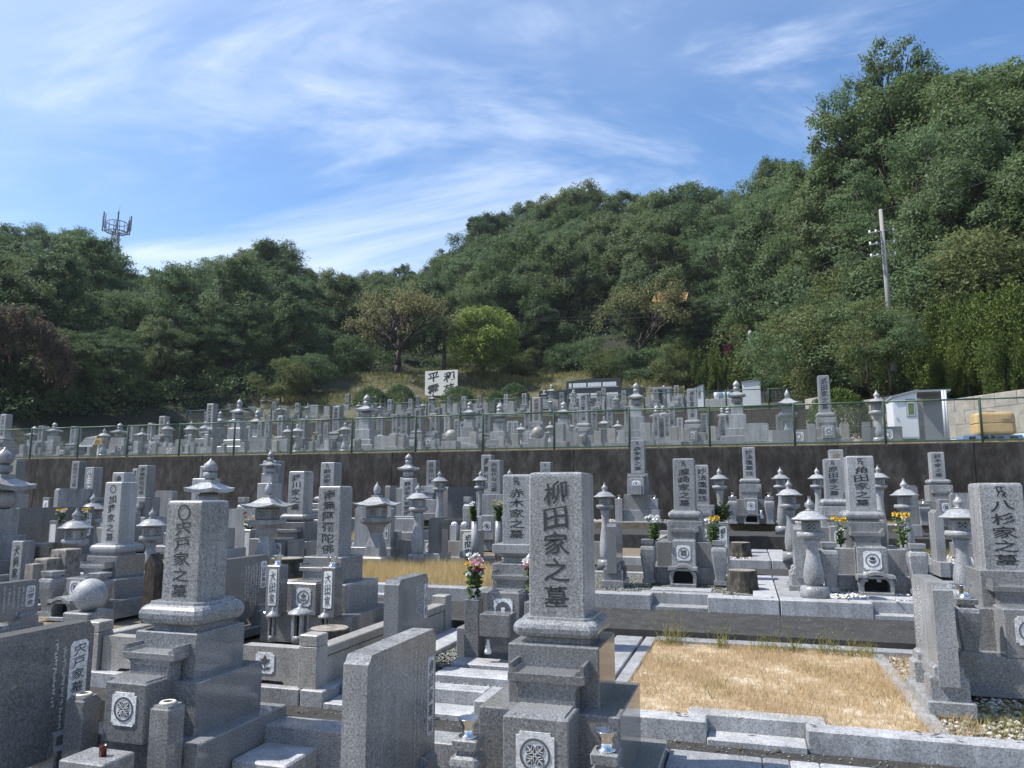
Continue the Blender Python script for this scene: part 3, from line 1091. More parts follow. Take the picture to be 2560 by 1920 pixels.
def tomb(label, u0, u1, v, zt, zb, g, text=None, mat='light', bmat='mid', tmat='ink', emblem=None, lotus=True, st=None, basin=None, alt=True, posts=None, shr=False,
         group='family gravestones with square pillars', cat='gravestone', tsize=.62, depth=None, ztop=.93, zbot=.07, plinth=True, incense=False, post_text=None, tube='steel', name='gravestone', scale=1.0, kerbfront=0.0):
    """family grave.  pillar u0..u1 with its front at v, top zt, foot zb; ground g.
    st: list of (name, kind, width, z0, z1) below the pillar;  basin = crest kind"""
    w = u1 - u0
    d = depth or w
    cx, cy = (u0 + u1) / 2, v + d / 2
    t = thing(name, label, cat, (cx, cy, g), 0, group)
    F = zb - g

    def L(z):
        return z - g
    pillar(t, -w / 2, w / 2, -d / 2, d / 2, L(zb), L(zt), mat, text, tmat, tsize, ztop, zbot, emblem)
    if st is None:
        st = []
        z = zb
        if lotus:
            h = min(w * .46, F * .22)
            st.append(('lotus_base', 'lotus' if lotus is True else lotus, w * 1.62, z - h, z)); z -= h
        rem = z - g
        h1 = rem * (.40 if plinth else .5)
        st.append(('upper_base', 'box', w * 1.72, z - h1, z)); z -= h1
        h2 = rem * (.40 if plinth else .5)
        st.append(('middle_base', 'box', w * 2.7, z - h2, z)); z -= h2
        if plinth:
            st.append(('lower_base', 'box', w * 3.7, g, z))
    for nm, kind, sw, z0, z1 in st:
        stage(t, nm, 0, 0, sw, sw - (w - d), L(z0), L(z1), bmat if kind == 'box' else mat, kind)
    bx = [s for s in st if s[1] == 'box']
    ub, mbs = bx[0], (bx[1] if len(bx) > 1 else bx[0])
    fu, fm = -ub[2] / 2, -mbs[2] / 2
    if alt and w > .1:
        h = (ub[4] - ub[3]) * .78
        altar(t, 0, ub[2] * .82, fu - w * .5, fu + .002, L(ub[3]) + .0, L(ub[3]) + h, bmat)
    if basin is not None:
        bw = w * 1.05
        zt_ = L(mbs[4]) - .005 + (w * .12)
        o = stage(t, 'water_basin', 0, fm - w * .36, bw, w * .8, L(mbs[3]) + .001, zt_, bmat)
        bm = MB()
        bm.stone(0, fm - w * .36, [(bw * .44, w * .34, zt_ - .0005), (bw * .42, w * .32, zt_ + .008)], .004)
        part('basin_rim', bm, bmat, o)
        hb = zt_ - L(mbs[3])
        crest(o, 0, fm - w * .76 - .0005, L(mbs[3]) + hb * .56, min(bw * .58, hb * .62), None, basin)
    if posts:
        kind, pw, ph, px, zg = posts
        for s in (-1, 1):
            flower_post(t, s * px, fm - w * .75, pw, L(zg), L(zg) + ph, kind, bmat if kind == 'square' else 'mid', tube, post_text)
    if shr:
        lb = bx[-1]
        fl = min(-lb[2] / 2 - .01, fm - w * .80)
        shrine(t, 0, fl - w * .72, fl, w * 1.22, 0, min(w * 1.0, L(mbs[3]) + w * .25), 'mid')
    if incense:
        zg = L(mbs[3])
        o = stage(t, 'incense_block', 0, fm - w * 1.3, w * .95, w * .7, zg, zg + w * .65, bmat)
    return t


# ---------------------------------------------------------------- flowers
def blossom(mb, c, r, rr, mi=0):
    for i in range(26):
        a = rr.uniform(0, 2 * math.pi)
        e = rr.uniform(-.1, 1.4)
        d = Vector((math.cos(a) * math.cos(e), math.sin(a) * math.cos(e), math.sin(e)))
        s = d.orthogonal().normalized() * r * .24
        p = Vector(c)
        mb.add([p + d * r * .15 - s * .5, p + d * r * .7 - s, p + d * r, p + d * r * .7 + s], [(0, 1, 2, 3)], mi)


def bouquet(label, u, v, z, height, colors, spread=.09, seed=1, leafy=1.0, group='fresh flowers on the graves', bush=False):
    rr = random.Random(seed)
    t = thing('flower_bouquet', label, 'flowers', (u, v, z), 0, group)
    st = MB()
    lf = MB()
    bl = {}
    for i, (c, k, hf) in enumerate(colors):
        for j in range(k):
            a = rr.uniform(0, 2 * math.pi)
            rad = spread * math.sqrt(rr.random())
            top = Vector((rad * math.cos(a), rad * math.sin(a) * .7, height * hf * rr.uniform(.88, 1.06)))
            base = Vector((rr.uniform(-.012, .012), rr.uniform(-.012, .012), -.03))
            st.tube(base, top, .0035, .0025, 4)
            bl.setdefault(c, MB())
            blossom(bl[c], top, .030 * rr.uniform(.8, 1.25), rr)
            for q in range(int(7 * leafy)):
                f = rr.uniform(.12, .85)
                p = base.lerp(top, f)
                b = rr.uniform(0, 2 * math.pi)
                d = Vector((math.cos(b), math.sin(b), rr.uniform(-.3, .8))).normalized()
                s = d.orthogonal().normalized() * .013
                l = rr.uniform(.04, .08)
                lf.add([p, p + d * l * .5 - s, p + d * l, p + d * l * .5 + s], [(0, 1, 2, 3)])
    part('stems', st, 'stem', t)
    part('leaves', lf, 'stem', t)
    for c, mb in bl.items():
        part('blossoms', mb, c, t, {'p_white': 'white blossoms', 'p_yellow': 'yellow blossoms', 'p_pink': 'pale pink blossoms', 'p_red': 'dark red blossoms'}[c])
    return t


def sakaki(label, u, v, z, h, w, seed=3):
    rr = random.Random(seed)
    t = thing('potted_shrub', label, 'shrub', (u, v, z))
    st = MB()
    lf = MB()
    for i in range(26):
        a = rr.uniform(0, 6.28)
        top = Vector((w * .5 * rr.random() ** .5 * math.cos(a), w * .4 * rr.random() ** .5 * math.sin(a), h * rr.uniform(.5, 1)))
        st.tube((0, 0, 0), top, .004, .002, 4)
        for k in range(16):
            p = Vector((0, 0, 0)).lerp(top, rr.uniform(.4, 1)) + Vector([rr.gauss(0, .02) for _ in range(3)])
            d = Vector((rr.uniform(-1, 1), rr.uniform(-1, 1), rr.uniform(-.2, 1))).normalized()
            s = d.orthogonal().normalized() * .016
            l = .075
            lf.add([p, p + d * l * .5 - s, p + d * l, p + d * l * .5 + s], [(0, 1, 2, 3)])
    part('twigs', st, 'bark', t)
    part('leaves', lf, 'leafb', t)
    return t


# ---------------------------------------------------------------- terrain of the lower terrace
GA, GB, GC, GC2, GD = -1.60, -1.25, -1.05, -0.98, -0.61


def slab_struct(name, u0, u1, v0, v1, z0, z1, mat):
    mb = MB()
    mb.box(u0, u1, v0, v1, z0, z1)
    return struct(name, mb, mat)


g_ = MB()
g_.add([(-900, -700, -2.4), (900, -700, -2.4), (900, 1100, -2.4), (-900, 1100, -2.4)], [(0, 1, 2, 3)])
struct('ground', g_, 'soil')
slab_struct('front_plot_ground', -30, 14, -6, 4.20, -2.2, GA - .005, 'soil')
slab_struct('lower_path', -30, 14, 4.19, 4.9, -2.2, -1.335, 'asphalt')
slab_struct('second_row_ground', -30, 14, 4.72, 6.86, -2.2, -1.275, 'soil')
slab_struct('middle_path', -30, 14, 6.86, 8.36, -2.2, -1.17, 'asphalt')
slab_struct('third_row_ground', -30, 14, 8.35, 10.45, -2.2, GC - .025, 'soil')
slab_struct('upper_path', -30, 14, 10.45, 11.95, -2.2, -1.085, 'asphalt')
slab_struct('fourth_row_ground', -30, 14, 11.95, 14.42, -2.2, GC2 - .02, 'soil')
slab_struct('top_path', -30, 14, 14.42, 16.82, -2.2, -0.755, 'asphalt')
slab_struct('fifth_row_ground', -30, 14, 16.82, 18.66, -2.2, GD - .02, 'soil')


def kerb(label, boxes, mat='pale', group=None, z1=None):
    t = thing('plot_kerb', label, 'kerb', (boxes[0][0], boxes[0][2], boxes[0][4]), 0, group)
    bx, by, bz = t.location
    for b in boxes:
        mb = MB()
        mb.cbox(b[0] - bx + .0015, b[1] - bx - .0015, b[2] - by, b[3] - by, b[4] - bz, b[5] - bz, .006)
        part('kerb_stone', mb, mat, t)
    return t


kerb('pale kerb with a rounded step recess in front of the dry grass plot', [
    (-1.14, -.26, 4.45, 4.585, -1.45, -1.222), (.25, 1.75, 4.45, 4.585, -1.45, -1.222), (1.75, 3.4, 4.45, 4.585, -1.45, -1.224),
    (-.37, .36, 4.588, 4.72, -1.45, -1.219), (-.26, .25, 4.425, 4.587, -1.45, -1.302),
    (-.79, 2.6, 6.70, 6.85, -1.45, -1.212), (.865, .965, 4.588, 6.70, -1.45, -1.232), (-.885, -.79, 4.588, 6.85, -1.45, -1.222), (-1.14, -.905, 4.588, 6.85, -1.45, -1.224)])
kerb('pale kerb with a step in front of the three stepping slabs', [
    (-2.60, -1.60, 4.66, 4.80, -1.45, -1.215), (-1.60, -1.15, 4.45, 4.80, -1.45, -1.213), (-2.60, -1.62, 4.44, 4.655, -1.45, -1.300),
    (-2.60, -2.38, 4.805, 6.85, -1.45, -1.222)])
kerb('speckled grey kerb under the flower-crest fence walls', [
    (-4.65, -3.75, 4.45, 4.70, -1.45, -1.235), (-3.75, -2.78, 4.45, 4.70, -1.45, -1.235), (-2.775, -2.605, 4.45, 4.80, -1.45, -1.236),
    (-2.87, -2.61, 4.805, 6.85, -1.45, -1.237), (-4.65, -4.4, 4.705, 6.85, -1.45, -1.237)])
kerb('kerb between the lower path and the round-crest front grave', [(-2.74, -1.5, 4.02, 4.22, -1.75, -1.328), (-1.5, -1.2, 4.02, 4.22, -1.75, -1.328)], 'mid')
kerb('kerb along the near edge of the lower path, split by two joints', [(-.44, .02, 4.0, 4.27, -1.75, -1.322), (.02, .15, 4.0, 4.27, -1.75, -1.320), (.15, .29, 4.0, 4.27, -1.75, -1.322), (.29, 1.6, 4.0, 4.27, -1.75, -1.321)], 'pale')
kerb('kerbs of the plots hidden behind the old brown gravestones', [(-7.6, -5.2, 4.45, 4.65, -1.45, -1.21), (-12, -7.65, 4.45, 4.65, -1.45, -1.21), (-9.6, -9.4, 4.66, 6.8, -1.45, -1.212), (-7.72, -7.5, 4.66, 6.8, -1.45, -1.212), (-5.2, -4.95, 4.66, 6.8, -1.45, -1.212)])
kerb('pale kerb with a stained step recess in front of the grave beside the tall stump', [
    (-2.1, -.98, 8.06, 8.28, -1.4, -1.026), (-.42, .262, 8.06, 8.28, -1.4, -1.026), (-1.12, -.27, 8.282, 8.42, -1.4, -1.025), (-.98, -.42, 8.075, 8.28, -1.4, -1.135),
    (.02, .262, 8.285, 10.40, -1.4, -1.028), (-2.1, .015, 10.28, 10.42, -1.4, -1.03)])
kerb('pale kerb and slab edging around the white pebble plot', [
    (.272, 1.10, 8.06, 8.28, -1.4, -1.026), (1.85, 2.75, 8.06, 8.28, -1.4, -1.026), (1.10, 1.85, 8.22, 8.34, -1.4, -1.027), (1.10, 1.85, 8.065, 8.215, -1.4, -1.13),
    (.272, .50, 8.285, 10.40, -1.4, -1.028), (.51, 3.4, 10.28, 10.42, -1.4, -1.03), (2.75, 5.2, 8.06, 8.28, -1.4, -1.026)])
kerb('pale kerb in front of the tall straw grass plot', [
    (-5.9, -4.5, 8.06, 8.26, -1.4, -1.03), (-4.5, -3.6, 8.18, 8.32, -1.4, -1.032), (-3.6, -2.15, 8.06, 8.26, -1.4, -1.03), (-4.5, -3.6, 8.06, 8.175, -1.4, -1.13),
    (-2.35, -2.12, 8.27, 10.4, -1.4, -1.034), (-6.1, -5.92, 8.1, 10.5, -1.4, -1.034)])
kerb('kerbs below the graves around the striped square lantern', [(-9.2, -6.2, 8.06, 8.26, -1.4, -1.03), (-13.5, -9.25, 8.06, 8.26, -1.4, -1.03), (-19, -13.55, 8.06, 8.26, -1.4, -1.03), (-8.2, -6.1, 10.3, 10.42, -1.4, -1.03)])
kerb('pale kerb and paving slabs beside the squat stump', [
    (-1.15, .30, 11.93, 12.13, -1.3, -.965), (.31, 1.5, 11.93, 12.13, -1.3, -.965), (1.5, 3.2, 11.93, 12.13, -1.3, -.966), (3.2, 6.5, 11.93, 12.13, -1.3, -.965), (.04, .30, 12.135, 14.3, -1.3, -.968), (.312, .56, 12.135, 14.3, -1.3, -.968), (2.1, 2.3, 12.135, 14.3, -1.3, -.968)])
kerb('kerb under the brown fence wall with the round crest', [(-7.4, -6.1, 11.55, 11.75, -1.3, -1.0), (-6.1, -4.3, 11.55, 11.75, -1.3, -1.0), (-4.3, -2.3, 11.55, 11.75, -1.3, -1.0), (-2.3, -1.4, 11.93, 12.13, -1.3, -.965), (-11.5, -7.5, 11.93, 12.13, -1.3, -.965), (-18, -11.6, 11.93, 12.13, -1.3, -.965)])
bx = []
u = -22.0
for i, w in enumerate([3.0, 2.4, 3.1, 2.2, 2.7, 2.5, 1.6, 2.4, 1.9, 0.9, 1.4, 1.1, 2.3, 1.9, 2.6]):
    rec = i % 3 == 1
    bx.append((u, u + w, 16.83 + (.12 if rec else 0), 17.05, -.9, -.60 - .002 * (i % 2)))
    if rec:
        bx.append((u, u + w, 16.83, 16.945, -.9, -.68))
    u += w
kerb('long row of kerb stones along the top path below the retaining wall', bx)


def paving(label, boxes, mat='pale'):
    for i, b in enumerate(boxes):
        mb = MB()
        mb.cbox(-(b[1] - b[0]) / 2, (b[1] - b[0]) / 2, 0, b[3] - b[2], 0, b[5] - b[4], .008)
        o = link('paving_slab', mb.mesh('paving_slab', mat), None, ((b[0] + b[1]) / 2, b[2], b[4]))
        tag(o, label[i], 'paving slab', 'stepping slabs in the gravel')


paving(['nearest long stepping slab in the grey gravel', 'second stepping slab in the grey gravel, nearer the grave', 'inlaid slab in the gravel before the grave with white chrysanthemums', 'stone panel lying in the white pebbles'],
       [(-2.08, -1.28, 4.98, 5.20, -1.27, -1.205), (-2.10, -1.30, 5.33, 5.54, -1.27, -1.205), (-1.05, -.40, 8.62, 8.86, -1.10, -1.033), (1.15, 1.95, 8.55, 8.75, -1.10, -1.035)])


def pebbles(name, u0, u1, v0, v1, z, n, s, mat, seed=1, avoid=()):
    r = np.random.default_rng(seed)
    p = np.stack([r.uniform(u0, u1, n), r.uniform(v0, v1, n)], 1)
    for a in avoid:
        k = (p[:, 0] > a[0]) & (p[:, 0] < a[1]) & (p[:, 1] > a[2]) & (p[:, 1] < a[3])
        p = p[~k]
    n = len(p)
    base = np.array([(1, 0, 0), (.3, .9, .1), (-.8, .55, 0), (-.8, -.6, .05), (.35, -.9, 0), (0.1, 0, .55), (0, 0, -.5)])
    fc = np.array([(0, 1, 5), (1, 2, 5), (2, 3, 5), (3, 4, 5), (4, 0, 5), (1, 0, 6), (2, 1, 6), (3, 2, 6), (4, 3, 6), (0, 4, 6)])
    a = r.uniform(0, 6.28, n)
    sc = r.uniform(.6, 1.25, n) * s
    v = base[None] * sc[:, None, None] * r.uniform(.8, 1.2, (n, 7, 1))
    c, q = np.cos(a)[:, None], np.sin(a)[:, None]
    x = v[:, :, 0] * c - v[:, :, 1] * q + p[:, :1]
    y = v[:, :, 0] * q + v[:, :, 1] * c + p[:, 1:]
    zz = v[:, :, 2] + z + r.uniform(-.003, .01, n)[:, None]
    V = np.stack([x, y, zz], 2).reshape(-1, 3)
    Fc = (fc[None] + (np.arange(n) * 7)[:, None, None]).reshape(-1, 3)
    return stuff(name, npmesh(name, V, Fc, mat))


pebbles('green_grey_gravel', -2.38, -1.15, 4.81, 6.8, -1.262, 4800, .013, 'pebg', 3, [(-2.1, -1.28, 4.98, 5.2), (-2.12, -1.3, 5.33, 5.54)])
pebbles('fine_green_gravel', -2.1, .02, 8.40, 10.2, GC - .01, 6500, .012, 'pebg', 4, [(-1.06, -.4, 8.62, 8.86)])
pebbles('white_pebbles', .5, 3.2, 8.30, 10.2, GC - .012, 4200, .020, 'pebw', 5)
pebbles('mixed_pebbles', .97, 3.4, 4.59, 6.7, -1.262, 4200, .018, 'pebm', 6)
pebbles('pale_gravel', -1.15, 4.5, 12.13, 14.2, GC2 - .012, 4200, .022, 'pebm', 7, [(.04, .56, 12, 14.4)])
pebbles('loose_gravel', -2.8, .6, 2.6, 4.15, GA, 2600, .016, 'pebm', 8)
pebbles('grit', -2.8, 3.2, 4.28, 4.45, -1.337, 700, .006, 'pebg', 9)
pebbles('path_grit', -2.2, 3.2, 6.9, 8.05, -1.174, 1200, .006, 'pebg', 10)
pebbles('row_gravel', -8, 5, 17.05, 18.5, GD - .012, 3500, .022, 'pebm', 12)


def blades(name, u0, u1, v0, v1, z, n, h, w, mat, seed=1, lean=.5, mask=None, zfun=None):
    r = np.random.default_rng(seed)
    p = np.stack([r.uniform(u0, u1, n), r.uniform(v0, v1, n)], 1)
    if mask is not None:
        p = p[mask(p, r)]
    n = len(p)
    a = r.uniform(0, 6.28, n)
    hh = h * r.uniform(.35, 1.15, n)
    ln = hh * r.uniform(0, lean, n)
    b = r.uniform(0, 6.28, n)
    zz = zfun(p) if zfun else np.full(n, z)
    x0 = np.stack([p[:, 0] - np.cos(a) * w, p[:, 1] - np.sin(a) * w, zz], 1)
    x1 = np.stack([p[:, 0] + np.cos(a) * w, p[:, 1] + np.sin(a) * w, zz], 1)
    x2 = np.stack([p[:, 0] + np.cos(b) * ln, p[:, 1] + np.sin(b) * ln, zz + hh], 1)
    V = np.stack([x0, x1, x2], 1).reshape(-1, 3)
    return stuff(name, npmesh(name, V, np.arange(n * 3).reshape(-1, 3), mat))


slab_struct('dry_grass_plot_soil', -.79, .864, 4.59, 6.70, -1.40, -1.238, 'drysoil')


def patchy(p, r):
    q = np.sin(p[:, 0] * 5.3 + 1) * np.sin(p[:, 1] * 4.1 + .4) + .6 * np.sin(p[:, 0] * 11 + p[:, 1] * 9)
    return r.random(len(p)) < np.clip(.62 + .42 * q, .06, 1)


blades('dry_grass', -.80, .87, 4.60, 6.70, -1.240, 52000, .045, .0016, 'straw', 21, 1.3, patchy)
blades('dry_grass', .80, 1.15, 4.6, 6.6, -1.240, 4500, .05, .0016, 'straw', 22, 1.2, patchy)
blades('gravel_weeds', .98, 2.4, 4.62, 5.4, -1.25, 5000, .05, .0016, 'weed', 23, 1.2, patchy)
blades('tall_straw_grass', -5.9, -2.4, 8.4, 10.6, -1.07, 34000, .17, .0022, 'hay', 24, .6, patchy)
blades('grass_tufts', -.8, .87, 4.62, 6.65, -1.24, 2600, .085, .002, 'weed', 33, .9, lambda p, r: (np.sin(p[:, 0] * 6 + p[:, 1] * 3) + np.sin(p[:, 1] * 8 - 2) + .6 * np.sin(p[:, 0] * 19)) > 1.25)
blades('weeds', -.75, .9, 6.5, 6.72, -1.23, 900, .13, .002, 'weed', 25, .9, lambda p, r: np.sin(p[:, 0] * 17) + np.sin(p[:, 0] * 7 + 1) > .5)
blades('tall_straw_grass', -9.3, -6.2, 12.3, 14.3, -.99, 9000, .32, .003, 'hay', 26, .6)
blades('verge_grass', 2.3, 5.2, 14.0, 14.4, -.98, 2500, .10, .003, 'weed', 27, .8)
blades('verge_grass', 1.6, 6.0, 17.1, 18.5, -.63, 6000, .08, .003, 'weed', 28, .9)
blades('front_weeds', -3.45, -3.2, 2.75, 2.95, -1.6, 60, .14, .004, 'stem', 29, .5)
blades('straw_tuft', -20, -9, 12.2, 14.2, -.99, 9000, .16, .003, 'weed', 31, .8)
# the single tall weeds at the back edge of the grass plot
rr = random.Random(5)
for i, (x, y, v, h, spread) in enumerate([(1680, 1600, 6.62, .30, .13), (1800, 1600, 6.6, .20, .09), (1985, 1610, 6.6, .18, .12), (2060, 1625, 6.6, .24, .11), (2130, 1630, 6.58, .15, .09)]):
    uu, _ = at(x, y, v)
    mb = MB()
    for k in range(52):
        a = rr.uniform(0, 6.28)
        b0 = Vector((rr.gauss(0, .05), rr.gauss(0, .02), 0))
        tip = b0 + Vector((math.cos(a) * spread * rr.uniform(.3, 1.5), math.sin(a) * spread * .7, h * rr.uniform(.15, 1.0) ** 1.3))
        mid = b0.lerp(tip, .5) + Vector((0, 0, h * .10))
        mb.path([tuple(b0), tuple(mid), tuple(tip)], [.0018, .0013, .0006], 3)
        if k % 4 == 0:
            for q in range(5):
                e = tip + Vector((rr.uniform(-.03, .03), rr.uniform(-.02, .02), rr.uniform(-.03, .03)))
                mb.path([tuple(mid.lerp(tip, .8)), tuple(e)], [.001, .0008], 3)
    o = link('weed_clump', mb.mesh('weed_clump', 'weed'), None, (uu, v, -1.24))
    tag(o, ['bushy green weed clump nearest the two kerb strips', 'small weed tuft just right of the bushy clump', 'low ochre weed at the middle of the plot rear', 'feathery weed in the right half of the plot rear', 'lowest weed by the tablet end of the plot rear'][i], 'weed', 'weeds along the back of the dry grass plot')

# ---------------------------------------------------------------- front row
tomb('tall grey gravestone closest to the camera, crossed-feather crest and steel vases', -1.03, -.756, 3.65, .105, -.585, GA, '柳田家之墓', 'mid', 'dark', 'carve', None, True,
     [('lotus_base', 'lotus', .41, -.70, -.585), ('upper_base', 'box', .435, -.965, -.70), ('middle_base', 'box', .65, -1.27, -.965), ('lower_base', 'box', .90, GA, -1.27)],
     basin=0, posts=('shaped', .135, .42, .30, -1.46), ztop=.945, zbot=.05, tsize=.52)
tomb('grey gravestone with ring emblem and five characters, two empty ringed flower posts', -3.255, -3.005, 3.72, -.04, -.61, GA, '宍戸家之墓', 'mid', 'dark', 'carve', 'circle', True,
     [('lotus_base', 'lotus', .435, -.765, -.61), ('upper_base', 'box', .42, -1.0, -.765), ('middle_base', 'box', .58, -1.27, -1.0), ('lower_base', 'box', .80, GA, -1.27)],
     basin=0, posts=('square', .118, .53, .27, GA), tube='ring', ztop=.98, zbot=.03, tsize=.50)
mb = MB()
mb.cbox(-.13, .13, -.1, .1, 0, .36, .006)
o = link('incense_block', mb.mesh('incense_block', 'mid'), None, (-3.02, 3.10, GA))
tag(o, 'small square incense block between the two ringed flower posts', 'incense stand')
mb = MB()
mb.lathe(0, 0, [(.016, 0), (.018, .045), (.0195, .05), (.016, .05), (.014, .01)], 18)
o = link('incense_cup', mb.mesh('incense_cup', 'maroon'), None, (-2.99, 3.10, GA + .36))
tag(o, 'tiny maroon cup on the incense block', 'cup')
mb = MB()
mb.cbox(-.17, .17, -.17, .17, 0, .18, .010)
o = link('stone_bench', mb.mesh('stone_bench', 'pale'), None, (-2.55, 3.88, GA))
tag(o, 'pale square stone seat between the two nearest graves', 'stone seat')
stele('dark polished tablet with white name plate beside the nearest gravestone', -1.665, -1.55, 3.0, 3.74, GA, -.68, 'mid', 'right', '柳田家墓誌', (.86, .965, .30, .82), True, lines=4)
stele('dark tablet with five-character plate at the near corner, ringed posts in front', -3.745, -3.625, 2.6, 3.63, GA, -.72, 'dark', 'right', '宍戸家墓誌', (.85, .965, .33, .86), True, lines=2)

# ---------------------------------------------------------------- second row
tomb('grey gravestone with six characters, lotus crest and two lettered flower posts', -3.69, -3.465, 6.1, .068, -.55, -1.235, '南無阿彌陀佛', 'light', 'dark', 'ink', None, False,
     [('upper_base', 'box', .385, -.765, -.55), ('middle_base', 'box', .60, -1.0, -.765), ('lower_base', 'box', .87, -1.235, -1.0)], basin=4, posts=('square', .128, .40, .262, -1.0), post_text='大田家', tsize=.62, ztop=.95, zbot=.03)
tomb('grey gravestone half hidden by the nearest one, heart-leaf crest below', -1.90, -1.66, 5.95, .155, -.40, -1.235, '赤木家之墓', 'light', 'dark', 'ink', 'siddham', False,
     [('capped_base', 'ogee', .37, -.55, -.40), ('upper_base', 'box', .37, -.76, -.55), ('middle_base', 'box', .58, -1.02, -.76), ('lower_base', 'box', .80, -1.235, -1.02)], basin=5, posts=('square', .112, .42, .235, -1.21), ztop=.92, tsize=.6, incense=True)
tomb('speckled gravestone with capped top at the photo edge, five dark characters', 1.50, 1.765, 5.88, .072, -.50, -1.24, '八杉家之墓', 'mid', 'dark', 'ink', 'siddham', False,
     [('under_block', 'box', .36, -.735, -.50), ('upper_base', 'box', .52, -1.0, -.735), ('middle_base', 'box', .92, -1.24, -1.0)], basin=7, posts=('shaped', .15, .35, .345, -1.0), tsize=.62, ztop=.93, zbot=.04, plinth=False)
t = stele('light-faced tablet on carved feet right of the dry grass plot', 1.0, 1.105, 5.0, 5.6, -1.24, -.515, 'mid', 'left', None, None, True, lines=7, textmat='white')
stele('dark tablet behind the big near tablet, beside the stepping slabs', -2.46, -2.35, 4.98, 5.5, -1.24, -.60, 'dark', 'right', '大田家', (.86, .97, .35, .85), True, lines=5)
stele('black tablet with a family plate behind the lettered flower posts', -4.36, -4.27, 5.55, 6.25, -1.24, -.56, 'dark', 'right', '大田家墓誌', (.82, .94, .45, .9), True, lines=6)
mb = MB()
mb.stone(0, 0, [(.055, .05, 0), (.052, .048, .70), (.0, .048, .78)], .004)
o = link('grave_post', mb.mesh('grave_post', 'wood'), None, (-4.5, 5.05, -1.25))
tag(o, 'blackened wooden grave post right behind the ring-emblem gravestone', 'wooden post')


def fence_wall(label, u0, u1, v, z0, z1, th, mat, crestk=None, crestu=None, cap=None, postat=(), postz=None, pw=.13, group='low stone fence walls', plate=None, rail=None):
    t = thing('stone_fence', label, 'stone fence', ((u0 + u1) / 2, v, z0), 0, group)
    c = (u0 + u1) / 2
    mb = MB()
    hx = (u1 - u0) / 2
    H = z1 - z0
    sl = min(.12, hx * .4)
    # panel with a drain notch in its foot
    pts = [(-hx, 0), (-sl, 0), (-sl * .8, H * .10), (sl * .8, H * .10), (sl, 0), (hx, 0), (hx, H), (-hx, H)]
    mb.prism(pts[:1] + pts[1:], 0, th)
    p = part('wall_panel', mb, mat, t)
    if crestk is not None:
        crest(p, (crestu if crestu is not None else c) - c, 0, H * .56, H * .60, H * .56, crestk, crestk not in (4,))
    for x in postat:
        q = MB()
        pz = (postz or z1 + .05) - z0
        q.cbox(x - c - pw / 2, x - c + pw / 2, -.03, pw - .03, 0, pz * .78, .004)
        q.cbox(x - c - pw / 2, x - c + pw / 2, -.03, pw - .03, pz * .78 + .004, pz, .006)
        part('corner_post', q, mat, t)
    if rail:
        for (ra, rb, rz, ru) in rail:
            q = MB()
            q.cbox(ru - c - .05, ru - c + .05, ra - v, rb - v, 0, rz - z0 - .065, .004)
            part('side_panel', q, mat, t)
            q = MB()
            q.cbox(ru - c - .06, ru - c + .06, ra - v, rb - v, rz - z0 - .055, rz - z0, .006)
            part('side_rail', q, 'warm', t)
            q = MB()
            q.cbox(ru - c - .07, ru - c + .07, rb - v - .02, rb - v + .12, 0, rz - z0 + .07, .006)
            part('corner_post', q, mat, t)
    return t


fence_wall('stone fence with tulip crest and end post beside the stepping slabs', -3.26, -2.785, 4.51, -1.235, -1.0, .10, 'warm', 4, -3.08, postat=(-2.745,), postz=-.905, pw=.135, rail=[(4.62, 6.7, -1.0, -2.745)])
fence_wall('stone fence with tulip crest and end post behind the ring-emblem gravestone', -4.42, -3.95, 4.51, -1.235, -1.0, .10, 'warm', 4, -4.12, postat=(-4.5,), postz=-.905, pw=.135, rail=[(4.62, 6.7, -1.0, -4.5)])


def mini_lantern(label, x, y0, y1, v, w, kind):
    uu, z1 = at(x, y0, v)
    _, z0 = at(x, y1, v)
    t = thing('candle_lantern', label, 'small lantern', (uu, v, z0), 0, 'three little candle lanterns before the six-character gravestone')
    H = z1 - z0
    r = w / 2
    mb = MB()
    mb.lathe(0, 0, [(r * .62, 0), (r * .62, H * .16), (r * .55, H * .18)], 16)
    part('foot', mb, 'mid', t)
    mb = MB()
    for k in range(4):
        a = R(45 + 90 * k)
        mb.box(r * .5 * math.cos(a) - r * .13, r * .5 * math.cos(a) + r * .13, r * .5 * math.sin(a) - r * .13, r * .5 * math.sin(a) + r * .13, H * .17, H * .72)
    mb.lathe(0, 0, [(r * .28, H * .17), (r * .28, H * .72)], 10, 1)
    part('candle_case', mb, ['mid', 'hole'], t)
    mb = MB()
    mb.lathe(0, 0, [(r * .5, H * .70), (r, H * .73), (r * .95, H * .77), (r * .5, H * .86), (r * .2, H * .9), (r * .2, H * .97), (r * .02, H)], 18)
    part('roof', mb, 'light', t)


mini_lantern('little lantern at the fence end of the three', 683, 1518, 1604, 5.25, .10, 0)
mini_lantern('middle and biggest of the three little lanterns', 752, 1508, 1606, 5.2, .19, 1)
mini_lantern('little lantern behind the cut tree stump', 812, 1523, 1600, 5.3, .10, 0)


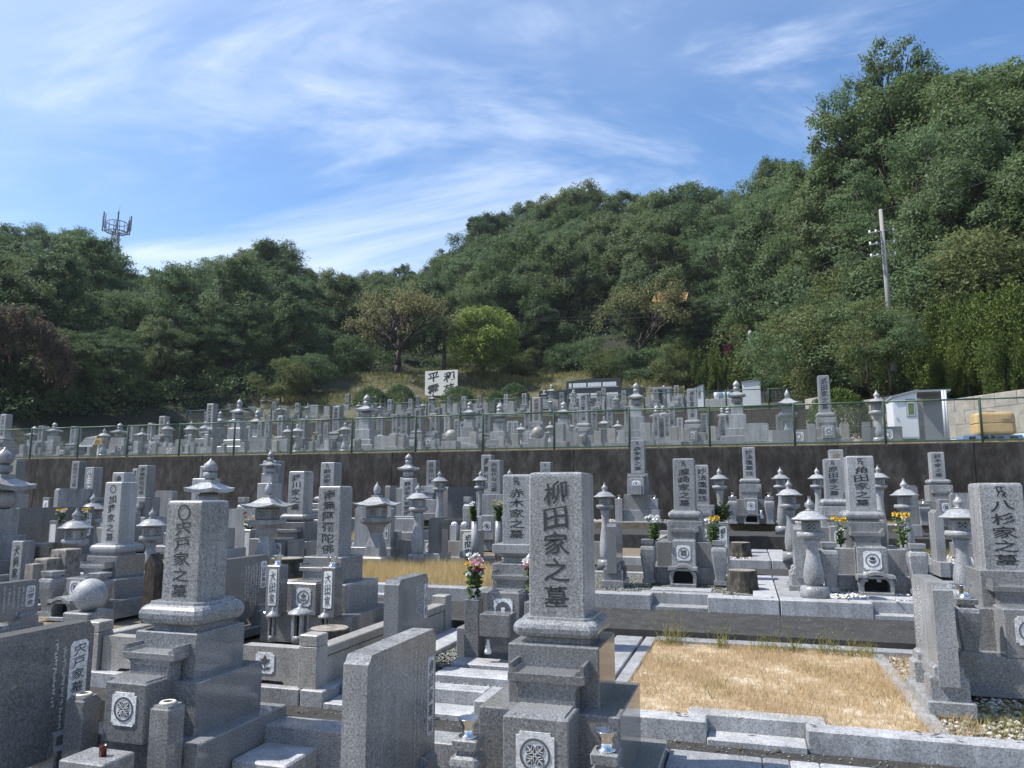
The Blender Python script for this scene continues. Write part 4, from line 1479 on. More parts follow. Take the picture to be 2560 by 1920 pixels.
def stump(label, x, y0, y1, v, wpx, mat='stump', group='cut tree stumps among the graves'):
    uu, zt = at(x, y0, v)
    u2, _ = at(x + wpx / 2, y0, v)
    _, zb = at(x, y1, v)
    r = abs(u2 - uu)
    t = thing('tree_stump', label, 'tree stump', (uu, v + r * .8, zb), 0, group)
    n = 22
    rr = random.Random(len(label))
    wob = [1 + rr.uniform(-.06, .06) for _ in range(n)]
    mb = MB()
    H = zt - zb
    rs = []
    for k, f in ((0, 1.08), (.3, 1.0), (.97, .96), (1.0, .93)):
        rs.append([(r * f * wob[i] * math.cos(6.2832 * i / n), r * f * wob[i] * math.sin(6.2832 * i / n), H * k) for i in range(n)])
    mb.rings(rs, 0, False, True)
    part('bark', mb, mat, t)
    mb = MB()
    mb.lathe(0, 0, [(r * .88, H - .001), (r * .88, H + .003)], 22)
    part('cut_face', mb, 'old', t)
    return t


stump('low wide cut stump beside the little lanterns', 802, 1577, 1612, 5.0, 95)
stump('dark wide stump between the square lantern and the lettered posts', 698, 1398, 1446, 7.35, 78)
stump('tall striated stump on the gravel beside the pale slabs', 1855, 1428, 1482, 8.75, 78)
stump('squat grey stump before the dark raised path', 1851, 1357, 1392, 12.6, 54)

# left part of the second row
tomb('grey gravestone with ring emblem, round crest and shaped vases behind the stone ball', -6.62, -6.39, 6.62, .125, -.525, -1.235, '加藤家之墓', 'light', 'dark', 'carve', 'circle', True,
     [('lotus_base', 'lotus', .40, -.65, -.525), ('upper_base', 'box', .40, -.87, -.65), ('middle_base', 'box', .66, -1.06, -.87), ('lower_base', 'box', .9, -1.235, -1.06)], basin=7, posts=('shaped', .19, .44, .30, -1.22), tube=None, ztop=.97, zbot=.03, tsize=.5, shr=True)
uu, zz = at(222, 1536, 4.95)
t = thing('stone_ball', 'speckled stone ball on a square base behind the near tablet', 'stone ball', (uu, 4.95, -1.24))
mb = MB()
mb.lathe(0, 0, [(.126 * math.sin(math.pi * i / 14), .32 + .126 - .126 * math.cos(math.pi * i / 14)) for i in range(15)], 28)
part('ball', mb, 'pale', t)
mb = MB()
mb.cbox(-.13, .13, -.13, .13, 0, .325, .01)
part('base', mb, 'mid', t)


def old_stone(label, xl, xr, yt, yb, v, g, text=None, mat='old', tm='ink'):
    a, zt = at(xl, yt, v)
    b, _ = at(xr, yt, v)
    w = b - a
    t = thing('old_gravestone', label, 'gravestone', ((a + b) / 2, v + w / 2, g), 0, 'weathered old gravestones packed together')
    pillar(t, -w / 2, w / 2, -w / 2, w / 2, 0, zt - g, mat, text, tm, .55, .92, .25)
    return t


old_stone('weathered stone with three clear characters, lowest of the old group', 85, 119, 1396, 0, 7.3, -1.24, '先祖代々')
old_stone('widest weathered stone at the back of the old group', 71, 112, 1358, 0, 8.0, -1.24, '生家之墓', 'old', 'carve')
old_stone('blotchy weathered stone with engraved side, nearest the crest basin', 127, 166, 1373, 0, 7.5, -1.24, '妙法', 'old')
old_stone('clean grey stone with a single big character by the old group', 30, 58, 1352, 0, 7.7, -1.24, '犬飼家', 'light')
old_stone('small brown stone between the tablet and the old group', 62, 84, 1410, 0, 7.0, -1.24, None, 'old')
stele('blue-grey tablet with ragged name plate in front of the old stones', -6.55, -6.43, 4.9, 5.75, -1.24, -.80, 'dark', 'right', '山岡家', (.84, .95, .3, .85), True, lines=5)
gorinto('big five-ring stupa cut by the photo edge, swept roof over a tall block', *[at(13, 1117, 7.9)[0], 7.9, -1.24, at(13, 1117, 7.9)[1]], .58, None, 'mid', bodyw=.34)
sk = sakaki


def TP(label, xl, xr, yt, yb, v, g, text=None, **kw):
    a, zt = at(xl, yt, v)
    b, _ = at(xr, yt, v)
    _, zb = at((xl + xr) / 2, yb, v)
    return tomb(label, a, b, v, zt, zb, g, text, **kw)


def LP(label, x, yt, v, g, rpx, **kw):
    uu, zt = at(x, yt, v)
    a, _ = at(x - rpx / 2, yt, v)
    b, _ = at(x + rpx / 2, yt, v)
    return lantern(label, uu, v, g, zt, abs(b - a) * .97, **kw)


def SP(label, xl, xr, yt, v, g, th=.12, **kw):
    a, zt = at(xl, yt, v)
    b, _ = at(xr, yt, v)
    return stele(label, a, b, v, v + th, g, zt, face='front', **kw)


def BP(label, x, y, v, h, cols, **kw):
    uu, z = at(x, y, v)
    return bouquet(label, uu, v, z, h, cols, **kw)


# ---------------------------------------------------------------- third row and beyond, right half
TP('broad grey gravestone with white chrysanthemums in both vases', 1681, 1735, 1146, 1276, 9.6, GC, '瀧崎家之墓', mat='light', emblem='siddham', basin=2, posts=('shaped', .18, .50, .405, -1.03), tube=None, shr=True, tsize=.6,
   st=[('lotus_base', 'lotus', .40, -.325, -.2), ('upper_base', 'box', .42, -.57, -.325), ('middle_base', 'box', .66, -.86, -.57), ('lower_base', 'box', .86, GC, -.86)])
TP('broad grey gravestone with yellow chrysanthemums and three-leaf crest', 2115, 2184, 1140, 1276, 9.5, GC, '角田家之墓', mat='light', emblem='siddham', basin=7, posts=('shaped', .19, .52, .43, -1.04), tube=None, shr=True, tsize=.6,
   st=[('lotus_base', 'lotus', .44, -.315, -.19), ('upper_base', 'box', .43, -.60, -.315), ('middle_base', 'box', .74, -.88, -.60), ('lower_base', 'box', .92, GC, -.88)])
LP('round lantern standing in the white pebbles, nearest the pale slabs', 2024, 1240, 8.38, GC, 100)
LP('round lantern standing between the dry-plot tablet and the capped gravestone', 2394, 1233, 8.38, GC, 110)
stele('narrow upright tablet behind the white pebble lantern', *[at(1983, 1315, 8.9)[0], at(2010, 1315, 8.9)[0], 8.85, 9.3], GC, at(1995, 1315, 8.9)[1], 'mid', 'left', None, None, True)
stele('narrow tablet with mirror-dark side between the round lantern and broad gravestone', *[at(1522, 1308, 8.9)[0], at(1545, 1308, 8.9)[0], 8.75, 9.2], GC, at(1535, 1308, 8.9)[1], 'dark', 'right', None, None, True, endmat='light')
TP('slim gravestone with two small and four large characters above a rounded base', 2059, 2103, 1147, 1247, 12.8, GC2, '原田家之墓', mat='light', emblem='siddham', basin=2, posts=None)
TP('gravestone with flowing cursive script behind the white chrysanthemums', 1737, 1770, 1162, 1262, 13.2, GC2, '妙法蓮華経', mat='light', lotus=False, basin=6, alt=True, tsize=.85, heavy=.0) if False else None
tomb('gravestone with flowing cursive script beside the broad one', at(1737, 1162, 13.2)[0], at(1770, 1162, 13.2)[0], 13.2, at(1750, 1162, 13.2)[1], at(1750, 1262, 13.2)[1], GC2, '妙法蓮華経', 'light', lotus=False, basin=6, tsize=.8)
name_post('post with white three-character plate under the leafy shrub', at(1807, 1305, 10.9)[0], 10.9, GC, at(1807, 1305, 10.9)[1], .15, '野上家', zplate=.12)
LP('round lantern between the cursive gravestone and the tall shrine grave', 1797, 1168, 14.3, GC2, 50)
LP('round lantern behind the stepped pair, left of the slim gravestone', 1972, 1197, 11.95, GC2, 70)
LP('round lantern with slim neck just right of the shrine grave', 1949, 1168, 15.4, -.75, 50)
LP('round lantern half hidden behind the slim gravestone', 2041, 1168, 14.9, -.75, 50)
LP('round lantern right behind the yellow-flowered gravestone', 2194, 1162, 13.6, GC2, 58)
LP('round lantern standing over yellow flowers with wide roof', 2257, 1196, 11.8, GC2, 76)
sakaki('leafy green shrub growing in front of the small shrine grave', at(1803, 1308, 13.4)[0], 13.4, at(1803, 1308, 13.4)[1], .32, .36)
TP('tall pale gravestone whose top overlaps the green fence', 1576, 1610, 1100, 1183, 17.35, GD, '森安家之墓', mat='light', lotus=False, basin=1, posts=('square', .16, .50, .39, GD), tsize=.62, emblem='siddham',
   st=[('capped_base', 'box', .46, .31, .445), ('upper_base', 'box', .48, -.02, .31), ('middle_base', 'box', .62, -.36, -.02), ('lower_base', 'box', .95, GD, -.36)], incense=True)
TP('pale gravestone with five clear characters and a small shrine, near the wall', 1855, 1887, 1118, 1196, 16.95, GD, '妙法蓮華経', mat='light', basin=7, posts=('shaped', .2, .55, .36, GD), shr=True, tsize=.66)
TP('gravestone with faint characters before the wall, round-base and diamond crest', 2325, 2360, 1130, 1198, 17.2, GD, '鈴木家之墓', mat='light', basin=2, posts=('shaped', .22, .42, .40, GD), tmat='carve')
TP('gravestone with faded gold letters peeping above the slim one', 2072, 2108, 1124, 1230, 16.9, GD, '中山家之墓', mat='mid', lotus=False, basin=None, tmat='gold', alt=False)
SP('short grey block tablet right of the tall pale gravestone', 1627, 1648, 1275, 16.4, GD, .3, mat='mid')
SP('tall slab tablet standing behind the wide-roof lantern', 2268, 2293, 1213, 15.3, -.75, .25, mat='mid')
SP('wide light tablet with white characters near the capped gravestone', 2376, 2470, 1232, 13.6, GC2, .14, mat='light', text='原田家', plate=None, lines=3)
SP('tall blank tablet on a block between the two pebble lanterns', 2334, 2357, 1275, 11.2, GC, .34, mat='mid')
LP('round lantern with relief on its post beside the brown fence wall', 1512, 1206, 10.7, GC, 58)
fence_wall('brown stone fence ending behind the relief lantern', at(1440, 1355, 11.6)[0], at(1521, 1355, 11.6)[0], 11.6, -1.0, at(1500, 1355, 11.6)[1], .12, 'warm', rail=[(11.72, 13.9, -.72, -1.42)])
BP('white chrysanthemums in the vase nearest the relief lantern', 1636, 1355, 9.22, .28, [('p_white', 7, .98), ('p_white', 4, .78)], seed=4, spread=.085, leafy=2.2)
BP('white and yellow chrysanthemums beside the three-character plate', 1783, 1358, 9.22, .28, [('p_white', 5, .9), ('p_yellow', 7, 1.0)], seed=5, spread=.10, leafy=2.2)
BP('yellow chrysanthemums in the vase behind the pebble lantern', 2102, 1360, 9.1, .26, [('p_yellow', 9, 1.0), ('p_white', 2, .62)], seed=6, spread=.07, leafy=.9)
BP('yellow chrysanthemums in the vase nearest the capped gravestone', 2257, 1362, 9.1, .32, [('p_yellow', 9, 1.0), ('p_white', 3, .62)], seed=7, spread=.075, leafy=.9)
BP('mixed red, pink and white flowers in the steel vase by the straw grass', 1183, 1492, 5.6, .30, [('p_white', 5, .95), ('p_pink', 6, .86), ('p_yellow', 3, .8), ('p_red', 4, .66), ('p_white', 6, .62)], seed=8, spread=.075, leafy=.9)
BP('pink and red flowers half hidden behind the nearest gravestone', 1336, 1492, 5.6, .30, [('p_white', 5, .95), ('p_pink', 6, .8), ('p_red', 4, .6)], seed=9, spread=.07, leafy=.9)


def bottle(label, x, y, v, h, mat='ceramic'):
    uu, z = at(x, y, v)
    mb = MB()
    mb.lathe(0, 0, [(h * .24, 0), (h * .25, h * .2), (h * .15, h * .45), (h * .20, h * .48), (h * .10, h * .7), (h * .15, h * .72), (h * .08, h * .85), (h * .17, h), (h * .05, h * .98)], 16)
    o = link('sake_bottle', mb.mesh('sake_bottle', mat), None, (uu, v, z))
    tag(o, label, 'bottle', 'white bottles offered at the graves')


bottle('white ribbed sake bottle at the foot of the half hidden grave', 1220, 1634, 5.42, .10)
bottle('white candle bottle in the shrine opening, nearer the white pebble lantern', 2164, 1454, 9.0, .10)
bottle('white candle bottle in the shrine opening, nearer the photo edge', 2198, 1455, 9.0, .10)
bottle('tiny white bottle beside the small shrine before the wall', 1904, 1297, 16.5, .17)

# ---------------------------------------------------------------- third row and beyond, middle and left
TP('gravestone with four characters on a cushion base beside the dry hay', 722, 761, 1178, 1284, 9.75, GC, '藤川家之墓', mat='light', basin=8, posts=('square', .165, .40, .31, -1.02), tube=None, shr=True, tsize=.66, bmat='dark')
LP('square-roofed lantern with lattice box beside the cushion-base gravestone', 674, 1203, 9.15, GC, 87, kind='square', moon=True, base='square')
LP('square-roofed lantern between two name fences', 944, 1204, 10.5, GC, 85, kind='square', moon=True, base='square')
a, z = at(1022, 1133, 12.4)
gorinto('five-ring stupa on a lettered pillar between the lanterns', a, 12.4, GC2, z, .30, None, 'light', bodyw=.22)
_t = bpy.data.objects['five_ring_stupa.001'] if 'five_ring_stupa.001' in bpy.data.objects else None
TP('lettered pillar gravestone standing under the slim stupa', 1006, 1032, 1196, 1296, 12.2, GC2, '難波家先祖菩提', mat='light', lotus=False, alt=False, basin=None, tsize=.75)
TP('gravestone with red top letters behind the six-character one', 802, 836, 1156, 1240, 13.6, GC2, '難波家之墓', mat='light', basin=None, emblem='siddham', tmat='carve')
LP('round lantern with relief medallions in the middle of the fences', 1047, 1207, 10.9, GC, 59)
LP('round lantern in front of the wall between two crest tablets', 1100, 1175, 14.0, GC2, 43)
LP('round lantern beside the cursive stone block', 1202, 1175, 13.9, GC2, 40)
LP('lantern whose tip shows above the half hidden gravestone', 1274, 1172, 13.9, GC2, 44)
SP('wide light tablet behind the square lantern, small text at its end', 888, 978, 1266, 11.4, GC, .14, mat='light', plate=(.84, .93, .2, .8), text='難波家', lines=4)
stele('polished tablet with engraved ring crest, left of the lettered pillar', at(968, 1214, 14.6)[0], at(980, 1214, 14.6)[0], 14.5, 16.0, -.75, at(972, 1214, 14.6)[1], 'dark', 'right', None, None, False, crestk=1)
stele('polished tablet with engraved ring crest, right of the mid lantern', at(1112, 1217, 14.6)[0], at(1124, 1217, 14.6)[0], 14.5, 16.2, -.75, at(1118, 1217, 14.6)[1], 'dark', 'right', None, None, False, crestk=1)
TP('gravestone of faint characters before the wall, middle of the row', 1066, 1090, 1151, 1215, 16.9, GD, '長谷川家', mat='mid', lotus=False, tmat='carve')
SP('small dark blue inscribed stone behind the relief lantern', 1072, 1106, 1294, 11.0, GC, .25, mat='dark', lines=4, textmat='ring')
fence_wall('brown stone fence with a round crest at its centre, above the straw grass', at(992, 1352, 11.6)[0], at(1158, 1352, 11.6)[0], 11.6, -1.0, at(1075, 1352, 11.6)[1], .12, 'warm', 3, at(1075, 1352, 11.6)[0], postat=(at(985, 1350, 11.6)[0],), postz=at(985, 1328, 11.6)[1], pw=.16)
fence_wall('grey stone fence with engraved ring behind the six-character gravestone', at(860, 1350, 11.6)[0], at(952, 1350, 11.6)[0], 11.6, -1.0, at(900, 1350, 11.6)[1], .12, 'mid', 3, at(890, 1350, 11.6)[0], postat=(at(962, 1340, 11.6)[0],), postz=at(962, 1336, 11.6)[1], pw=.10)
name_post('brown block post with three-character white plate', at(1180, 1325, 11.5)[0], 11.5, -1.0, at(1180, 1325, 11.5)[1], .30, '岩間家', 'warm', zplate=.03)
for i, x in enumerate((1136, 1161)):
    uu, zt = at(x, 1305, 12.3)
    t = thing('ball_post', ['slim white post with ball top nearer the fence crest', 'slim white post with ball top nearer the block post'][i], 'stone post', (uu, 12.3, GC2), 0, 'slim white ball-topped posts')
    H = zt - GC2
    mb = MB(); mb.cbox(-.06, .06, -.06, .06, 0, H - .05, .004); part('shaft', mb, 'pale', t)
    mb = MB(); mb.lathe(0, 0, [(.05, H - .05), (.055, H - .025), (.03, H), (.002, H + .005)], 14); part('ball_top', mb, 'wht', t)
TP('tall cursive gravestone rising behind another before the wall', 1203, 1228, 1137, 1230, 17.0, GD, '南無妙法', mat='light', lotus=False, tmat='carve')
TP('cursive gravestone on a plain block with round crest, flowers before it', 1220, 1250, 1150, 1236, 13.0, GC2, '先祖代々之墓', mat='mid', lotus=False, alt=False, basin=3, tmat='carve', bmat='mid', emblem=None)
TP('gravestone with black characters just above the nearest one', 1350, 1376, 1155, 1235, 17.0, GD, '小野家之墓', mat='light', lotus=False, emblem='siddham')
for i, (x, y) in enumerate(((1187, 1303), (1246, 1303))):
    v = 11.3
    uu, z1 = at(x, y, v)
    mb = MB(); mb.lathe(0, 0, [(.055, 0), (.055, z1 - GC), (.045, z1 - GC), (.045, z1 - GC - .02)], 16)
    o = link('cylinder_vase', mb.mesh('cylinder_vase', 'mid'), None, (uu, v, GC))
    tag(o, ['grey cylinder vase behind the block post', 'grey cylinder vase beside the half hidden gravestone'][i], 'vase', 'grey cylinder flower vases')
    BP(['green bouquet with few white flowers in the vase behind the block post', 'green bouquet with a yellow flower beside the half hidden gravestone'][i], x, y, v, .30, [('p_white' if i == 0 else 'p_yellow', 3, 1.0), ('p_white', 2, .85)], seed=30 + i, spread=.10, leafy=9)
uu, z1 = at(1170, 1242, 13.5)
t = thing('stone_vase', 'stone flower vase standing alone on the gravel before the wall', 'vase', (uu, 13.5, GC2))
flower_post(t, 0, 0, .16, 0, z1 - GC2, 'shaped', 'light', None)

a, z = at(528, 1145, 8.7)
gorinto('large five-ring stupa with onion jewel above the ring-emblem gravestone', a, 8.7, GC, z, .46, None, 'light', bodyw=.36)
TP('gravestone standing close behind the large stupa, half covered', 480, 520, 1196, 1300, 11.2, GC2, '妙法難経', mat='light', lotus=False, tmat='carve')
TP('pale stone top visible behind the large stupa jewel', 500, 522, 1165, 1260, 13.6, GC2, '吉田家之墓', mat='light', lotus=False)
a, z = at(678, 1127, 12.9)
gorinto('slim five-ring stupa on a tall pillar behind the square lantern', a, 12.9, GC2, z, .31, None, 'mid', bodyw=.23)
TP('pillar gravestone right behind the slim stupa', 657, 690, 1152, 1260, 14.0, GC2, '清水家', mat='mid', lotus=False, alt=False)
SP('plain wide light tablet with flowers at its end', 567, 642, 1272, 10.4, GC, .14, mat='light', plate=(.86, .94, .3, .85), text='藤川家', lines=2)
BP('loose red, yellow and white flowers before the plain wide tablet', 626, 1325, 9.9, .26, [('p_red', 2, .95), ('p_yellow', 3, .6), ('p_white', 2, .3), ('p_pink', 1, 1.0)], seed=12, spread=.13, leafy=.9)
BP('yellow flowers beside the cushion-base gravestone', 688, 1325, 9.7, .16, [('p_yellow', 4, .8)], seed=13, spread=.06)
t = thing('stone_vase', 'white stone vase on the wall side of the plain wide tablet', 'vase', (at(610, 1240, 12.2)[0], 12.2, GC2))
flower_post(t, 0, 0, .18, 0, at(610, 1243, 12.2)[1] - GC2, 'shaped', 'light', None)
name_post('square flower post with bouquet stump before the plain tablet', at(625, 1322, 9.8)[0], 9.8, GC, at(625, 1324, 9.8)[1], .12, None)

TP('dark gravestone with white characters on the far side', 213, 236, 1168, 1243, 12.8, GC2, '川上家之墓', mat='mid', tmat='wht', basin=None, bmat='mid')
TP('dark incised gravestone rising behind the white-lettered one', 180, 199, 1153, 1222, 15.6, -.75, '先祖代々之墓', mat='mid', lotus=False, tmat='carve')
stele('bare grey block tablet beside the white-lettered gravestone', at(158, 1221, 12.2)[0], at(168, 1221, 12.2)[0], 12.0, 13.0, GC2, at(163, 1221, 12.2)[1], 'mid', 'right', None, None, True)
TP('gravestone with bold black side lettering behind the ring-emblem stone', 281, 311, 1181, 1280, 10.9, GC2, '浄土真宗', mat='light', lotus=False, alt=False)
TP('tall dark-sided gravestone at the wall end, faint six characters', 345, 369, 1163, 1243, 11.9, GC2, '南無阿彌陀佛', mat='mid', lotus=False, tmat='carve')
TP('narrow white stone glimpsed between two gravestones', 331, 344, 1172, 1230, 14.0, GC2, '若宮家', mat='light', lotus=False, alt=False)
SP('blue-grey wide tablet between the dark-sided gravestone and the nearer ring stone', 388, 432, 1226, 12.6, GC2, .14, mat='light', lines=3)
LP('round lantern with moon window beside the old stones', 194, 1268, 8.3, GC, 66, moon=True)
LP('round lantern behind the moon-window one', 237, 1231, 10.1, GC, 54, moon=True)
LP('round lantern squeezed between the two ring-emblem gravestones', 383, 1267, 8.0, GC, 62, moon=True)
stele('broad dark tablet with lettered plate behind the old stones', *[at(36, 1270, 8.6)[0], at(44, 1270, 8.6)[0], 8.6, 10.0], GC, at(40, 1270, 8.6)[1], 'dark', 'right', '川村家', (.86, .95, .3, .85), True, lines=4, textmat='ring')
TP('massive dark gravestone behind the edge stupa', 22, 42, 1150, 1235, 11.6, GC2, None, mat='dark', lotus=False, bmat='dark', alt=False)
name_post('square dark flower post holding white and yellow flowers', at(146, 1300, 8.9)[0], 8.9, GC, at(146, 1301, 8.9)[1], .16, None, 'dark')
BP('white and yellow flowers on the dark square post', 150, 1303, 8.85, .17, [('p_yellow', 5, 1.0), ('p_white', 5, .8)], seed=14, spread=.08, leafy=.6)
BP('yellow flower head peeping behind the moon-window lantern', 214, 1296, 9.6, .13, [('p_yellow', 5, 1.0), ('p_white', 2, .7)], seed=15, spread=.08, leafy=.4)
name_post('slim post with a white plate before the wall at the far end', at(125, 1245, 13.6)[0], 13.6, GC2, at(125, 1243, 13.6)[1], .20, '北川家', 'dark')
LP('low lantern whose cap shows beside the edge tablet', 86, 1320, 10.4, GC, 30)

# dry leaves and bits lying about
r_ = np.random.default_rng(71)
V = []
for (a, b, c, d, z, n) in ((-2.8, 3.2, 4.28, 4.44, -1.33, 50), (-6, 3.2, 6.9, 8.05, -1.165, 130), (-2.4, -1.2, 5.1, 6.7, -1.245, 40), (-2, 3, 8.1, 8.28, -1.022, 30), (-1.1, 3.2, 4.46, 4.58, -1.218, 26), (-6, 5, 10.5, 11.9, -1.08, 120), (.5, 3, 8.3, 10, -1.03, 40), (-2.7, 0, 2.8, 4.1, -1.585, 60), (.96, 3.2, 5, 6.6, -1.24, 50)):
    for k in range(n):
        p = np.array([r_.uniform(a, b), r_.uniform(c, d), z + r_.uniform(.002, .012)])
        t = r_.uniform(0, 6.28)
        l = r_.uniform(.012, .03)
        ax = np.array([math.cos(t), math.sin(t), r_.uniform(-.3, .3)]) * l
        sd = np.array([-math.sin(t), math.cos(t), r_.uniform(-.3, .3)]) * l * .4
        V += [p - ax, p + sd, p + ax, p - sd]
stuff('fallen_leaves', npmesh('fallen_leaves', np.array(V), np.arange(len(V)).reshape(-1, 4), 'vine'))


# ---------------------------------------------------------------- retaining walls and green fences
WT = 1.10      # top of the first wall
t = thing('retaining_wall', 'long dark stained concrete retaining wall below the green fence', 'retaining wall', (0, 18.66, GD - .1))
cuts = [-34, -27, -21.45, -15.2, -9.1, at(1434, 1160, 18.7)[0], at(1434, 1160, 18.7)[0] + 6.05, at(2436, 1150, 18.7)[0], 14]
for a, b in zip(cuts[:-1], cuts[1:]):
    mb = MB()
    n = max(2, int((b - a) / .5))
    z0, z1 = 0, WT - (GD - .1)
    mb.prismx([(-.02, z0), (.32, z0), (.32, z1), (.05, z1), (.04, z1 - .02)], a + .012, b - .012)
    part('wall_panel', mb, 'wall', t)
    mb = MB()
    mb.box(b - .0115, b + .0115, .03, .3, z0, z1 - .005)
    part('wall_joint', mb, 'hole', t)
rr = random.Random(31)
for x, y0, y1 in ((1775, 1116, 1170), (1780, 1150, 1215), (2226, 1108, 1150), (2230, 1140, 1185), (1560, 1130, 1180), (1100, 1150, 1230), (640, 1160, 1230), (2000, 1115, 1160)):
    a, z1 = at(x, y0, 18.63)
    _, z0 = at(x, y1, 18.63)
    mb = MB()
    n = 7
    L = []
    Rg = []
    for i in range(n + 1):
        f = i / n
        cxx = a + rr.uniform(-.03, .03) + .05 * f
        wv = (.012 + .022 * rr.random()) * (1 - .6 * f)
        yv = 18.655 - .018 * ((z0 + (z1 - z0) * (1 - f)) - (GD - .1)) * 0
        L.append((cxx - wv - 0, z1 + (z0 - z1) * f))
        Rg.append((cxx + wv, z1 + (z0 - z1) * f))
    H_ = 1.81
    vs = []
    for (p, q) in zip(L, Rg):
        fz = (p[1] - (GD - .1)) / H_
        yv = -.02 + .07 * fz - .003
        vs += [(p[0], yv, p[1] - (GD - .1)), (q[0], yv, p[1] - (GD - .1))]
    mb.add(vs, [(2 * i, 2 * i + 2, 2 * i + 3, 2 * i + 1) for i in range(n)])
    part('lime_stain', mb, 'block', t)
t2 = thing('retaining_wall', 'upper brown retaining wall behind the terrace graves', 'retaining wall', (0, 36.9, 1.5))
for a, b in [(-46, -30), (-29.98, -18), (-17.98, -9), (-8.98, -1), (-.98, 3.2)]:
    mb = MB()
    mb.prismx([(0, 0), (.4, 0), (.4, 2.38), (.06, 2.38)], a, b)
    part('wall_panel', mb, 'wall2', t2)


def g2(v):
    return WT + .01 + max(0, v - 19.0) * .062


def g3(v):
    return 3.87 + max(0, v - 37.3) * .17


mb = MB()
vs = [18.97, 19.4, 24, 30, 36.92]
q = []
for v in vs:
    q += [(-48, v, g2(v)), (14, v, g2(v))]
mb.add(q, [(2 * i, 2 * i + 1, 2 * i + 3, 2 * i + 2) for i in range(len(vs) - 1)])
struct('second_terrace_ground', mb, 'slope')
mb = MB()
vs = [37.28, 40, 46, 52, 60]
q = []
for v in vs:
    q += [(-62, v, g3(v) if v < 60 else g3(54)), (24, v, g3(v) if v < 60 else g3(54))]
mb.add(q, [(2 * i, 2 * i + 1, 2 * i + 3, 2 * i + 2) for i in range(len(vs) - 1)])
struct('third_terrace_ground', mb, 'slope')


def chain_panel(name, w, h, step, wire):
    """woven diamond mesh of one fence bay as thin three-sided wires"""
    V, Fc = [], []

    def seg(x0, z0, x1, z1, yo):
        d = np.array([x1 - x0, 0, z1 - z0])
        L = np.linalg.norm(d)
        if L < 1e-4:
            return
        d /= L
        a = np.array([-d[2], 0, d[0]]) * wire / 2
        b = np.array([0, wire / 2, 0])
        o = len(V)
        for p in (np.array([x0, yo, z0]), np.array([x1, yo, z1])):
            V.extend([p + a, p - a * .5 + b * .87, p - a * .5 - b * .87])
        Fc.extend([(o, o + 1, o + 4), (o, o + 4, o + 3), (o + 1, o + 2, o + 5), (o + 1, o + 5, o + 4), (o + 2, o, o + 3), (o + 2, o + 3, o + 5)])
    n = int((w + h) / step) + 1
    for i in range(n):
        c = i * step
        x0, z0 = (c, 0) if c < w else (w, c - w)
        x1, z1 = (c - h, h) if c > h else (0, c)
        if z0 < h and x1 < w:
            seg(x0, z0, x1, z1, -.002)
            seg(w - x0, z0, w - x1, z1, .002)
    seg(0, h * .42, w, h * .42, 0)
    return npmesh(name, np.array(V), np.array(Fc), 'wire')


def mesh_fence(label, posts, v, z0, h, group=None, step=.058, wire=.0036, postr=.028):
    t = thing('chain_link_fence', label, 'fence', (posts[0], v, z0), 0, group)
    w = np.median(np.diff(posts))
    pm = chain_panel('chain_link_panel', w, h - .10, step, wire)
    mb = MB()
    mb.lathe(0, 0, [(postr, -.05), (postr, h + .02), (postr * .8, h + .035)], 10)
    pmesh = mb.mesh('fence_post', 'green')
    mb = MB()
    mb.tube((0, 0, 0), (w, 0, 0), .021, n=8)
    rail = mb.mesh('top_rail', 'green')
    mb = MB()
    mb.box(0, w, -.02, .02, -.02, .02)
    brail = mb.mesh('bottom_rail', 'green')
    for i, p in enumerate(posts):
        link('fence_post', pmesh, t, (p - posts[0], 0, 0))
        if i < len(posts) - 1:
            s = (posts[i + 1] - p) / w
            for nm, me, z in (('chain_link_panel', pm, .07), ('top_rail', rail, h), ('bottom_rail', brail, .055)):
                o = link(nm, me, t, (p - posts[0], 0, z))
                o.scale = (s, 1, 1)
    return t


P1 = [6.88 - 1.92 * i for i in range(20)]
P1 = [p + .01 for p in P1][::-1]
mesh_fence('green chain-link fence standing on the dark lower retaining wall', [8.8, 10.72][:0] + P1 + [8.81], 18.82, WT, .96)
mb = MB()
mb.box(-34, 14, 18.98, 19.25, WT - .05, WT + .022)
struct('fence_kerb', mb, 'drysoil')
P2 = [-2.66 - 1.92 * i for i in range(20)][::-1] + [-.74, 1.18, 3.1]
mesh_fence('upper green chain-link fence along the third terrace', P2, 37.15, 3.90, .95, None, .07, .005, .035)
blades('verge_grass', -24, 6, 19.0, 19.6, WT, 16000, .10, .004, 'hay', 41, .8)
blades('terrace_grass', -30, 4, 37.3, 39, 3.9, 8000, .16, .008, 'weed', 42, .8)

# ---------------------------------------------------------------- graves of the second and third terraces
FAR = {}
FARTXT = ['先祖代々之墓', '南無妙法蓮華経', '南無阿彌陀佛', '家之墓', '先祖累代之墓', '佐藤家之墓']


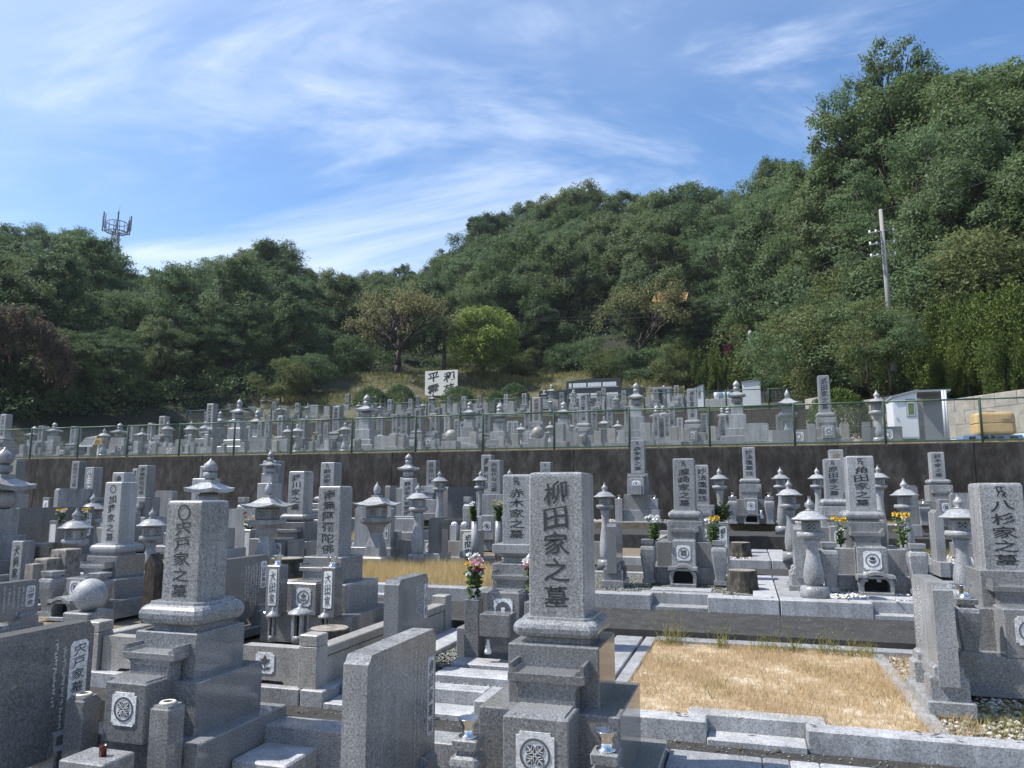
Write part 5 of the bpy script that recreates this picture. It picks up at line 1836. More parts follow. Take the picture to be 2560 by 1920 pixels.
def far_proto(kind, i):
    """one of each far kind, about 1 m wide plots, heights normalised to 1"""
    grp = None
    if kind == 'tomb':
        tall = (.52, .48, .56)[i % 3]
        t = tomb('x', -.085, .085, -.085, 1.0, 1 - tall, 0, FARTXT[i % len(FARTXT)], mat=('light', 'mid', 'light', 'mid', 'warm', 'dark')[i % 6], bmat=('mid', 'mid', 'dark')[i % 3], tmat=('carve', 'ink')[i % 2], lotus=(True, False, 'ogee')[i % 3],
                 basin=(2, None, 3, 6)[i % 4], alt=True, posts=(('square', .09, .26, .21, .12) if i % 2 else None), tube=None, tsize=.6)
    elif kind == 'pillar':
        t = tomb('x', -.075, .075, -.075, 1.0, .28, 0, FARTXT[(i + 1) % len(FARTXT)], mat=('mid', 'light')[i % 2], tmat='carve', lotus=False, basin=None, alt=False, plinth=False)
    elif kind == 'gorinto':
        t = gorinto('x', 0, 0, 0, 1.0, (.30, .26)[i % 2], None, 'light', bodyw=(.20, .19)[i % 2])
    elif kind == 'lantern':
        t = lantern('x', 0, 0, 0, 1.0, (.44, .40)[i % 2], kind=('round', 'round', 'square')[i % 3])
    elif kind == 'ball':
        t = thing('ball_stone', 'x', 'gravestone', (0, 0, 0))
        mb = MB(); mb.lathe(0, 0, [(.27 * math.sin(math.pi * k / 12), .73 - .27 * math.cos(math.pi * k / 12)) for k in range(13)], 22); part('ball', mb, 'warm', t)
        mb = MB(); mb.cbox(-.36, .36, -.3, .3, 0, .47, .01); part('base', mb, 'mid', t)
    elif kind == 'stele':
        t = stele('x', -.36, .36, -.06, .06, 0, 1.0, ('light', 'mid')[i % 2], 'front', None, None, True, lines=3)
    else:
        t = thing('small_gravestone', 'x', 'gravestone', (0, 0, 0))
        mb = MB(); mb.stone(0, 0, sao_prof(.2, .18, .3, 1.0), .02); part('pillar', mb, 'warm' if i % 2 else 'light', t)
        mb = MB(); mb.cbox(-.34, .34, -.3, .3, 0, .3, .01); part('base', mb, 'mid', t)
    register(t)
    return t


NAMES = {'tomb': ('gravestone', 'gravestone'), 'pillar': ('pillar_gravestone', 'gravestone'), 'gorinto': ('five_ring_stupa', 'stone stupa'), 'lantern': ('stone_lantern', 'stone lantern'),
         'ball': ('ball_gravestone', 'gravestone'), 'stele': ('memorial_tablet', 'memorial tablet'), 'small': ('small_gravestone', 'gravestone')}
WORD = {'tomb': 'stacked gravestone', 'pillar': 'plain pillar gravestone', 'gorinto': 'five-ring stupa', 'lantern': 'stone lantern', 'ball': 'ball-topped gravestone', 'stele': 'slab tablet', 'small': 'squat gravestone'}
ORD = ['first', 'second', 'third', 'fourth', 'fifth', 'sixth', 'seventh', 'eighth', 'ninth', 'tenth', 'eleventh', 'twelfth', 'thirteenth', 'fourteenth', 'fifteenth', 'sixteenth', 'seventeenth', 'eighteenth', 'nineteenth', 'twentieth']
SEEN = {}
# photo point (x, top y), kind, depth row, optional real width factor
FARLIST = []


def F_(kind, v, *pts):
    for p in pts:
        FARLIST.append((kind, v, *p))


F_('tomb', 20.6, (17, 1036), (2057, 940))
F_('tomb', 21.5, (110, 1065), (330, 1098), (190, 1074))
F_('gorinto', 21.5, (138, 1056), (300, 1066), (86, 1081))
F_('lantern', 20.4, (262, 1070), (357, 1068), (745, 1057), (864, 1053), (1510, 1043), (1967, 972), (2190, 975))
F_('ball', 34, (198, 1052), (266, 1051))
F_('tomb', 23.5, (412, 1041), (532, 1010), (845, 1016), (1048, 1022), (1344, 994), (1460, 985), (1730, 973), (1220, 1034), (1086, 1034), (953, 1043), (1014, 1033))
F_('gorinto', 22.5, (600, 997), (918, 985), (1590, 955), (1840, 950), (1175, 1003), (1250, 1008), (1409, 1003))
F_('lantern', 23.5, (421, 1052), (515, 1050), (1303, 1064), (1376, 1062), (1425, 1050), (1545, 1070), (720, 1062), (480, 1050))
F_('pillar', 26, (653, 1057), (672, 1055), (624, 1065), (1143, 1049), (1158, 1055), (1276, 1053), (1025, 1048), (1486, 1017), (1392, 1056), (1248, 1038), (1290, 1053), (818, 1058), (475, 1064))
F_('pillar', 24, (1760, 1034), (1640, 1034), (1668, 1034), (1806, 1038), (1700, 1062), (1948, 1037), (1655, 1042), (880, 1060))
F_('gorinto', 28, (645, 1024), (552, 1027), (1641, 1012), (1658, 1012), (1806, 1016), (1820, 1016), (1222, 1050), (1010, 1052))
F_('ball', 20.2, (1128, 1074), (1345, 1066))
F_('stele', 20.8, (648, 1092), (296, 1094), (1890, 1058), (960, 1090), (1420, 1080), (460, 1098), (700, 1098))
F_('small', 20.3, (60, 1112), (150, 1116), (225, 1118), (395, 1112), (430, 1108), (500, 1108), (560, 1110), (690, 1102), (780, 1104), (820, 1100), (895, 1098), (985, 1085), (1005, 1095), (1050, 1104), (1085, 1100), (1185, 1080), (1205, 1095),
   (1290, 1084), (1400, 1060), (1495, 1078), (1530, 1072), (1555, 1076), (1625, 1080), (1685, 1068), (1615, 1058), (1780, 1066), (1930, 1076), (1715, 1072), (2110, 1060), (345, 1104), (470, 1112), (610, 1106), (1255, 1092), (1450, 1090))
F_('tomb', 30, (705, 1040), (760, 1046), (1095, 1020), (990, 1036), (1120, 1040), (1200, 1022), (1320, 1030), (1525, 1022), (1440, 1020), (1570, 1016), (1680, 1012), (900, 1044), (800, 1048), (580, 1052), (380, 1058), (340, 1066))
F_('tomb', 40.5, (267, 1033), (341, 1020), (394, 1017), (446, 1013), (501, 1024), (574, 1012), (688, 1005), (961, 1001), (1028, 1002), (976, 1004), (1014, 1001), (1125, 996), (1161, 995), (1200, 993), (1312, 984), (1405, 986), (1434, 992), (1560, 980), (1691, 964), (1498, 981), (357, 1029), (745, 1008), (1266, 1000), (1640, 985), (550, 1024))
F_('tomb', 44, (622, 999), (636, 1008), (730, 994), (870, 986), (1046, 991), (1300, 972), (1510, 978), (992, 1006), (912, 1000), (790, 1000))
F_('gorinto', 43, (579, 994), (662, 989), (922, 984), (941, 977), (1081, 983), (1240, 991), (1379, 960), (1361, 978), (1434, 976), (1660, 975))
F_('lantern', 39, (476, 1026), (770, 1008), (898, 1004), (951, 1012), (1058, 1004), (1178, 1003), (1376, 1004), (325, 1032), (428, 1026), (700, 1012), (1250, 1008), (1470, 1000), (1540, 1000))
F_('small', 39.5, (300, 1042), (372, 1034), (410, 1034), (460, 1032), (520, 1030), (590, 1026), (650, 1022), (715, 1016), (820, 1014), (850, 1012), (930, 1014), (1000, 1012), (1070, 1012), (1110, 1010), (1140, 1010), (1190, 1010), (1215, 1008), (1280, 1004), (1330, 1002), (1390, 1000), (1450, 1000), (1520, 996), (1580, 996), (1620, 994), (1700, 988), (1715, 990))
F_('stele', 41, (630, 1016), (785, 1012), (1275, 1012), (1530, 990))
FARLIST.sort(key=lambda a: a[2])
OWN_TEXT = {2057: '武田家之墓', 1460: '西江家之墓', 1730: '井勝家之墓'}
rr = random.Random(17)
count = {}
for kind, v, x, y in FARLIST:
    v = v + rr.uniform(-.45, .45) * (1 if v < 25 else 2)
    third = v > 37
    if third:
        v = max(v, 38.1)
    uu, zt = at(x, y, v)
    gz = g3(v) if third else g2(v)
    H = zt - gz
    lim = {'tomb': (1.1, 2.2), 'pillar': (.9, 1.7), 'gorinto': (1.2, 2.7), 'lantern': (.9, 1.9), 'ball': (.6, 1.3), 'stele': (.5, 1.0), 'small': (.25, .9)}[kind]
    H = min(max(H, lim[0]), lim[1])
    k = count.get(kind, 0)
    count[kind] = k + 1
    key = (kind, k % 6)
    if x in OWN_TEXT:
        o = tomb('x', -.085, .085, -.085, 1.0, .46, 0, OWN_TEXT[x], mat='light', tmat='ink', lotus=True, basin=6 if x != 1460 else 1, alt=True, tsize=.6)
    elif key not in FAR:
        o = far_proto(kind, k % 6)
        FAR[key] = o
    else:
        o = copy_tree(FAR[key])
    o.location = (uu, v, gz)
    s = {'tomb': 1.55, 'pillar': 1.4, 'gorinto': 1.75, 'lantern': 1.1, 'ball': .75, 'stele': .8, 'small': .75}[kind]
    s = s * (.75 + .25 * H / s) * rr.uniform(.94, 1.06)
    if kind in ('ball', 'small', 'stele', 'lantern'):
        s = H if kind != 'stele' else .85
    o.scale = (s, s, H)
    o.rotation_euler = (0, 0, rr.uniform(-.03, .03))
    # a label that can be followed: terrace, fence bay counted from the far end, place inside it
    posts = P2 if third else P1
    bay = max(0, min(len(posts) - 1, int(round((x - 0) / 1))))
    px = [(q, q * 0) for q in posts]
    fu = at(x, 1100, 18.82)[0] if not third else at(x, 1020, 37.15)[0]
    vis0 = at(0, 1100, 18.82)[0] if not third else at(140, 1020, 37.15)[0]
    b = int((fu - vis0) / 1.92)
    b = max(0, min(19, b))
    rowname = 'third terrace' if third else ('second terrace front row' if v < 21.9 else ('second terrace middle row' if v < 25.4 else 'second terrace back row'))
    sk_ = (kind, rowname, b)
    n = SEEN.get(sk_, 0)
    SEEN[sk_] = n + 1
    hw = 'tall ' if H > lim[0] + .62 * (lim[1] - lim[0]) else ('short ' if H < lim[0] + .3 * (lim[1] - lim[0]) else '')
    lab = f"{hw}{WORD[kind]}, {rowname}, behind {ORD[b]} fence bay from far end"
    if n:
        lab = f"{hw}{WORD[kind]}, {rowname}, {ORD[b]} fence bay from far end, {('next', 'third', 'fourth', 'fifth', 'sixth', 'seventh')[min(n - 1, 5)]} along"
    o.name = NAMES[kind][0]
    tag(o, lab, NAMES[kind][1], {'tomb': 'far gravestones on the upper terraces', 'pillar': 'far gravestones on the upper terraces', 'small': 'far gravestones on the upper terraces', 'ball': 'far gravestones on the upper terraces', 'gorinto': 'stupas on the upper terraces', 'lantern': 'lanterns on the upper terraces', 'stele': 'tablets on the upper terraces'}[kind])

# crest plot walls near the fence
for x0, x1, y0, v, txt in ((1930, 2040, 1075, 19.9, 0), (2155, 2255, 1068, 19.9, 1), (380, 455, 1117, 19.9, 2), (475, 530, 1117, 19.9, 3)):
    a, z = at(x0, y0, v)
    b, _ = at(x1, y0, v)
    fence_wall(['dark plot wall with ring crest behind the fence, nearest the round bush', 'dark plot wall with ring crest beside the white hut', 'plot wall with ring crest, first of a pair behind the fence', 'plot wall with ring crest, second of a pair behind the fence'][txt], a, b, v, g2(v), z, .14, 'dark', 6, (a + b) / 2 + .1, postat=((b - .1,) if txt == 0 else (a + .1,)), postz=z + .12, pw=.18)
BP('pink lily bouquet behind the lower fence', 789, 1098, 20.6, .22, [('p_pink', 6, .95)], seed=51, spread=.12, leafy=2)
BP('white bouquet behind the lower fence beside a lantern', 848, 1092, 20.6, .22, [('p_white', 8, .95)], seed=52, spread=.12, leafy=2)
BP('yellow bouquet on the third terrace', 702, 1036, 39, .30, [('p_yellow', 10, .95)], seed=53, spread=.25, leafy=1)

# ---------------------------------------------------------------- signs, huts and things behind the fence
u0, z0 = at(192, 1117, 18.95)
u1, z1 = at(240, 1089, 18.95)
t = thing('notice_board', 'tilted white notice board tied to the lower fence', 'sign', ((u0 + u1) / 2, 18.99, z0))
mb = MB()
w = (u1 - u0)
mb.prism([(-w / 2, 0), (w * .28, 0), (w / 2, z1 - z0), (-w * .12, z1 - z0 - .05)], 0, .02)
part('board', mb, 'wht', t)
mb = MB()
r_ = random.Random(3)
for i in range(5):
    zz = (z1 - z0) * (.2 + .14 * i)
    for k in range(9):
        xx = -w * .34 + w * .16 * (i / 4) + k * w * .07
        mb.add([(xx, -.003, zz), (xx + w * .045, -.003, zz), (xx + w * .05, -.003, zz + .03), (xx + .005, -.003, zz + .03)], [(0, 1, 2, 3)])
part('notice_lines', mb, 'carve', t)
u0, z0 = at(235, 1112, 19.3)
u1, z1 = at(255, 1095, 19.3)
t = thing('yellow_sign', 'small yellow notice on a white post behind the lower fence', 'sign', ((u0 + u1) / 2, 19.3, WT))
mb = MB(); mb.cbox(-.035, .035, .012, .06, 0, z1 - WT - .03, .004); part('post', mb, 'wht', t)
mb = MB(); mb.box(-(u1 - u0) / 2, (u1 - u0) / 2, -.01, .01, z0 - WT, z1 - WT); part('board', mb, 'yellowsign', t)
mb = MB()
for i in range(4):
    mb.box(-(u1 - u0) * .36, (u1 - u0) * (.36 - .12 * (i % 2)), -.013, -.0105, z0 - WT + .03 + i * .035, z0 - WT + .042 + i * .035)
part('notice_lines', mb, 'maroon', t)

v = 47.5
u0, z0 = at(1062, 990, v)
u1, z1 = at(1144, 924, v)
cu = (u0 + u1) / 2
t = thing('cemetery_sign', 'big cream sign with four black characters on poles before the grass bank', 'sign', (cu, v, z0 - 2.2))
w, h = (u1 - u0), z1 - z0
mb = MB(); mb.box(-w / 2, w / 2, 0, .05, 2.2, 2.2 + h * .49); mb.box(-w / 2, w / 2, 0, .05, 2.2 + h * .495, 2.2 + h); part('board', mb, 'cream', t)
for s in (-.42, .42):
    mb = MB(); mb.tube((s * w, .09, -.5), (s * w, .09, 2.2 + h * .9), .045, n=8); part('sign_pole', mb, 'pole', t)
for ch, px, pz in (('平', -.24, .74), ('和', .24, .74), ('霊', -.24, .25), ('苑', .24, .25)):
    vs, fs, n = glyph_col(ch, .018)
    mb = MB()
    mb.add([(px * w + x * w * .40, -.006, 2.2 + pz * h + (q - .5) * h * .46) for x, q in vs], fs)
    part('sign_character', mb, 'ink', t)

# monument wall with rows of name tablets
v = 45.2
u0, zb = at(1416, 1000, v)
u1, zt = at(1551, 943, v)
uA, zA = at(1347, 977, v)
uB, zB = at(1612, 968, v)
gz = g3(v) - .3
t = thing('memorial_monument', 'dark blue-black memorial wall with two rows of pale name tablets', 'monument', ((u0 + u1) / 2, v, gz))
c = (u0 + u1) / 2
w = u1 - u0
mb = MB()
H = zt - gz
n = 12
top = [(-w / 2 + w * i / n, H - .22 * (1 - math.sin(math.pi * min(1, .12 + .65 * i / n)))) for i in range(n + 1)]
mb.prism([(-w / 2, 0), (w / 2, 0)] + top[::-1], 0, .5)
part('main_wall', mb, 'navy', t)
for (a, b, zz) in ((uA, u0, zA), (u1, uB, zB)):
    mb = MB(); mb.cbox(a - c, b - c, .03, .45, 0, zz - gz, .02); part('wing_wall', mb, 'navy', t)
for row in (.86, .52):
    mb = MB(); mb.box(-w * .46, w * .46, -.03, -.002, H * .0 + (H - 1.9) + 1.9 * row - .30, (H - 1.9) + 1.9 * row - .27); part('tablet_shelf', mb, 'pipe', t)
    me = None
    for k in range(36):
        x = -w * .45 + w * .90 * (k + .5) / 36
        if me is None:
            mb = MB(); mb.box(-w * .0105, w * .0105, -.02, -.001, -.25, .0); me = mb.mesh('name_tablet', 'wht')
        if (k * 7 + int(row * 10)) % 11 == 0:
            continue
        link('name_tablet', me, t, (x, -.003, (H - 1.9) + 1.9 * row + .01))
v = 40.5
u0, zb = at(1626, 1012, v)
u1, zt = at(1678, 967, v)
t = thing('columbarium', 'flat-roofed grey stone columbarium with pale columns', 'columbarium', ((u0 + u1) / 2, v, g3(v)))
w, H = u1 - u0, zt - g3(v)
mb = MB(); mb.cbox(-w / 2, w / 2, .1, .9, 0, H - .12, .01); part('body', mb, 'mid', t)
mb = MB(); mb.cbox(-w * .54, w * .54, -.05, .95, H - .12, H, .01); part('roof_slab', mb, 'pale', t)
for s in (-.36, -.16, .16, .36):
    mb = MB(); mb.cbox(s * w - w * .07, s * w + w * .07, .0, .12, 0, H - .125, .01); part('column', mb, 'pale', t)
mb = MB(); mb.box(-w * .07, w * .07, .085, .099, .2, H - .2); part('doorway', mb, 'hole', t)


def hut(label, x0, x1, x2, yt0, yt1, yb, v, depth, winx=None):
    """white store hut: front face x0..x1, side face x1..x2"""
    a, zb = at(x0, yb, v)
    b, _ = at(x1, yb, v)
    _, zA = at(x0, yt0, v)
    _, zB = at(x1, yt1, v)
    t = thing('store_hut', label, 'hut', ((a + b) / 2, v, zb))
    w = b - a
    h0, h1 = zA - zb, zB - zb
    mb = MB()
    mb.add([(-w / 2, 0, 0), (w / 2, 0, 0), (w / 2, 0, h1 - .05), (-w / 2, 0, h0 - .05), (-w / 2, depth, 0), (w / 2, depth, 0), (w / 2, depth, h1 - .05), (-w / 2, depth, h0 - .05)],
           [(0, 1, 2, 3), (1, 5, 6, 2), (5, 4, 7, 6), (4, 0, 3, 7), (3, 2, 6, 7)])
    part('walls', mb, 'hut', t)
    mb = MB()
    mb.add([(-w * .55, -.06, h0 - .05), (w * .55, -.06, h1 - .045), (w * .55, depth + .06, h1 - .045), (-w * .55, depth + .06, h0 - .05), (-w * .55, -.06, h0), (w * .55, -.06, h1 + .005), (w * .55, depth + .06, h1 + .005), (-w * .55, depth + .06, h0)],
           [(0, 3, 2, 1), (4, 5, 6, 7), (0, 1, 5, 4), (1, 2, 6, 5), (2, 3, 7, 6), (3, 0, 4, 7)])
    part('roof', mb, 'hutgrey', t)
    mb = MB(); mb.box(w / 2 + .002, w / 2 + .012, .03, depth - .03, .05, h1 - .12); part('side_panel', mb, 'hutgrey', t)
    mb = MB(); mb.box(-w * .47, w * .47, -.012, -.002, .04, min(h0, h1) - .10); d = part('door', mb, 'hut', t)
    mb = MB(); mb.box(-w * .40, -w * .36, -.03, -.0125, h0 * .45, h0 * .52); part('handle', mb, 'pipe', d)
    if winx is not None:
        mb = MB(); mb.box(w * winx - w * .19, w * winx + w * .19, -.022, -.0125, min(h0, h1) * .50, min(h0, h1) * .92); wd = part('notice_frame', mb, 'hutgrey', d)
        mb = MB(); mb.box(w * winx - w * .16, w * winx + w * .16, -.026, -.0225, min(h0, h1) * .53, min(h0, h1) * .89); part('notice_panel', mb, 'pipe', d)
        mb = MB(); mb.box(w * winx - w * .11, w * winx + w * .12, -.029, -.0265, min(h0, h1) * .56, min(h0, h1) * .82); part('notice_paper', mb, 'leafy', d)
    return t


hut('white store hut with a framed notice close to the right end of the lower fence', 2238, 2300, 2345, 990, 974, 1098, 20.6, .9, .22)
hut('white store hut with green notices on the third terrace', 1738, 1760, 1782, 970, 961, 1022, 40, 1.4, 0.0)
hut('taller white store shed between the cypress hedge and the fence', 1858, 1904, 1916, 954, 947, 1018, 38.8, 1.4, None)
# open lean-to behind the near hut: dark bay with posts
u0, z0 = at(2305, 1098, 21.2)
u1, z1 = at(2372, 978, 21.2)
t = thing('lean_to', 'open-fronted lean-to with dark interior beside the white hut', 'shed', ((u0 + u1) / 2, 21.2, z0))
w, H = u1 - u0, z1 - z0
mb = MB(); mb.box(-w / 2, w / 2, .8, .85, 0, H); part('back_wall', mb, 'hutgrey', t)
mb = MB(); mb.box(-w / 2, -w * .32, .2, .28, 0, H * .9); part('board', mb, 'block', t)
mb = MB(); mb.box(-w * .55, w * .55, -.05, .95, H, H + .05); part('roof', mb, 'hutgrey', t)
for i, x in enumerate((2356, 2362)):
    mb = MB()
    uu, zt = at(x, 976, 20.7)
    mb.tube((0, 0, 0), (0, 0, zt - g2(20.7)), .032, n=10)
    o = link('drain_pipe', mb.mesh('drain_pipe', 'pipe'), None, (uu, 20.7, g2(20.7)))
    tag(o, ['grey upright pipe nearer the white hut', 'grey upright pipe nearer the yellow tank'][i], 'pipe', 'pair of upright pipes by the white hut')
# concrete block wall running back on the right
pa, pb = Vector((2.1, 28.5, 0)), Vector((7.6, 20.3, 0))
d = (pb - pa)
L = d.length
d.normalize()
ang = math.atan2(d.y, d.x)
t = thing('block_wall', 'pale concrete block wall stepping up behind the huts and tank', 'wall', (pa.x, pa.y, 1.5), ang)
bw, bh = .62, .36
me = None
k = 0
rr = random.Random(4)
for j in range(7):
    for i in range(int(L / bw) + 1):
        x = i * bw + (bw / 2 if j % 2 else 0)
        zt = 1.42 - 0.95 * (x / L)
        if j * bh > zt + .1:
            continue
        if me is None:
            mb = MB(); mb.cbox(.004, bw - .004, 0, .2, .004, bh - .004, .008); me = mb.mesh('concrete_block', 'block')
        o = link('concrete_block', me, t, (x, rr.uniform(0, .012), j * bh))
mb = MB(); mb.box(0, L + .6, .01, .012, 0, .7); part('mortar', mb, 'old', t)
# bank retained by the block wall
u0, z0 = at(2443, 1087, 20.0)
u1, z1 = at(2540, 1028, 20.0)
w, H = u1 - u0, z1 - z0
t = thing('water_tank', 'ribbed orange-yellow plastic tank lying on blue pallets', 'tank', ((u0 + u1) / 2, 20.3, z0))
mb = MB()
rs = []
for f, s in ((0, .86), (.04, .97), (.12, 1), (.46, .99), (.5, .94), (.54, .99), (.88, .98), (.96, .93), (1, .80)):
    zz = H * f
    a, b = w / 2 * s, .32 * s
    c = .10
    rs.append([(-a + c, -b, zz), (a - c, -b, zz), (a - c * .3, -b + c * .3, zz), (a, -b + c, zz), (a, b - c, zz), (a - c, b, zz), (-a + c, b, zz), (-a, b - c, zz), (-a, -b + c, zz), (-a + c * .3, -b + c * .3, zz)])
mb.rings(rs)
part('body', mb, 'tank', t)
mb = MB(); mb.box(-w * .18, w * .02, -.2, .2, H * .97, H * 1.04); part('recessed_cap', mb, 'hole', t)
mb = MB(); mb.box(w * .1, w * .34, -.335, -.322, H * .66, H * .86); part('label_boss', mb, 'tank', t)
for i, (x, w_) in enumerate(((2450, .62), (2520, .62))):
    uu, zz = at(x, 1098, 20.0)
    t = thing('plastic_pallet', ['blue plastic pallet under the tank end nearer the huts', 'blue plastic pallet under the tank end at the photo edge'][i], 'pallet', (uu, 20.05, zz - .02), 0, 'blue plastic pallets under the tank')
    mb = MB(); mb.box(-w_ / 2, w_ / 2, 0, .6, .09, .12); part('deck', mb, 'blue', t)
    for xx in (-.27, 0, .27):
        mb = MB(); mb.box(xx - .06, xx + .06, 0, .6, 0, .09); part('runner', mb, 'blue', t)
# odds and ends on the third terrace between the sheds
rr = random.Random(9)
for i, (x, m, lab) in enumerate(((1793, 'wht', 'white bucket between the two white sheds'), (1803, 'blue', 'blue bucket between the two white sheds'), (1812, 'pipe', 'grey can between the two white sheds'), (1822, 'glass', 'pale plastic can next to the tall shed'))):
    uu, zz = at(x, 1002, 40)
    mb = MB(); mb.lathe(0, 0, [(.13, 0), (.16, .34), (.15, .35), (.13, .30)], 14)
    o = link('bucket', mb.mesh('bucket', m), None, (uu, 40, g3(40) + .45))
    tag(o, lab, 'bucket')
uu, zz = at(1810, 1010, 40.2)
mb = MB(); mb.cbox(-.9, .9, -.3, .3, 0, .45, .01)
o = link('wash_stand', mb.mesh('wash_stand', 'pale'), None, (uu, 40.1, g3(40)))
tag(o, 'pale concrete wash stand carrying buckets between the sheds', 'wash stand')

# pagoda finial rising from the hedge
v = 45.6
uu, zt = at(1875, 826, v)
t = thing('stone_pagoda', 'white stone pagoda spire rising out of the cypress hedge', 'pagoda', (uu, v, g3(44) + .5))
H = zt - (g3(44) + .5)
mb = MB(); mb.lathe(0, 0, [(.16, H - 1.25), (.13, H - .8), (.17, H - .75), (.10, H - .3), (.14, H - .25), (.10, H - .05), (.02, H)], 14); part('spire', mb, 'pale', t)
z = H - 1.25
for k in range(3):
    mb = MB(); sq_roof(mb, 0, 0, 1.0 + .25 * k, z - .35, z, .10, .2); part('roof', mb, 'pale', t)
    mb = MB(); mb.cbox(-.35 - .08 * k, .35 + .08 * k, -.35, .35, z - .95, z - .352, .01); part('storey', mb, 'light', t)
    z -= .95
mb = MB(); mb.box(-.6, .6, -.6, .6, -1, max(.1, z)); part('base', mb, 'light', t)

# utility pole and wires
v = 26.5
uu, zt = at(2198, 524, v)
_, zb = at(2208, 760, v)
t = thing('utility_pole', 'slim concrete utility pole with three pairs of crossarms before the big tree', 'utility pole', (uu + .06, v, zb - 2.2))
H = zt - zb + 2.2
mb = MB(); mb.tube((0.03, 0, 0), (-.02, 0, H), .10, .055, 12); part('pole', mb, 'pole', t)
for k in range(3):
    z = H - .75 - .40 * k
    mb = MB(); mb.tube((-.45, -.2, z - .09), (.38, .15, z + .09), .022, n=6); a_ = part('crossarm', mb, 'pole', t)
    for s in (-.42, -.22, .33):
        mb = MB(); mb.lathe(s, -.2 + .3 * (s + .6), [(.02, z - .05 + .11 * s), (.035, z + .02 + .11 * s), (.02, z + .07 + .11 * s)], 8); part('insulator', mb, 'wht', a_)


def wire(label, pts, r=.006):
    mb = MB()
    P = [Vector(p) for p in pts]
    for a, b in zip(P[:-1], P[1:]):
        pr = a
        for i in range(1, 13):
            f = i / 12
            q = a.lerp(b, f) - Vector((0, 0, 4 * .012 * (b - a).length * f * (1 - f)))
            mb.tube(pr, q, r, n=4)
            pr = q
    o = link('overhead_wire', mb.mesh('overhead_wire', 'cable'), None)
    tag(o, label, 'wire', 'overhead wires strung from the utility pole')


def w3(x, y, v):
    a, z = at(x, y, v)
    return (a, v, z)


wire('top wire from the pole towards the photo edge', [w3(2200, 525, 26.5), w3(2560, 425, 24)])
wire('top wire from the pole across the wood', [w3(2200, 525, 26.5), w3(1330, 705, 52), w3(1040, 700, 70)])
wire('lower wire from the pole across the wood', [w3(2202, 600, 26.5), w3(1720, 770, 45), w3(1250, 795, 56)])
wire('lowest wire from the pole across the wood', [w3(2203, 625, 26.5), w3(1700, 785, 45), w3(1350, 800, 54)])

# lattice telecom tower beyond the left wood
v = 96
ux, zt = at(296, 512, v)
t = thing('telecom_tower', 'grey lattice telecom tower with a ring of panel antennas above the trees', 'telecom tower', (ux, v, 18))
_, zh = at(296, 580, v)
H = zh - 18
mb = MB()
leg = lambda k, f: Vector(((1.35 - .75 * f) * math.cos(R(90 + 120 * k)), (1.35 - .75 * f) * math.sin(R(90 + 120 * k)), H * f))
for k in range(3):
    mb.tube(leg(k, 0), leg(k, 1), .15, .12, 6)
nseg = 9
for s in range(nseg):
    for k in range(3):
        a = leg(k, s / nseg); b = leg((k + 1) % 3, (s + 1) / nseg); c = leg((k + 1) % 3, s / nseg); d_ = leg(k, (s + 1) / nseg)
        mb.tube(a, b, .06, n=4); mb.tube(c, d_, .05, n=4); mb.tube(d_, b, .06, n=4)
part('lattice_mast', mb, 'towersteel', t)
mb = MB()
for zz, rad in ((H, 1.6), (H + 1.6, 1.55)):
    for i in range(16):
        a0, a1 = 6.2832 * i / 16, 6.2832 * (i + 1) / 16
        mb.tube((rad * math.cos(a0), rad * math.sin(a0), zz), (rad * math.cos(a1), rad * math.sin(a1), zz), .09 if zz == H else .07, n=5)
for i in range(12):
    a0 = 6.2832 * i / 12
    mb.tube((1.6 * math.cos(a0), 1.6 * math.sin(a0), H), (1.55 * math.cos(a0), 1.55 * math.sin(a0), H + 1.6), .05, n=4)
    mb.tube((1.6 * math.cos(a0), 1.6 * math.sin(a0), H), (.4 * math.cos(a0), .4 * math.sin(a0), H - .1), .06, n=4)
part('platform', mb, 'towersteel', t)
for i in range(6):
    a0 = 6.2832 * (i + .3) / 6
    r = 2.3
    mb = MB()
    cx_, cy_ = r * math.cos(a0), r * math.sin(a0)
    mb.cbox(cx_ - .10, cx_ + .10, cy_ - .09, cy_ + .09, H + .2, H + 2.8, .03)
    mb.tube((cx_ * .86, cy_ * .86, H + .1), (cx_ * .86, cy_ * .86, H + 2.7), .07, n=5)
    mb.tube((cx_ * .7, cy_ * .7, H + .2), (cx_, cy_, H + .3), .05, n=4)
    part('panel_antenna', mb, 'towersteel', t)
for s in (-1, 1):
    mb = MB(); mb.cbox(s * 1.85 - .17, s * 1.85 + .17, -.12, .12, H - 7.4, H - 4.8, .03); mb.tube((s * .8, 0, H - 6), (s * 1.85, 0, H - 6), .07, n=5); part('panel_antenna', mb, 'towersteel', t)
mb = MB(); mb.tube((0.2, 0, H), (.35, 0, zt - 18), .06, .03, 5); part('lightning_rod', mb, 'towersteel', t)


# ---------------------------------------------------------------- hillside and woods
def interp(x, pts):
    if x <= pts[0][0]:
        return pts[0][1]
    for (a, b), (c, d) in zip(pts[:-1], pts[1:]):
        if x <= c:
            return b + (d - b) * (x - a) / (c - a)
    return pts[-1][1]


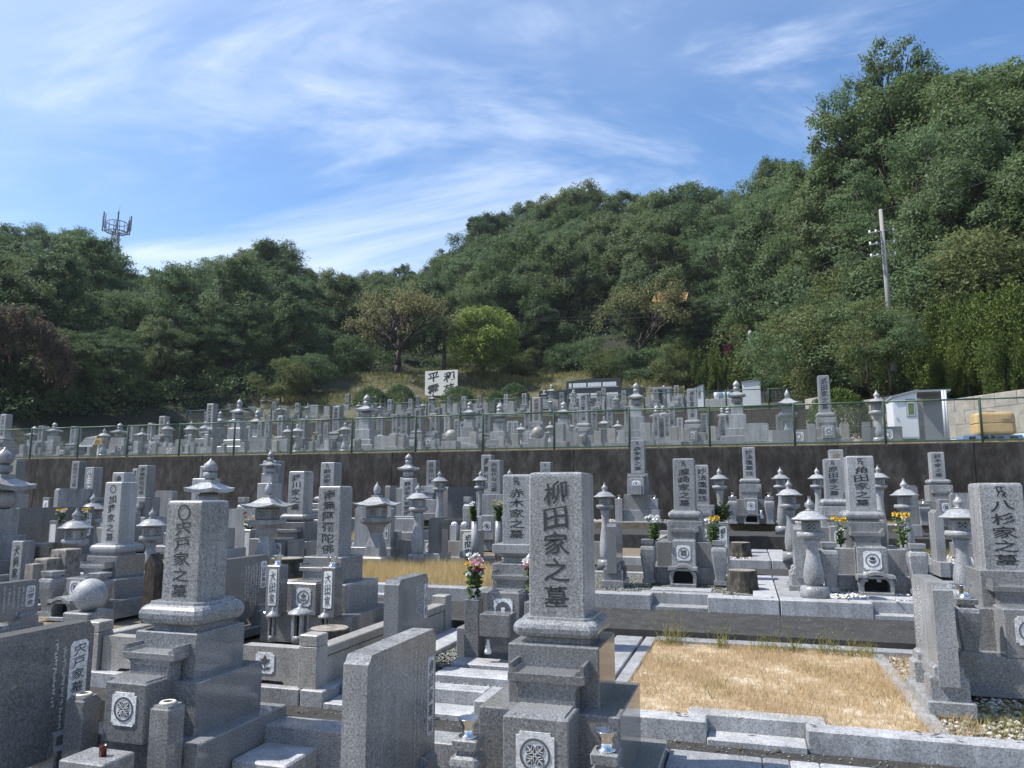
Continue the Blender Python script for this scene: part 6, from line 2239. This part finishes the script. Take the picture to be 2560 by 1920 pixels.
SKY = [(-400, 540), (0, 560), (70, 566), (130, 580), (165, 572), (215, 632), (250, 668), (300, 684), (360, 684), (420, 668), (500, 662), (560, 625), (640, 608), (700, 632), (740, 676), (790, 690), (850, 682), (930, 688), (970, 662), (1010, 662), (1050, 688), (1090, 650),
       (1150, 610), (1200, 562), (1215, 540), (1300, 524), (1370, 484), (1420, 472), (1520, 468), (1600, 482), (1660, 478), (1740, 458), (1800, 466), (1880, 486), (1925, 470), (1940, 410), (2010, 376), (2060, 330), (2110, 250), (2160, 205), (2230, 150), (2290, 128), (2340, 165), (2390, 190), (2440, 168), (2500, 190), (2560, 170), (3000, 200)]
D0 = [(-600, 46), (0, 47), (300, 50), (600, 53), (800, 59), (1350, 60), (1600, 54), (1850, 52), (2000, 42), (2120, 35), (2300, 32), (2560, 30), (3000, 27)]
Z0 = [(-600, 2.5), (0, 3.5), (300, 4.6), (600, 6.0), (820, 8.4), (1000, 9.3), (1350, 9.0), (1600, 8.0), (1850, 7.0), (2000, 5.0), (2120, 3.7), (2300, 3.6), (2560, 3.5), (3000, 3.5)]
D1 = [(-600, 88), (0, 88), (300, 92), (800, 112), (1000, 112), (1400, 100), (1900, 78), (2100, 64), (2560, 54), (3000, 50)]


def dirx(x):
    U, V, W = ray(x, 1234)
    n = math.hypot(U, V)
    return U / n, V / n


def elev(x, y):
    U, V, W = ray(x, y)
    return W / math.hypot(U, V)


def hill(x, t):
    ux, vx = dirx(x)
    d0, d1 = interp(x, D0), interp(x, D1)
    d = d0 + (d1 - d0) * t
    z1 = max(interp(x, Z0) + 1, elev(x, interp(x, SKY)) * d1 - 9.5)
    z0 = interp(x, Z0)
    # profile keeps the canopy just under the sight line to the skyline
    z = z0 + (z1 - z0) * (.45 * t + .55 * max(0, t) ** .8) if t <= 1 else z1 - (t - 1) * 14
    return ux * d, vx * d, z


cols = list(range(-700, 3300, 50))
rows = [-.02, .08, .2, .35, .5, .65, .8, .95, 1.1, 1.5]
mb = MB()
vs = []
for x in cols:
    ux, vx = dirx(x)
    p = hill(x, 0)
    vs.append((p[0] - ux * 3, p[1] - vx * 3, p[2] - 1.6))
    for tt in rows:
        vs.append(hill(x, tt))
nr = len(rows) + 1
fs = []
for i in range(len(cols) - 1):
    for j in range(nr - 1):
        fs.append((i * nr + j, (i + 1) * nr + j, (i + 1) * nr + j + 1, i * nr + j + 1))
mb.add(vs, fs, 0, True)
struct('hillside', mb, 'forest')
# dry grass bank between the third terrace and the wood
mb = MB()
vs = []
xs = list(range(640, 1760, 40))
for x in xs:
    ux, vx = dirx(x)
    d0 = interp(x, D0)
    z0 = interp(x, Z0)
    for f, zz in ((0, z0 + .35), (-3, z0 + .1), (-7, z0 - 1.6), (-11, z0 - 3.0), (-14, z0 - 4.2)):
        d = d0 + 2 + f
        vs.append((ux * d, vx * d, zz + .25 * math.sin(x * .02 + f)))
fs = []
for i in range(len(xs) - 1):
    for j in range(4):
        fs.append((i * 5 + j, i * 5 + j + 1, (i + 1) * 5 + j + 1, (i + 1) * 5 + j))
mb.add(vs, fs, 0, True)
struct('grass_bank', mb, 'slope')


def tuft_field(name, x0, x1, f0, f1, n, h, w, mat, seed):
    r = np.random.default_rng(seed)
    V = []
    for k in range(n):
        x = r.uniform(x0, x1)
        f = r.uniform(f0, f1)
        ux, vx = dirx(x)
        z0 = interp(x, Z0)
        zz = float(np.interp(f, [-14, -11, -7, -3, 0], [z0 - 4.2, z0 - 3.0, z0 - 1.6, z0 + .1, z0 + .35]))
        d = interp(x, D0) + 2 + f
        b = r.uniform(0, 6.28)
        a = r.uniform(0, 6.28)
        hh = h * r.uniform(.4, 1.2)
        p = np.array([ux * d, vx * d, zz + .25 * math.sin(x * .02 + f) - .03])
        V += [p + [math.cos(a) * w, math.sin(a) * w, 0], p - [math.cos(a) * w, math.sin(a) * w, 0], p + [math.cos(b) * hh * .6, math.sin(b) * hh * .6, hh]]
    return stuff(name, npmesh(name, np.array(V), np.arange(len(V)).reshape(-1, 3), mat))


tuft_field('bank_grass', 700, 1740, -13, 1, 24000, .30, .035, 'leafs', 61)
tuft_field('bank_grass', 700, 1740, -13, 1, 9000, .26, .03, 'leafb', 63)
tuft_field('bank_grass', 1180, 1560, -6, 1, 5000, .35, .035, 'weed', 62)


# ---------------------------------------------------------------- trees
def leaf_cloud(name, centers, radii, per, ls, mat, seed, flat=1.0, droop=.3, aspect=.42, up=.5, jitter=1.0, dirs=None):
    """leaf-sized diamonds gathered in sprays round the given centres"""
    r = np.random.default_rng(seed)
    C = np.repeat(centers, per, 0)
    Rr = np.repeat(radii, per)
    n = len(C)
    d = r.normal(0, 1, (n, 3))
    d /= np.linalg.norm(d, axis=1)[:, None]
    rad = Rr * r.random(n) ** .45 * jitter
    P = C + d * rad[:, None] * np.array([1, 1, flat])
    # leaf axis: outwards and drooping
    ax = d * .8 + r.normal(0, .6, (n, 3)) - np.array([0, 0, droop])
    ax /= np.linalg.norm(ax, axis=1)[:, None]
    if dirs is None:
        nm = d * .6 + r.normal(0, .55, (n, 3)) + np.array([0, 0, up])
    else:
        nm = d * .55 + np.repeat(dirs, per, 0) * .85 + r.normal(0, .26, (n, 3)) + np.array([0, 0, up * .7])
    sd = np.cross(ax, nm)
    sd /= (np.linalg.norm(sd, axis=1)[:, None] + 1e-9)
    L = ls * r.uniform(.6, 1.3, n)[:, None]
    a = P - ax * L * .5
    b = P + sd * L * aspect * .5
    c = P + ax * L * .5
    e = P - sd * L * aspect * .5
    V = np.stack([a, b, c, e], 1).reshape(-1, 3)
    return npmesh(name, V, np.arange(n * 4).reshape(-1, 4), mat)


def crown_centres(seed, h, wx, lobes, per, lo=.28, spread=1.0, topw=.35):
    """clumps on the shells of several overlapping lobes -> uneven outline with gaps"""
    r = np.random.default_rng(seed)
    out, rad, lob, dr = [], [], [], []
    for k in range(lobes):
        f = r.uniform(lo, .92) if k else .88
        wr = wx * (1 - abs(f - .5) * 1.15) * .5 * spread
        a = r.uniform(0, 6.28)
        rr_ = wr * r.uniform(.35, 1.0) if k else 0
        c = np.array([rr_ * math.cos(a), rr_ * math.sin(a), h * f])
        lr = wx * r.uniform(.17, .28) * (.85 if f > .75 else 1) * (15 / max(15, lobes)) ** .45
        lob.append((c, lr))
        for q in range(per):
            d = r.normal(0, 1, 3)
            d /= np.linalg.norm(d)
            if d[2] < -.35 and r.random() < .6:
                d[2] *= -1
            out.append(c + d * lr * r.uniform(.65, 1.05) * np.array([1, 1, .85]))
            rad.append(lr * r.uniform(.30, .52))
            dr.append(d)
    crown_centres.dirs = np.array(dr)
    return np.array(out), np.array(rad), lob


def trunk_mesh(name, lob, h, tr, seed, mat='bark', bend=.06):
    rr = random.Random(seed)
    mb = MB()
    pts = [Vector((0, 0, -1.5))]
    n = 5
    for i in range(1, n + 1):
        f = i / n
        pts.append(Vector((rr.uniform(-bend, bend) * h * f, rr.uniform(-bend, bend) * h * f, h * .72 * f)))
    mb.path(pts, [tr * (1.15 - .85 * i / n) for i in range(n + 1)], 7)
    for c, lr in lob:
        c = Vector(c)
        f = min(.95, max(.25, (c.z / h) * .62))
        k = f * n
        i = min(n - 1, int(k))
        s = pts[i].lerp(pts[i + 1], k - i)
        m = s.lerp(c, .5) + Vector((0, 0, -.04 * h * rr.random()))
        r0 = tr * (1.0 - .7 * f) * .55
        mb.path([s, m, c], [r0, r0 * .7, r0 * .3], 5)
        for q in range(3):
            e = c + Vector((rr.uniform(-1, 1), rr.uniform(-1, 1), rr.uniform(-.3, .9))) * lr
            mb.path([m.lerp(c, .6), e], [r0 * .4, r0 * .12], 4)
    return mb.mesh(name, mat)


def make_tree(seed, h, w, lobes, per, leaves, ls, mat, tr, flat=.9, droop=.3, lo=.28, aspect=.45, spread=1.0, up=.5):
    c, rd, lob = crown_centres(seed, h, w, lobes, per, lo, spread)
    return (leaf_cloud('crown', c, rd, leaves, ls, mat, seed + 1, flat, droop, aspect, up, 1.0, crown_centres.dirs), trunk_mesh('trunk', lob, h, tr, seed + 2))


TREE = {}
for k in range(4):
    TREE['ever%d' % k] = (make_tree(100 + k, 9.0, 7.0 + .5 * (k % 2), 22 + k, 16, 84, .21, ('leaf', 'leaf_w', 'leaf_o', 'leaf')[k], .24, .9, .35, .22), 9.0)
for k in range(2):
    TREE['feather%d' % k] = (make_tree(130 + k, 8.5, 8.2, 24, 15, 82, .19, 'leafl', .2, .42, .15, .2, .34, 1.1, .9), 8.5)
TREE['big'] = (make_tree(150, 15.0, 11.0, 40, 12, 52, .25, 'leaf_w', .42, .8, .45, .25, .5, 1.25), 15.0)
TREE['wispy'] = (make_tree(160, 8.0, 4.2, 12, 22, 30, .26, 'leafl', .12, 1.2, -.6, .15, .25, 1.0), 8.0)
TREE['bush0'] = (make_tree(170, 3.4, 4.6, 12, 30, 34, .15, 'leafb', .08, .7, .25, .05, .4, 1.15), 3.4)
TREE['bush1'] = (make_tree(171, 3.0, 4.2, 11, 30, 34, .13, 'leafl', .08, .6, .2, .05, .4, 1.15), 3.0)
TREE['bush2'] = (make_tree(172, 3.2, 4.0, 11, 30, 34, .15, 'leaf', .08, .8, .3, .05, .45, 1.1), 3.2)


def plant_tree(key, label, loc, H, cat='tree', group=None, rz=None, wx=1.0, name='broadleaf_tree'):
    (cm, tm), h0 = TREE[key]
    t = thing(name, label, cat, loc, random.uniform(0, 6.28) if rz is None else rz, group)
    s = H / h0
    t.scale = (s * wx, s * wx, s)
    link('crown', cm, t)
    link('trunk', tm, t)
    return t


random.seed(23)
rr = random.Random(77)
placed = []


def sector(x):
    if x < 420:
        return 'left slope below the telecom tower', 'feather'
    if x < 760:
        return 'left slope between tower and gap', 'feather'
    if x < 1080:
        return 'gap in the skyline behind the sign', 'mix'
    if x < 1700:
        return 'middle hill above the monument', 'ever'
    if x < 2050:
        return 'hill behind the cypress hedge', 'ever'
    return 'steep right-hand wood behind the pole', 'ever'


def far_tree(x, tt, H, key, ytop=None):
    if ytop is not None:
        ux, vx = dirx(x)
        d = interp(x, D0) + (interp(x, D1) - interp(x, D0)) * tt
        z = elev(x, ytop) * d - H
        loc = (ux * d, vx * d, z)
    else:
        loc = hill(x, tt)
    sec, _ = sector(x)
    nm = {'e': 'dark evergreen tree', 'f': 'feathery light green tree', 'w': 'thin wispy tree', 'b': 'leafy tree'}[key[0]]
    hgt = 'on the skyline' if tt > .9 else ('high up' if tt > .55 else ('half way up' if tt > .25 else 'at the foot'))
    n = SEEN.get((nm, hgt, sec), 0)
    SEEN[(nm, hgt, sec)] = n + 1
    plant_tree(key, f'{nm} {hgt}, {ORD[n % 20]}, {sec}', loc, H, 'tree', f'{nm}s {hgt} on the {sec}', None, rr.uniform(.92, 1.15))


# skyline trees: their tops follow the outline in the photograph
x = -330
while x < 2900:
    st = 9.0
    D = interp(x, D1)
    key = rr.choice(['ever0', 'ever1', 'ever2', 'ever3']) if x > 480 else rr.choice(['feather0', 'feather1', 'ever1', 'ever3'])
    H = rr.uniform(7.5, 9.5)
    if not (2040 < x < 2420):
        far_tree(x, rr.uniform(.93, 1.0), H, key, interp(x, SKY) + rr.uniform(0, 10))
    x += 1898 * 4.0 / D * rr.uniform(.8, 1.1)
# body of the wood in rows down to its front edge
for tt, step in ((.80, 4.6), (.64, 4.8), (.48, 4.8), (.33, 4.8), (.18, 4.6), (.06, 4.4)):
    x = -420 + rr.uniform(0, 80)
    while x < 2850:
        D = interp(x, D0) + (interp(x, D1) - interp(x, D0)) * tt
        key = rr.choice(['ever0', 'ever1', 'ever2', 'ever3', 'ever2', 'ever1', 'feather1']) if x > 760 else rr.choice(['feather0', 'feather1', 'ever2', 'feather0', 'ever0'])
        H = rr.uniform(6.6, 9.4)
        if tt < .1:
            H *= .72
        skip = (tt > .6 and 2090 < x < 2430) or tt < .30 and 760 < x < 1680 and rr.random() < .45
        px, py, pz = hill(x, tt)
        # never above the outline of the photograph
        top = (pz + H) / math.hypot(px, py)
        lim = elev(x, interp(x, SKY) + 8)
        if top > lim:
            H -= (top - lim) * math.hypot(px, py)
        if not skip and H > 3.2:
            far_tree(x, min(1, max(0, tt + rr.uniform(-.05, .05))), H, key)
        x += 1898 * step / D * rr.uniform(.78, 1.15)

# singular trees
def at_d(x, y, d):
    ux, vx = dirx(x)
    return (ux * d, vx * d, elev(x, y) * d)


def single(key, label, x, ytop, ybase, d, wx=1.0, name='broadleaf_tree', cat='tree'):
    p = at_d(x, ybase, d)
    q = at_d(x, ytop, d)
    return plant_tree(key, label, p, q[2] - p[2], cat, None, rr.uniform(0, 6), wx, name)


single('big', 'tallest broad tree with visible limbs behind the utility pole', 2275, 128, 640, 44, .85)
single('big', 'broad dark tree with forked bare limb against the sky, next to the tallest tree', 2440, 165, 660, 46, .8)
single('ever1', 'dense tree crown at the top corner beyond the tallest tree', 2560, 150, 560, 40, 1.1)
single('big', 'wide-limbed tree leaning left of the tallest tree', 2105, 385, 740, 47, .8)
single('ever3', 'tall dark tree nearest the photo edge below the corner crown', 2520, 400, 800, 31, .95)
single('ever0', 'rounded tree crown below the wires near the photo edge', 2420, 470, 800, 33, .9)
single('ever2', 'large rounded tree on the skyline of the middle hill', 1430, 474, 680, 92, 1.2)
single('ever0', 'spreading tree with pale limbs at the shoulder of the middle hill', 1215, 535, 700, 98, 1.25)
single('ever3', 'big dark round tree on the left skyline', 650, 608, 790, 84, 1.2)
for i, (x, y) in enumerate(((38, 560), (95, 585), (150, 568), (185, 590), (222, 612), (120, 575))):
    single('wispy', ['wispy tree nearest the photo edge on the left ridge', 'wispy tree, second along the left ridge', 'tallest wispy tree on the left ridge', 'wispy tree just before the telecom tower dip', 'short wispy tree nearest the telecom tower', 'wispy tree between the second and the tallest on the ridge'][i], x, y, y + 150, 82, .9)


# sparse autumn trees: real twigs with few leaves
def sparse_tree(label, x, ytop, ybase, d, w, seed, dens=1.0):
    p = at_d(x, ybase, d)
    H = at_d(x, ytop, d)[2] - p[2]
    rr_ = random.Random(seed)
    t = thing('cherry_tree', label, 'tree', p)
    mb = MB()
    tips = []

    def grow(a, dirv, L, r, depth):
        b = a + dirv * L
        mid = a + dirv * L * .5 + Vector((rr_.uniform(-1, 1), rr_.uniform(-1, 1), rr_.uniform(-.3, .6))) * L * .06
        mb.path([a, mid, b], [r, r * .85, r * .66], 6 if depth < 2 else 4)
        if depth >= 4:
            tips.append((a, b))
            return
        n = 4 if depth == 0 else (3 if depth < 3 else 3)
        for i in range(n):
            az = rr_.uniform(0, 6.28)
            tilt = rr_.uniform(.35, .85) if depth else rr_.uniform(.45, .95)
            side = dirv.orthogonal().normalized()
            pass
            o2 = dirv.cross(side)
            dv = (dirv * math.cos(tilt) + (side * math.cos(az) + o2 * math.sin(az)) * math.sin(tilt))
            dv = (dv + Vector((0, 0, .16))).normalized()
            dv.x *= w
            grow(b, dv.normalized(), L * rr_.uniform(.66, .88), r * .6, depth + 1)
    for s in range(3 if seed % 2 else 2):
        grow(Vector((rr_.uniform(-.3, .3), rr_.uniform(-.3, .3), -.4)), Vector((rr_.uniform(-.4, .4), rr_.uniform(-.3, .3), 1)).normalized(), H * .26, .15, 0)
    zmax = max(b.z for a, b in tips)
    k = H / zmax
    part('trunk', mb, 'bark', t)
    c = np.array([a.lerp(b, f) for a, b in tips for f in (.35, .8, 1.05)])
    me = leaf_cloud('crown', c, np.full(len(c), .34), int(7 * dens), .15, 'leafs', seed, 1, .3, .5)
    link('crown', me, t)
    t.scale = (k, k, k)
    return t


sparse_tree('half-bare olive-brown cherry tree with fanning branches on the bank', 985, 700, 936, 57, 1.25, 301, 1.25)
sparse_tree('half-bare rusty tree above the memorial monument', 1590, 700, 945, 55, 1.0, 302, 1.8)
c, rd, lob = crown_centres(311, 5.2, 5.2, 18, 36, .2)
TREE['yellow'] = ((leaf_cloud('crown', c, rd, 34, .2, 'leafy', 312, .9, .2, .5), trunk_mesh('trunk', lob, 5.2, .12, 313)), 5.2)
single('yellow', 'bright yellow-green rounded tree beside the sign', 1207, 776, 940, 57, 1.0)
single('ever1', 'rounded green tree behind the yellow-green one', 1290, 700, 900, 64, 1.1)
single('yellow', 'small yellow-green sapling crown above the wires', 1385, 700, 790, 72, 1.1)
# windmill palm
p = at_d(1105, 930, 57)
t = thing('palm_tree', 'dark windmill palm between the cherry tree and yellow-green tree', 'tree', p)
mb = MB(); mb.path([(0, 0, -.3), (.05, 0, 1.6), (0, 0, 3.0)], [.17, .15, .13], 9); part('trunk', mb, 'bark', t)
r_ = random.Random(6)
for k in range(26):
    az = r_.uniform(0, 6.28)
    el = r_.uniform(-.6, 1.2)
    d = Vector((math.cos(az) * math.cos(el), math.sin(az) * math.cos(el), math.sin(el)))
    hub = Vector((0, 0, 3.0)) + d * .85
    mb = MB()
    mb.tube((0, 0, 3.0), hub, .02, n=4)
    sd = d.orthogonal().normalized()
    for j in range(15):
        a = -1.5 + 3.0 * j / 14
        q = (d * math.cos(a) + sd * math.sin(a)).normalized()
        nn = d.cross(sd) * .02
        tip = hub + q * .75 + Vector((0, 0, -.18))
        mdl = hub + q * .4
        wv = q.cross(d.cross(sd)).normalized() * .03
        mb.add([hub, mdl - wv, tip, mdl + wv], [(0, 1, 2, 3)])
    part('frond', mb, 'leaf', t)


# kaizuka cypresses: flame-like upright tongues of scale foliage
def cypress_mesh(seed, h, w, tongues, per, ls=.11):
    r = np.random.default_rng(seed)
    C, Rd = [], []
    for k in range(tongues):
        a = r.uniform(0, 6.28)
        rad = w * .5 * r.random() ** .5 * .9
        z0 = r.uniform(0, .62) * h
        L = h * r.uniform(.22, .42)
        if k == 0:
            rad, z0, L = 0, h * .55, h * .45
        m = 9
        for i in range(m):
            f = i / (m - 1)
            lean = 1 - .35 * f
            C.append((rad * math.cos(a) * lean, rad * math.sin(a) * lean, z0 + L * f))
            Rd.append(w * .13 * math.sin(math.pi * (.12 + .80 * f)) + .03)
    return leaf_cloud('crown', np.array(C), np.array(Rd), per, ls, 'leafc', seed, 1.3, -.9, .38, .1, 1.0, np.zeros((len(C), 3)))


CY = [cypress_mesh(401 + k, 3.0, 1.5, 26, 46) for k in range(2)]
CYB = [cypress_mesh(411 + k, 3.6, 2.8, 60, 60) for k in range(2)]
mb = MB(); mb.path([(0, 0, -1), (.03, 0, 1), (0, 0, 2.2)], [.09, .07, .03], 6)
CYT = mb.mesh('trunk', 'bark')


def cypress(label, x, ytop, ybase, d, me, h0, w=1.0, group='flame-shaped cypresses of the hedge'):
    p = at_d(x, ybase, d)
    H = at_d(x, ytop, d)[2] - p[2]
    t = thing('cypress_tree', label, 'tree', p, rr.uniform(0, 6), group)
    s = H / h0
    t.scale = (s * w, s * w, s)
    link('crown', me, t)
    link('trunk', CYT, t)


for i, x in enumerate((1762, 1783, 1806, 1832, 1858, 1884, 1908, 1930, 1952)):
    cypress(f'upright cypress of the clipped hedge, {ORD[i]} from the monument side', x, 872 + (8 if i % 2 else -4) - (i > 5) * 8, 975, 46 - i * .4, CY[i % 2], 3.0, 1.0)
for i, (x, yt, yb, d) in enumerate(((2370, 765, 980, 29), (2425, 745, 980, 28), (2475, 735, 980, 27), (2525, 715, 980, 26.2), (2575, 690, 980, 25.5), (2445, 850, 985, 26), (2540, 830, 985, 24.6), (2390, 860, 985, 27))):
    cypress(['big golden-tipped cypress nearest the block wall top, inner end', 'big golden-tipped cypress, second from the inner end', 'big golden-tipped cypress in the middle of the bank', 'big golden-tipped cypress near the photo edge', 'big golden-tipped cypress cut by the photo edge', 'low rounded cypress above the block wall', 'low rounded cypress above the yellow tank', 'low rounded cypress beside the hut roof'][i], x, yt, yb, d, CYB[i % 2], 3.6, 1.0, 'golden-tipped cypresses on the bank')
# round clipped bush on the second terrace
p = at_d(2108, 1088, 25.5)
t = thing('clipped_bush', 'dome-shaped clipped conifer between the tall gravestone and the hut', 'bush', p)
C = np.array([(1.02 * math.sin(b) * math.cos(a) , 1.02 * math.sin(b) * math.sin(a), .55 + 1.1 * math.cos(b)) for b in np.linspace(.05, 2.0, 10) for a in np.linspace(0, 6.28, 20)])
link('crown', leaf_cloud('crown', C * .78, np.full(len(C), .17), 60, .09, 'leafc', 431, 1.2, -.8, .4), t)
mb = MB(); mb.tube((0, 0, -.3), (0, 0, .9), .07, .03); part('trunk', mb, 'bark', t)
# clipped azalea hedges before the bank
C0 = np.array([(math.sin(b) * math.cos(a), math.sin(b) * math.sin(a), .1 + .95 * math.cos(b)) for b in np.linspace(.05, 1.75, 8) for a in np.linspace(0, 6.28, 18)])
HM = leaf_cloud('crown', C0, np.full(len(C0), .2), 46, .10, 'leaf', 441, 1, .2, .5)
for i, (x0, x1, yt, yb, d) in enumerate(((880, 960, 975, 1010, 46), (955, 1032, 970, 1012, 46), (1100, 1184, 975, 1015, 45), (1215, 1260, 985, 1020, 45), (1245, 1325, 968, 1015, 45.5))):
    p = at_d((x0 + x1) / 2, yb, d)
    q = at_d((x0 + x1) / 2, yt, d)
    w = (x1 - x0) / 1898 * d / 2
    t = thing('clipped_hedge', ['dark clipped hedge mound farthest from the sign, wood side', 'dark clipped hedge mound just before the sign', 'dark clipped hedge mound covering the sign foot', 'smaller clipped mound beyond the sign', 'wide clipped hedge mound beside the monument wing'][i], 'hedge', p, 0, 'clipped hedge mounds below the grass bank')
    t.scale = (w, w * .8, (q[2] - p[2]))
    link('crown', HM, t)
# bushes along the foot of the wood and on the right bank
lst = [(1330, 880, 950, 60), (1400, 870, 945, 60), (1470, 860, 945, 59), (1530, 880, 950, 58), (1650, 860, 950, 56), (1700, 850, 950, 55), (1745, 860, 960, 53), (900, 880, 940, 60), (860, 850, 950, 60), (1150, 870, 940, 60), (1260, 880, 945, 60), (790, 880, 985, 58),
       (1985, 830, 985, 44), (2020, 800, 985, 40), (2060, 780, 985, 36), (2105, 790, 975, 35), (2150, 775, 975, 34), (2200, 770, 975, 33), (2250, 790, 975, 32), (2300, 780, 975, 31), (2340, 760, 975, 31), (2000, 900, 985, 38), (2080, 890, 975, 33), (2160, 880, 975, 32), (2230, 890, 975, 31), (2300, 880, 975, 30),
       (2130, 690, 880, 36), (2230, 680, 880, 35), (2330, 660, 880, 33), (2440, 640, 880, 31), (2530, 600, 860, 30), (2040, 700, 900, 42), (1960, 760, 930, 48), (690, 905, 990, 52), (730, 900, 988, 54), (765, 895, 985, 55), (1545, 880, 962, 54), (1590, 890, 965, 53), (1635, 880, 962, 52.5), (1685, 870, 962, 51), (2190, 765, 905, 25.6), (2245, 790, 915, 25.4)]
for i, (x, yt, yb, d) in enumerate(lst):
    k = ['bush0', 'bush1', 'bush0', 'bush2'][i % 4] if x > 1900 else ['bush0', 'bush2', 'bush1'][i % 3]
    nm = {'bush0': 'bright green', 'bush1': 'feathery green', 'bush2': 'dark green'}[k]
    where = 'along the top of the grass bank' if x < 1760 else ('above the block wall' if yb > 940 else 'on the bank below the pole')
    n = SEEN.get((nm, where), 0)
    SEEN[(nm, where)] = n + 1
    t = single(k, f'{nm} leafy bush {where}, {ORD[n]} of its kind', x, yt, yb, d, rr.uniform(.95, 1.2), 'leafy_bush', 'bush')
    t['group'] = f'{nm} bushes {where}'
single('bush2', 'purple-leaved shrub in front of the cypress hedge', 1838, 862, 900, 47, .7, 'purple_shrub', 'bush')
o = bpy.data.objects['purple_shrub']
for ch in o.children:
    if ch.name.startswith('crown'):
        ch.data = ch.data.copy()
        ch.data.materials[0] = M['leafr']
# withered vines over the wood edge on the far left
C, Rd = [], []
r_ = random.Random(12)
vmb = MB()
for k in range(150):
    x = r_.uniform(-80, 150)
    y = 770 + 1.0 * max(0, x - 40) * .9 + r_.uniform(-15, 60)
    p = Vector(at_d(x, y, 45.4 + r_.uniform(-.5, .5)))
    L = r_.uniform(.5, 2.2)
    pts = [p]
    for q in range(6):
        pts.append(pts[-1] + Vector((r_.uniform(-.16, .16), r_.uniform(-.16, .16), -L / 6)))
    vmb.path(pts, [.018] * 7, 3)
    for q in pts[:5]:
        C.append(tuple(q)); Rd.append(.22)
t = thing('withered_vine', 'brown withered vines hanging over the wood edge at the far left', 'vines', at_d(30, 900, 45.4))
off = Vector(t.location)
for o_, me in (('hanging_stems', vmb.mesh('hanging_stems', 'vine')), ('leaves', leaf_cloud('leaves', np.array(C), np.array(Rd), 16, .13, 'vine', 451, 1, .6, .5))):
    me.transform(__import__('mathutils').Matrix.Translation(-off))
    link(o_, me, t)
# dense undergrowth along the dark edge of the wood
r_ = np.random.default_rng(91)
C, Rd = [], []
for k in range(1500):
    x = r_.uniform(-300, 1000) if k % 3 else r_.uniform(1000, 2700)
    tt = r_.uniform(-.02, .30)
    p = hill(x, tt)
    C.append((p[0], p[1], p[2] + r_.uniform(.1, 1.6)))
    Rd.append(r_.uniform(.5, 1.1))
stuff('undergrowth', leaf_cloud('undergrowth', np.array(C), np.array(Rd), 34, .24, 'leaf', 92, .7, .2, .45))
# ochre sheet-roofed store half hidden in the wood
p = at_d(1685, 752, 54.6)
t = thing('wood_shed', 'ochre sheet roof showing between the trees of the hill', 'shed', p)
mb = MB(); mb.add([(-1.1, -.6, -.1), (1.3, -.6, -.2), (1.4, .8, .75), (-1.0, .8, .9), (-1.1, -.6, -.16), (1.3, -.6, -.26), (1.4, .8, .69), (-1.0, .8, .84)], [(0, 1, 2, 3), (4, 7, 6, 5), (0, 4, 5, 1), (1, 5, 6, 2), (2, 6, 7, 3), (3, 7, 4, 0)]); part('roof', mb, 'tarp', t)
for x in (-.95, 1.2):
    mb = MB(); mb.tube((x, .3, -6.5), (x, .3, .2), .05, n=6); part('post', mb, 'bark', t)

# light summer haze: one closed box of thin air round the whole scene
mb = MB()
mb.box(-420, 420, -60, 330, -3.6, 60)
hz_m = bpy.data.materials.new('haze_air')
hz_m.use_nodes = True
ht = hz_m.node_tree
ht.nodes.clear()
ho = nd(ht, 'ShaderNodeOutputMaterial')
hv = nd(ht, 'ShaderNodeVolumePrincipled', inp={'Density': 0.00025, 'Anisotropy': 0.1})
hv.inputs['Color'].default_value = (0.80, 0.88, 1.0, 1)
lk(ht, hv.outputs[0], ho.inputs['Volume'])
M['haze'] = hz_m
o = link('haze', mb.mesh('haze', 'haze'))
o['kind'] = 'stuff'
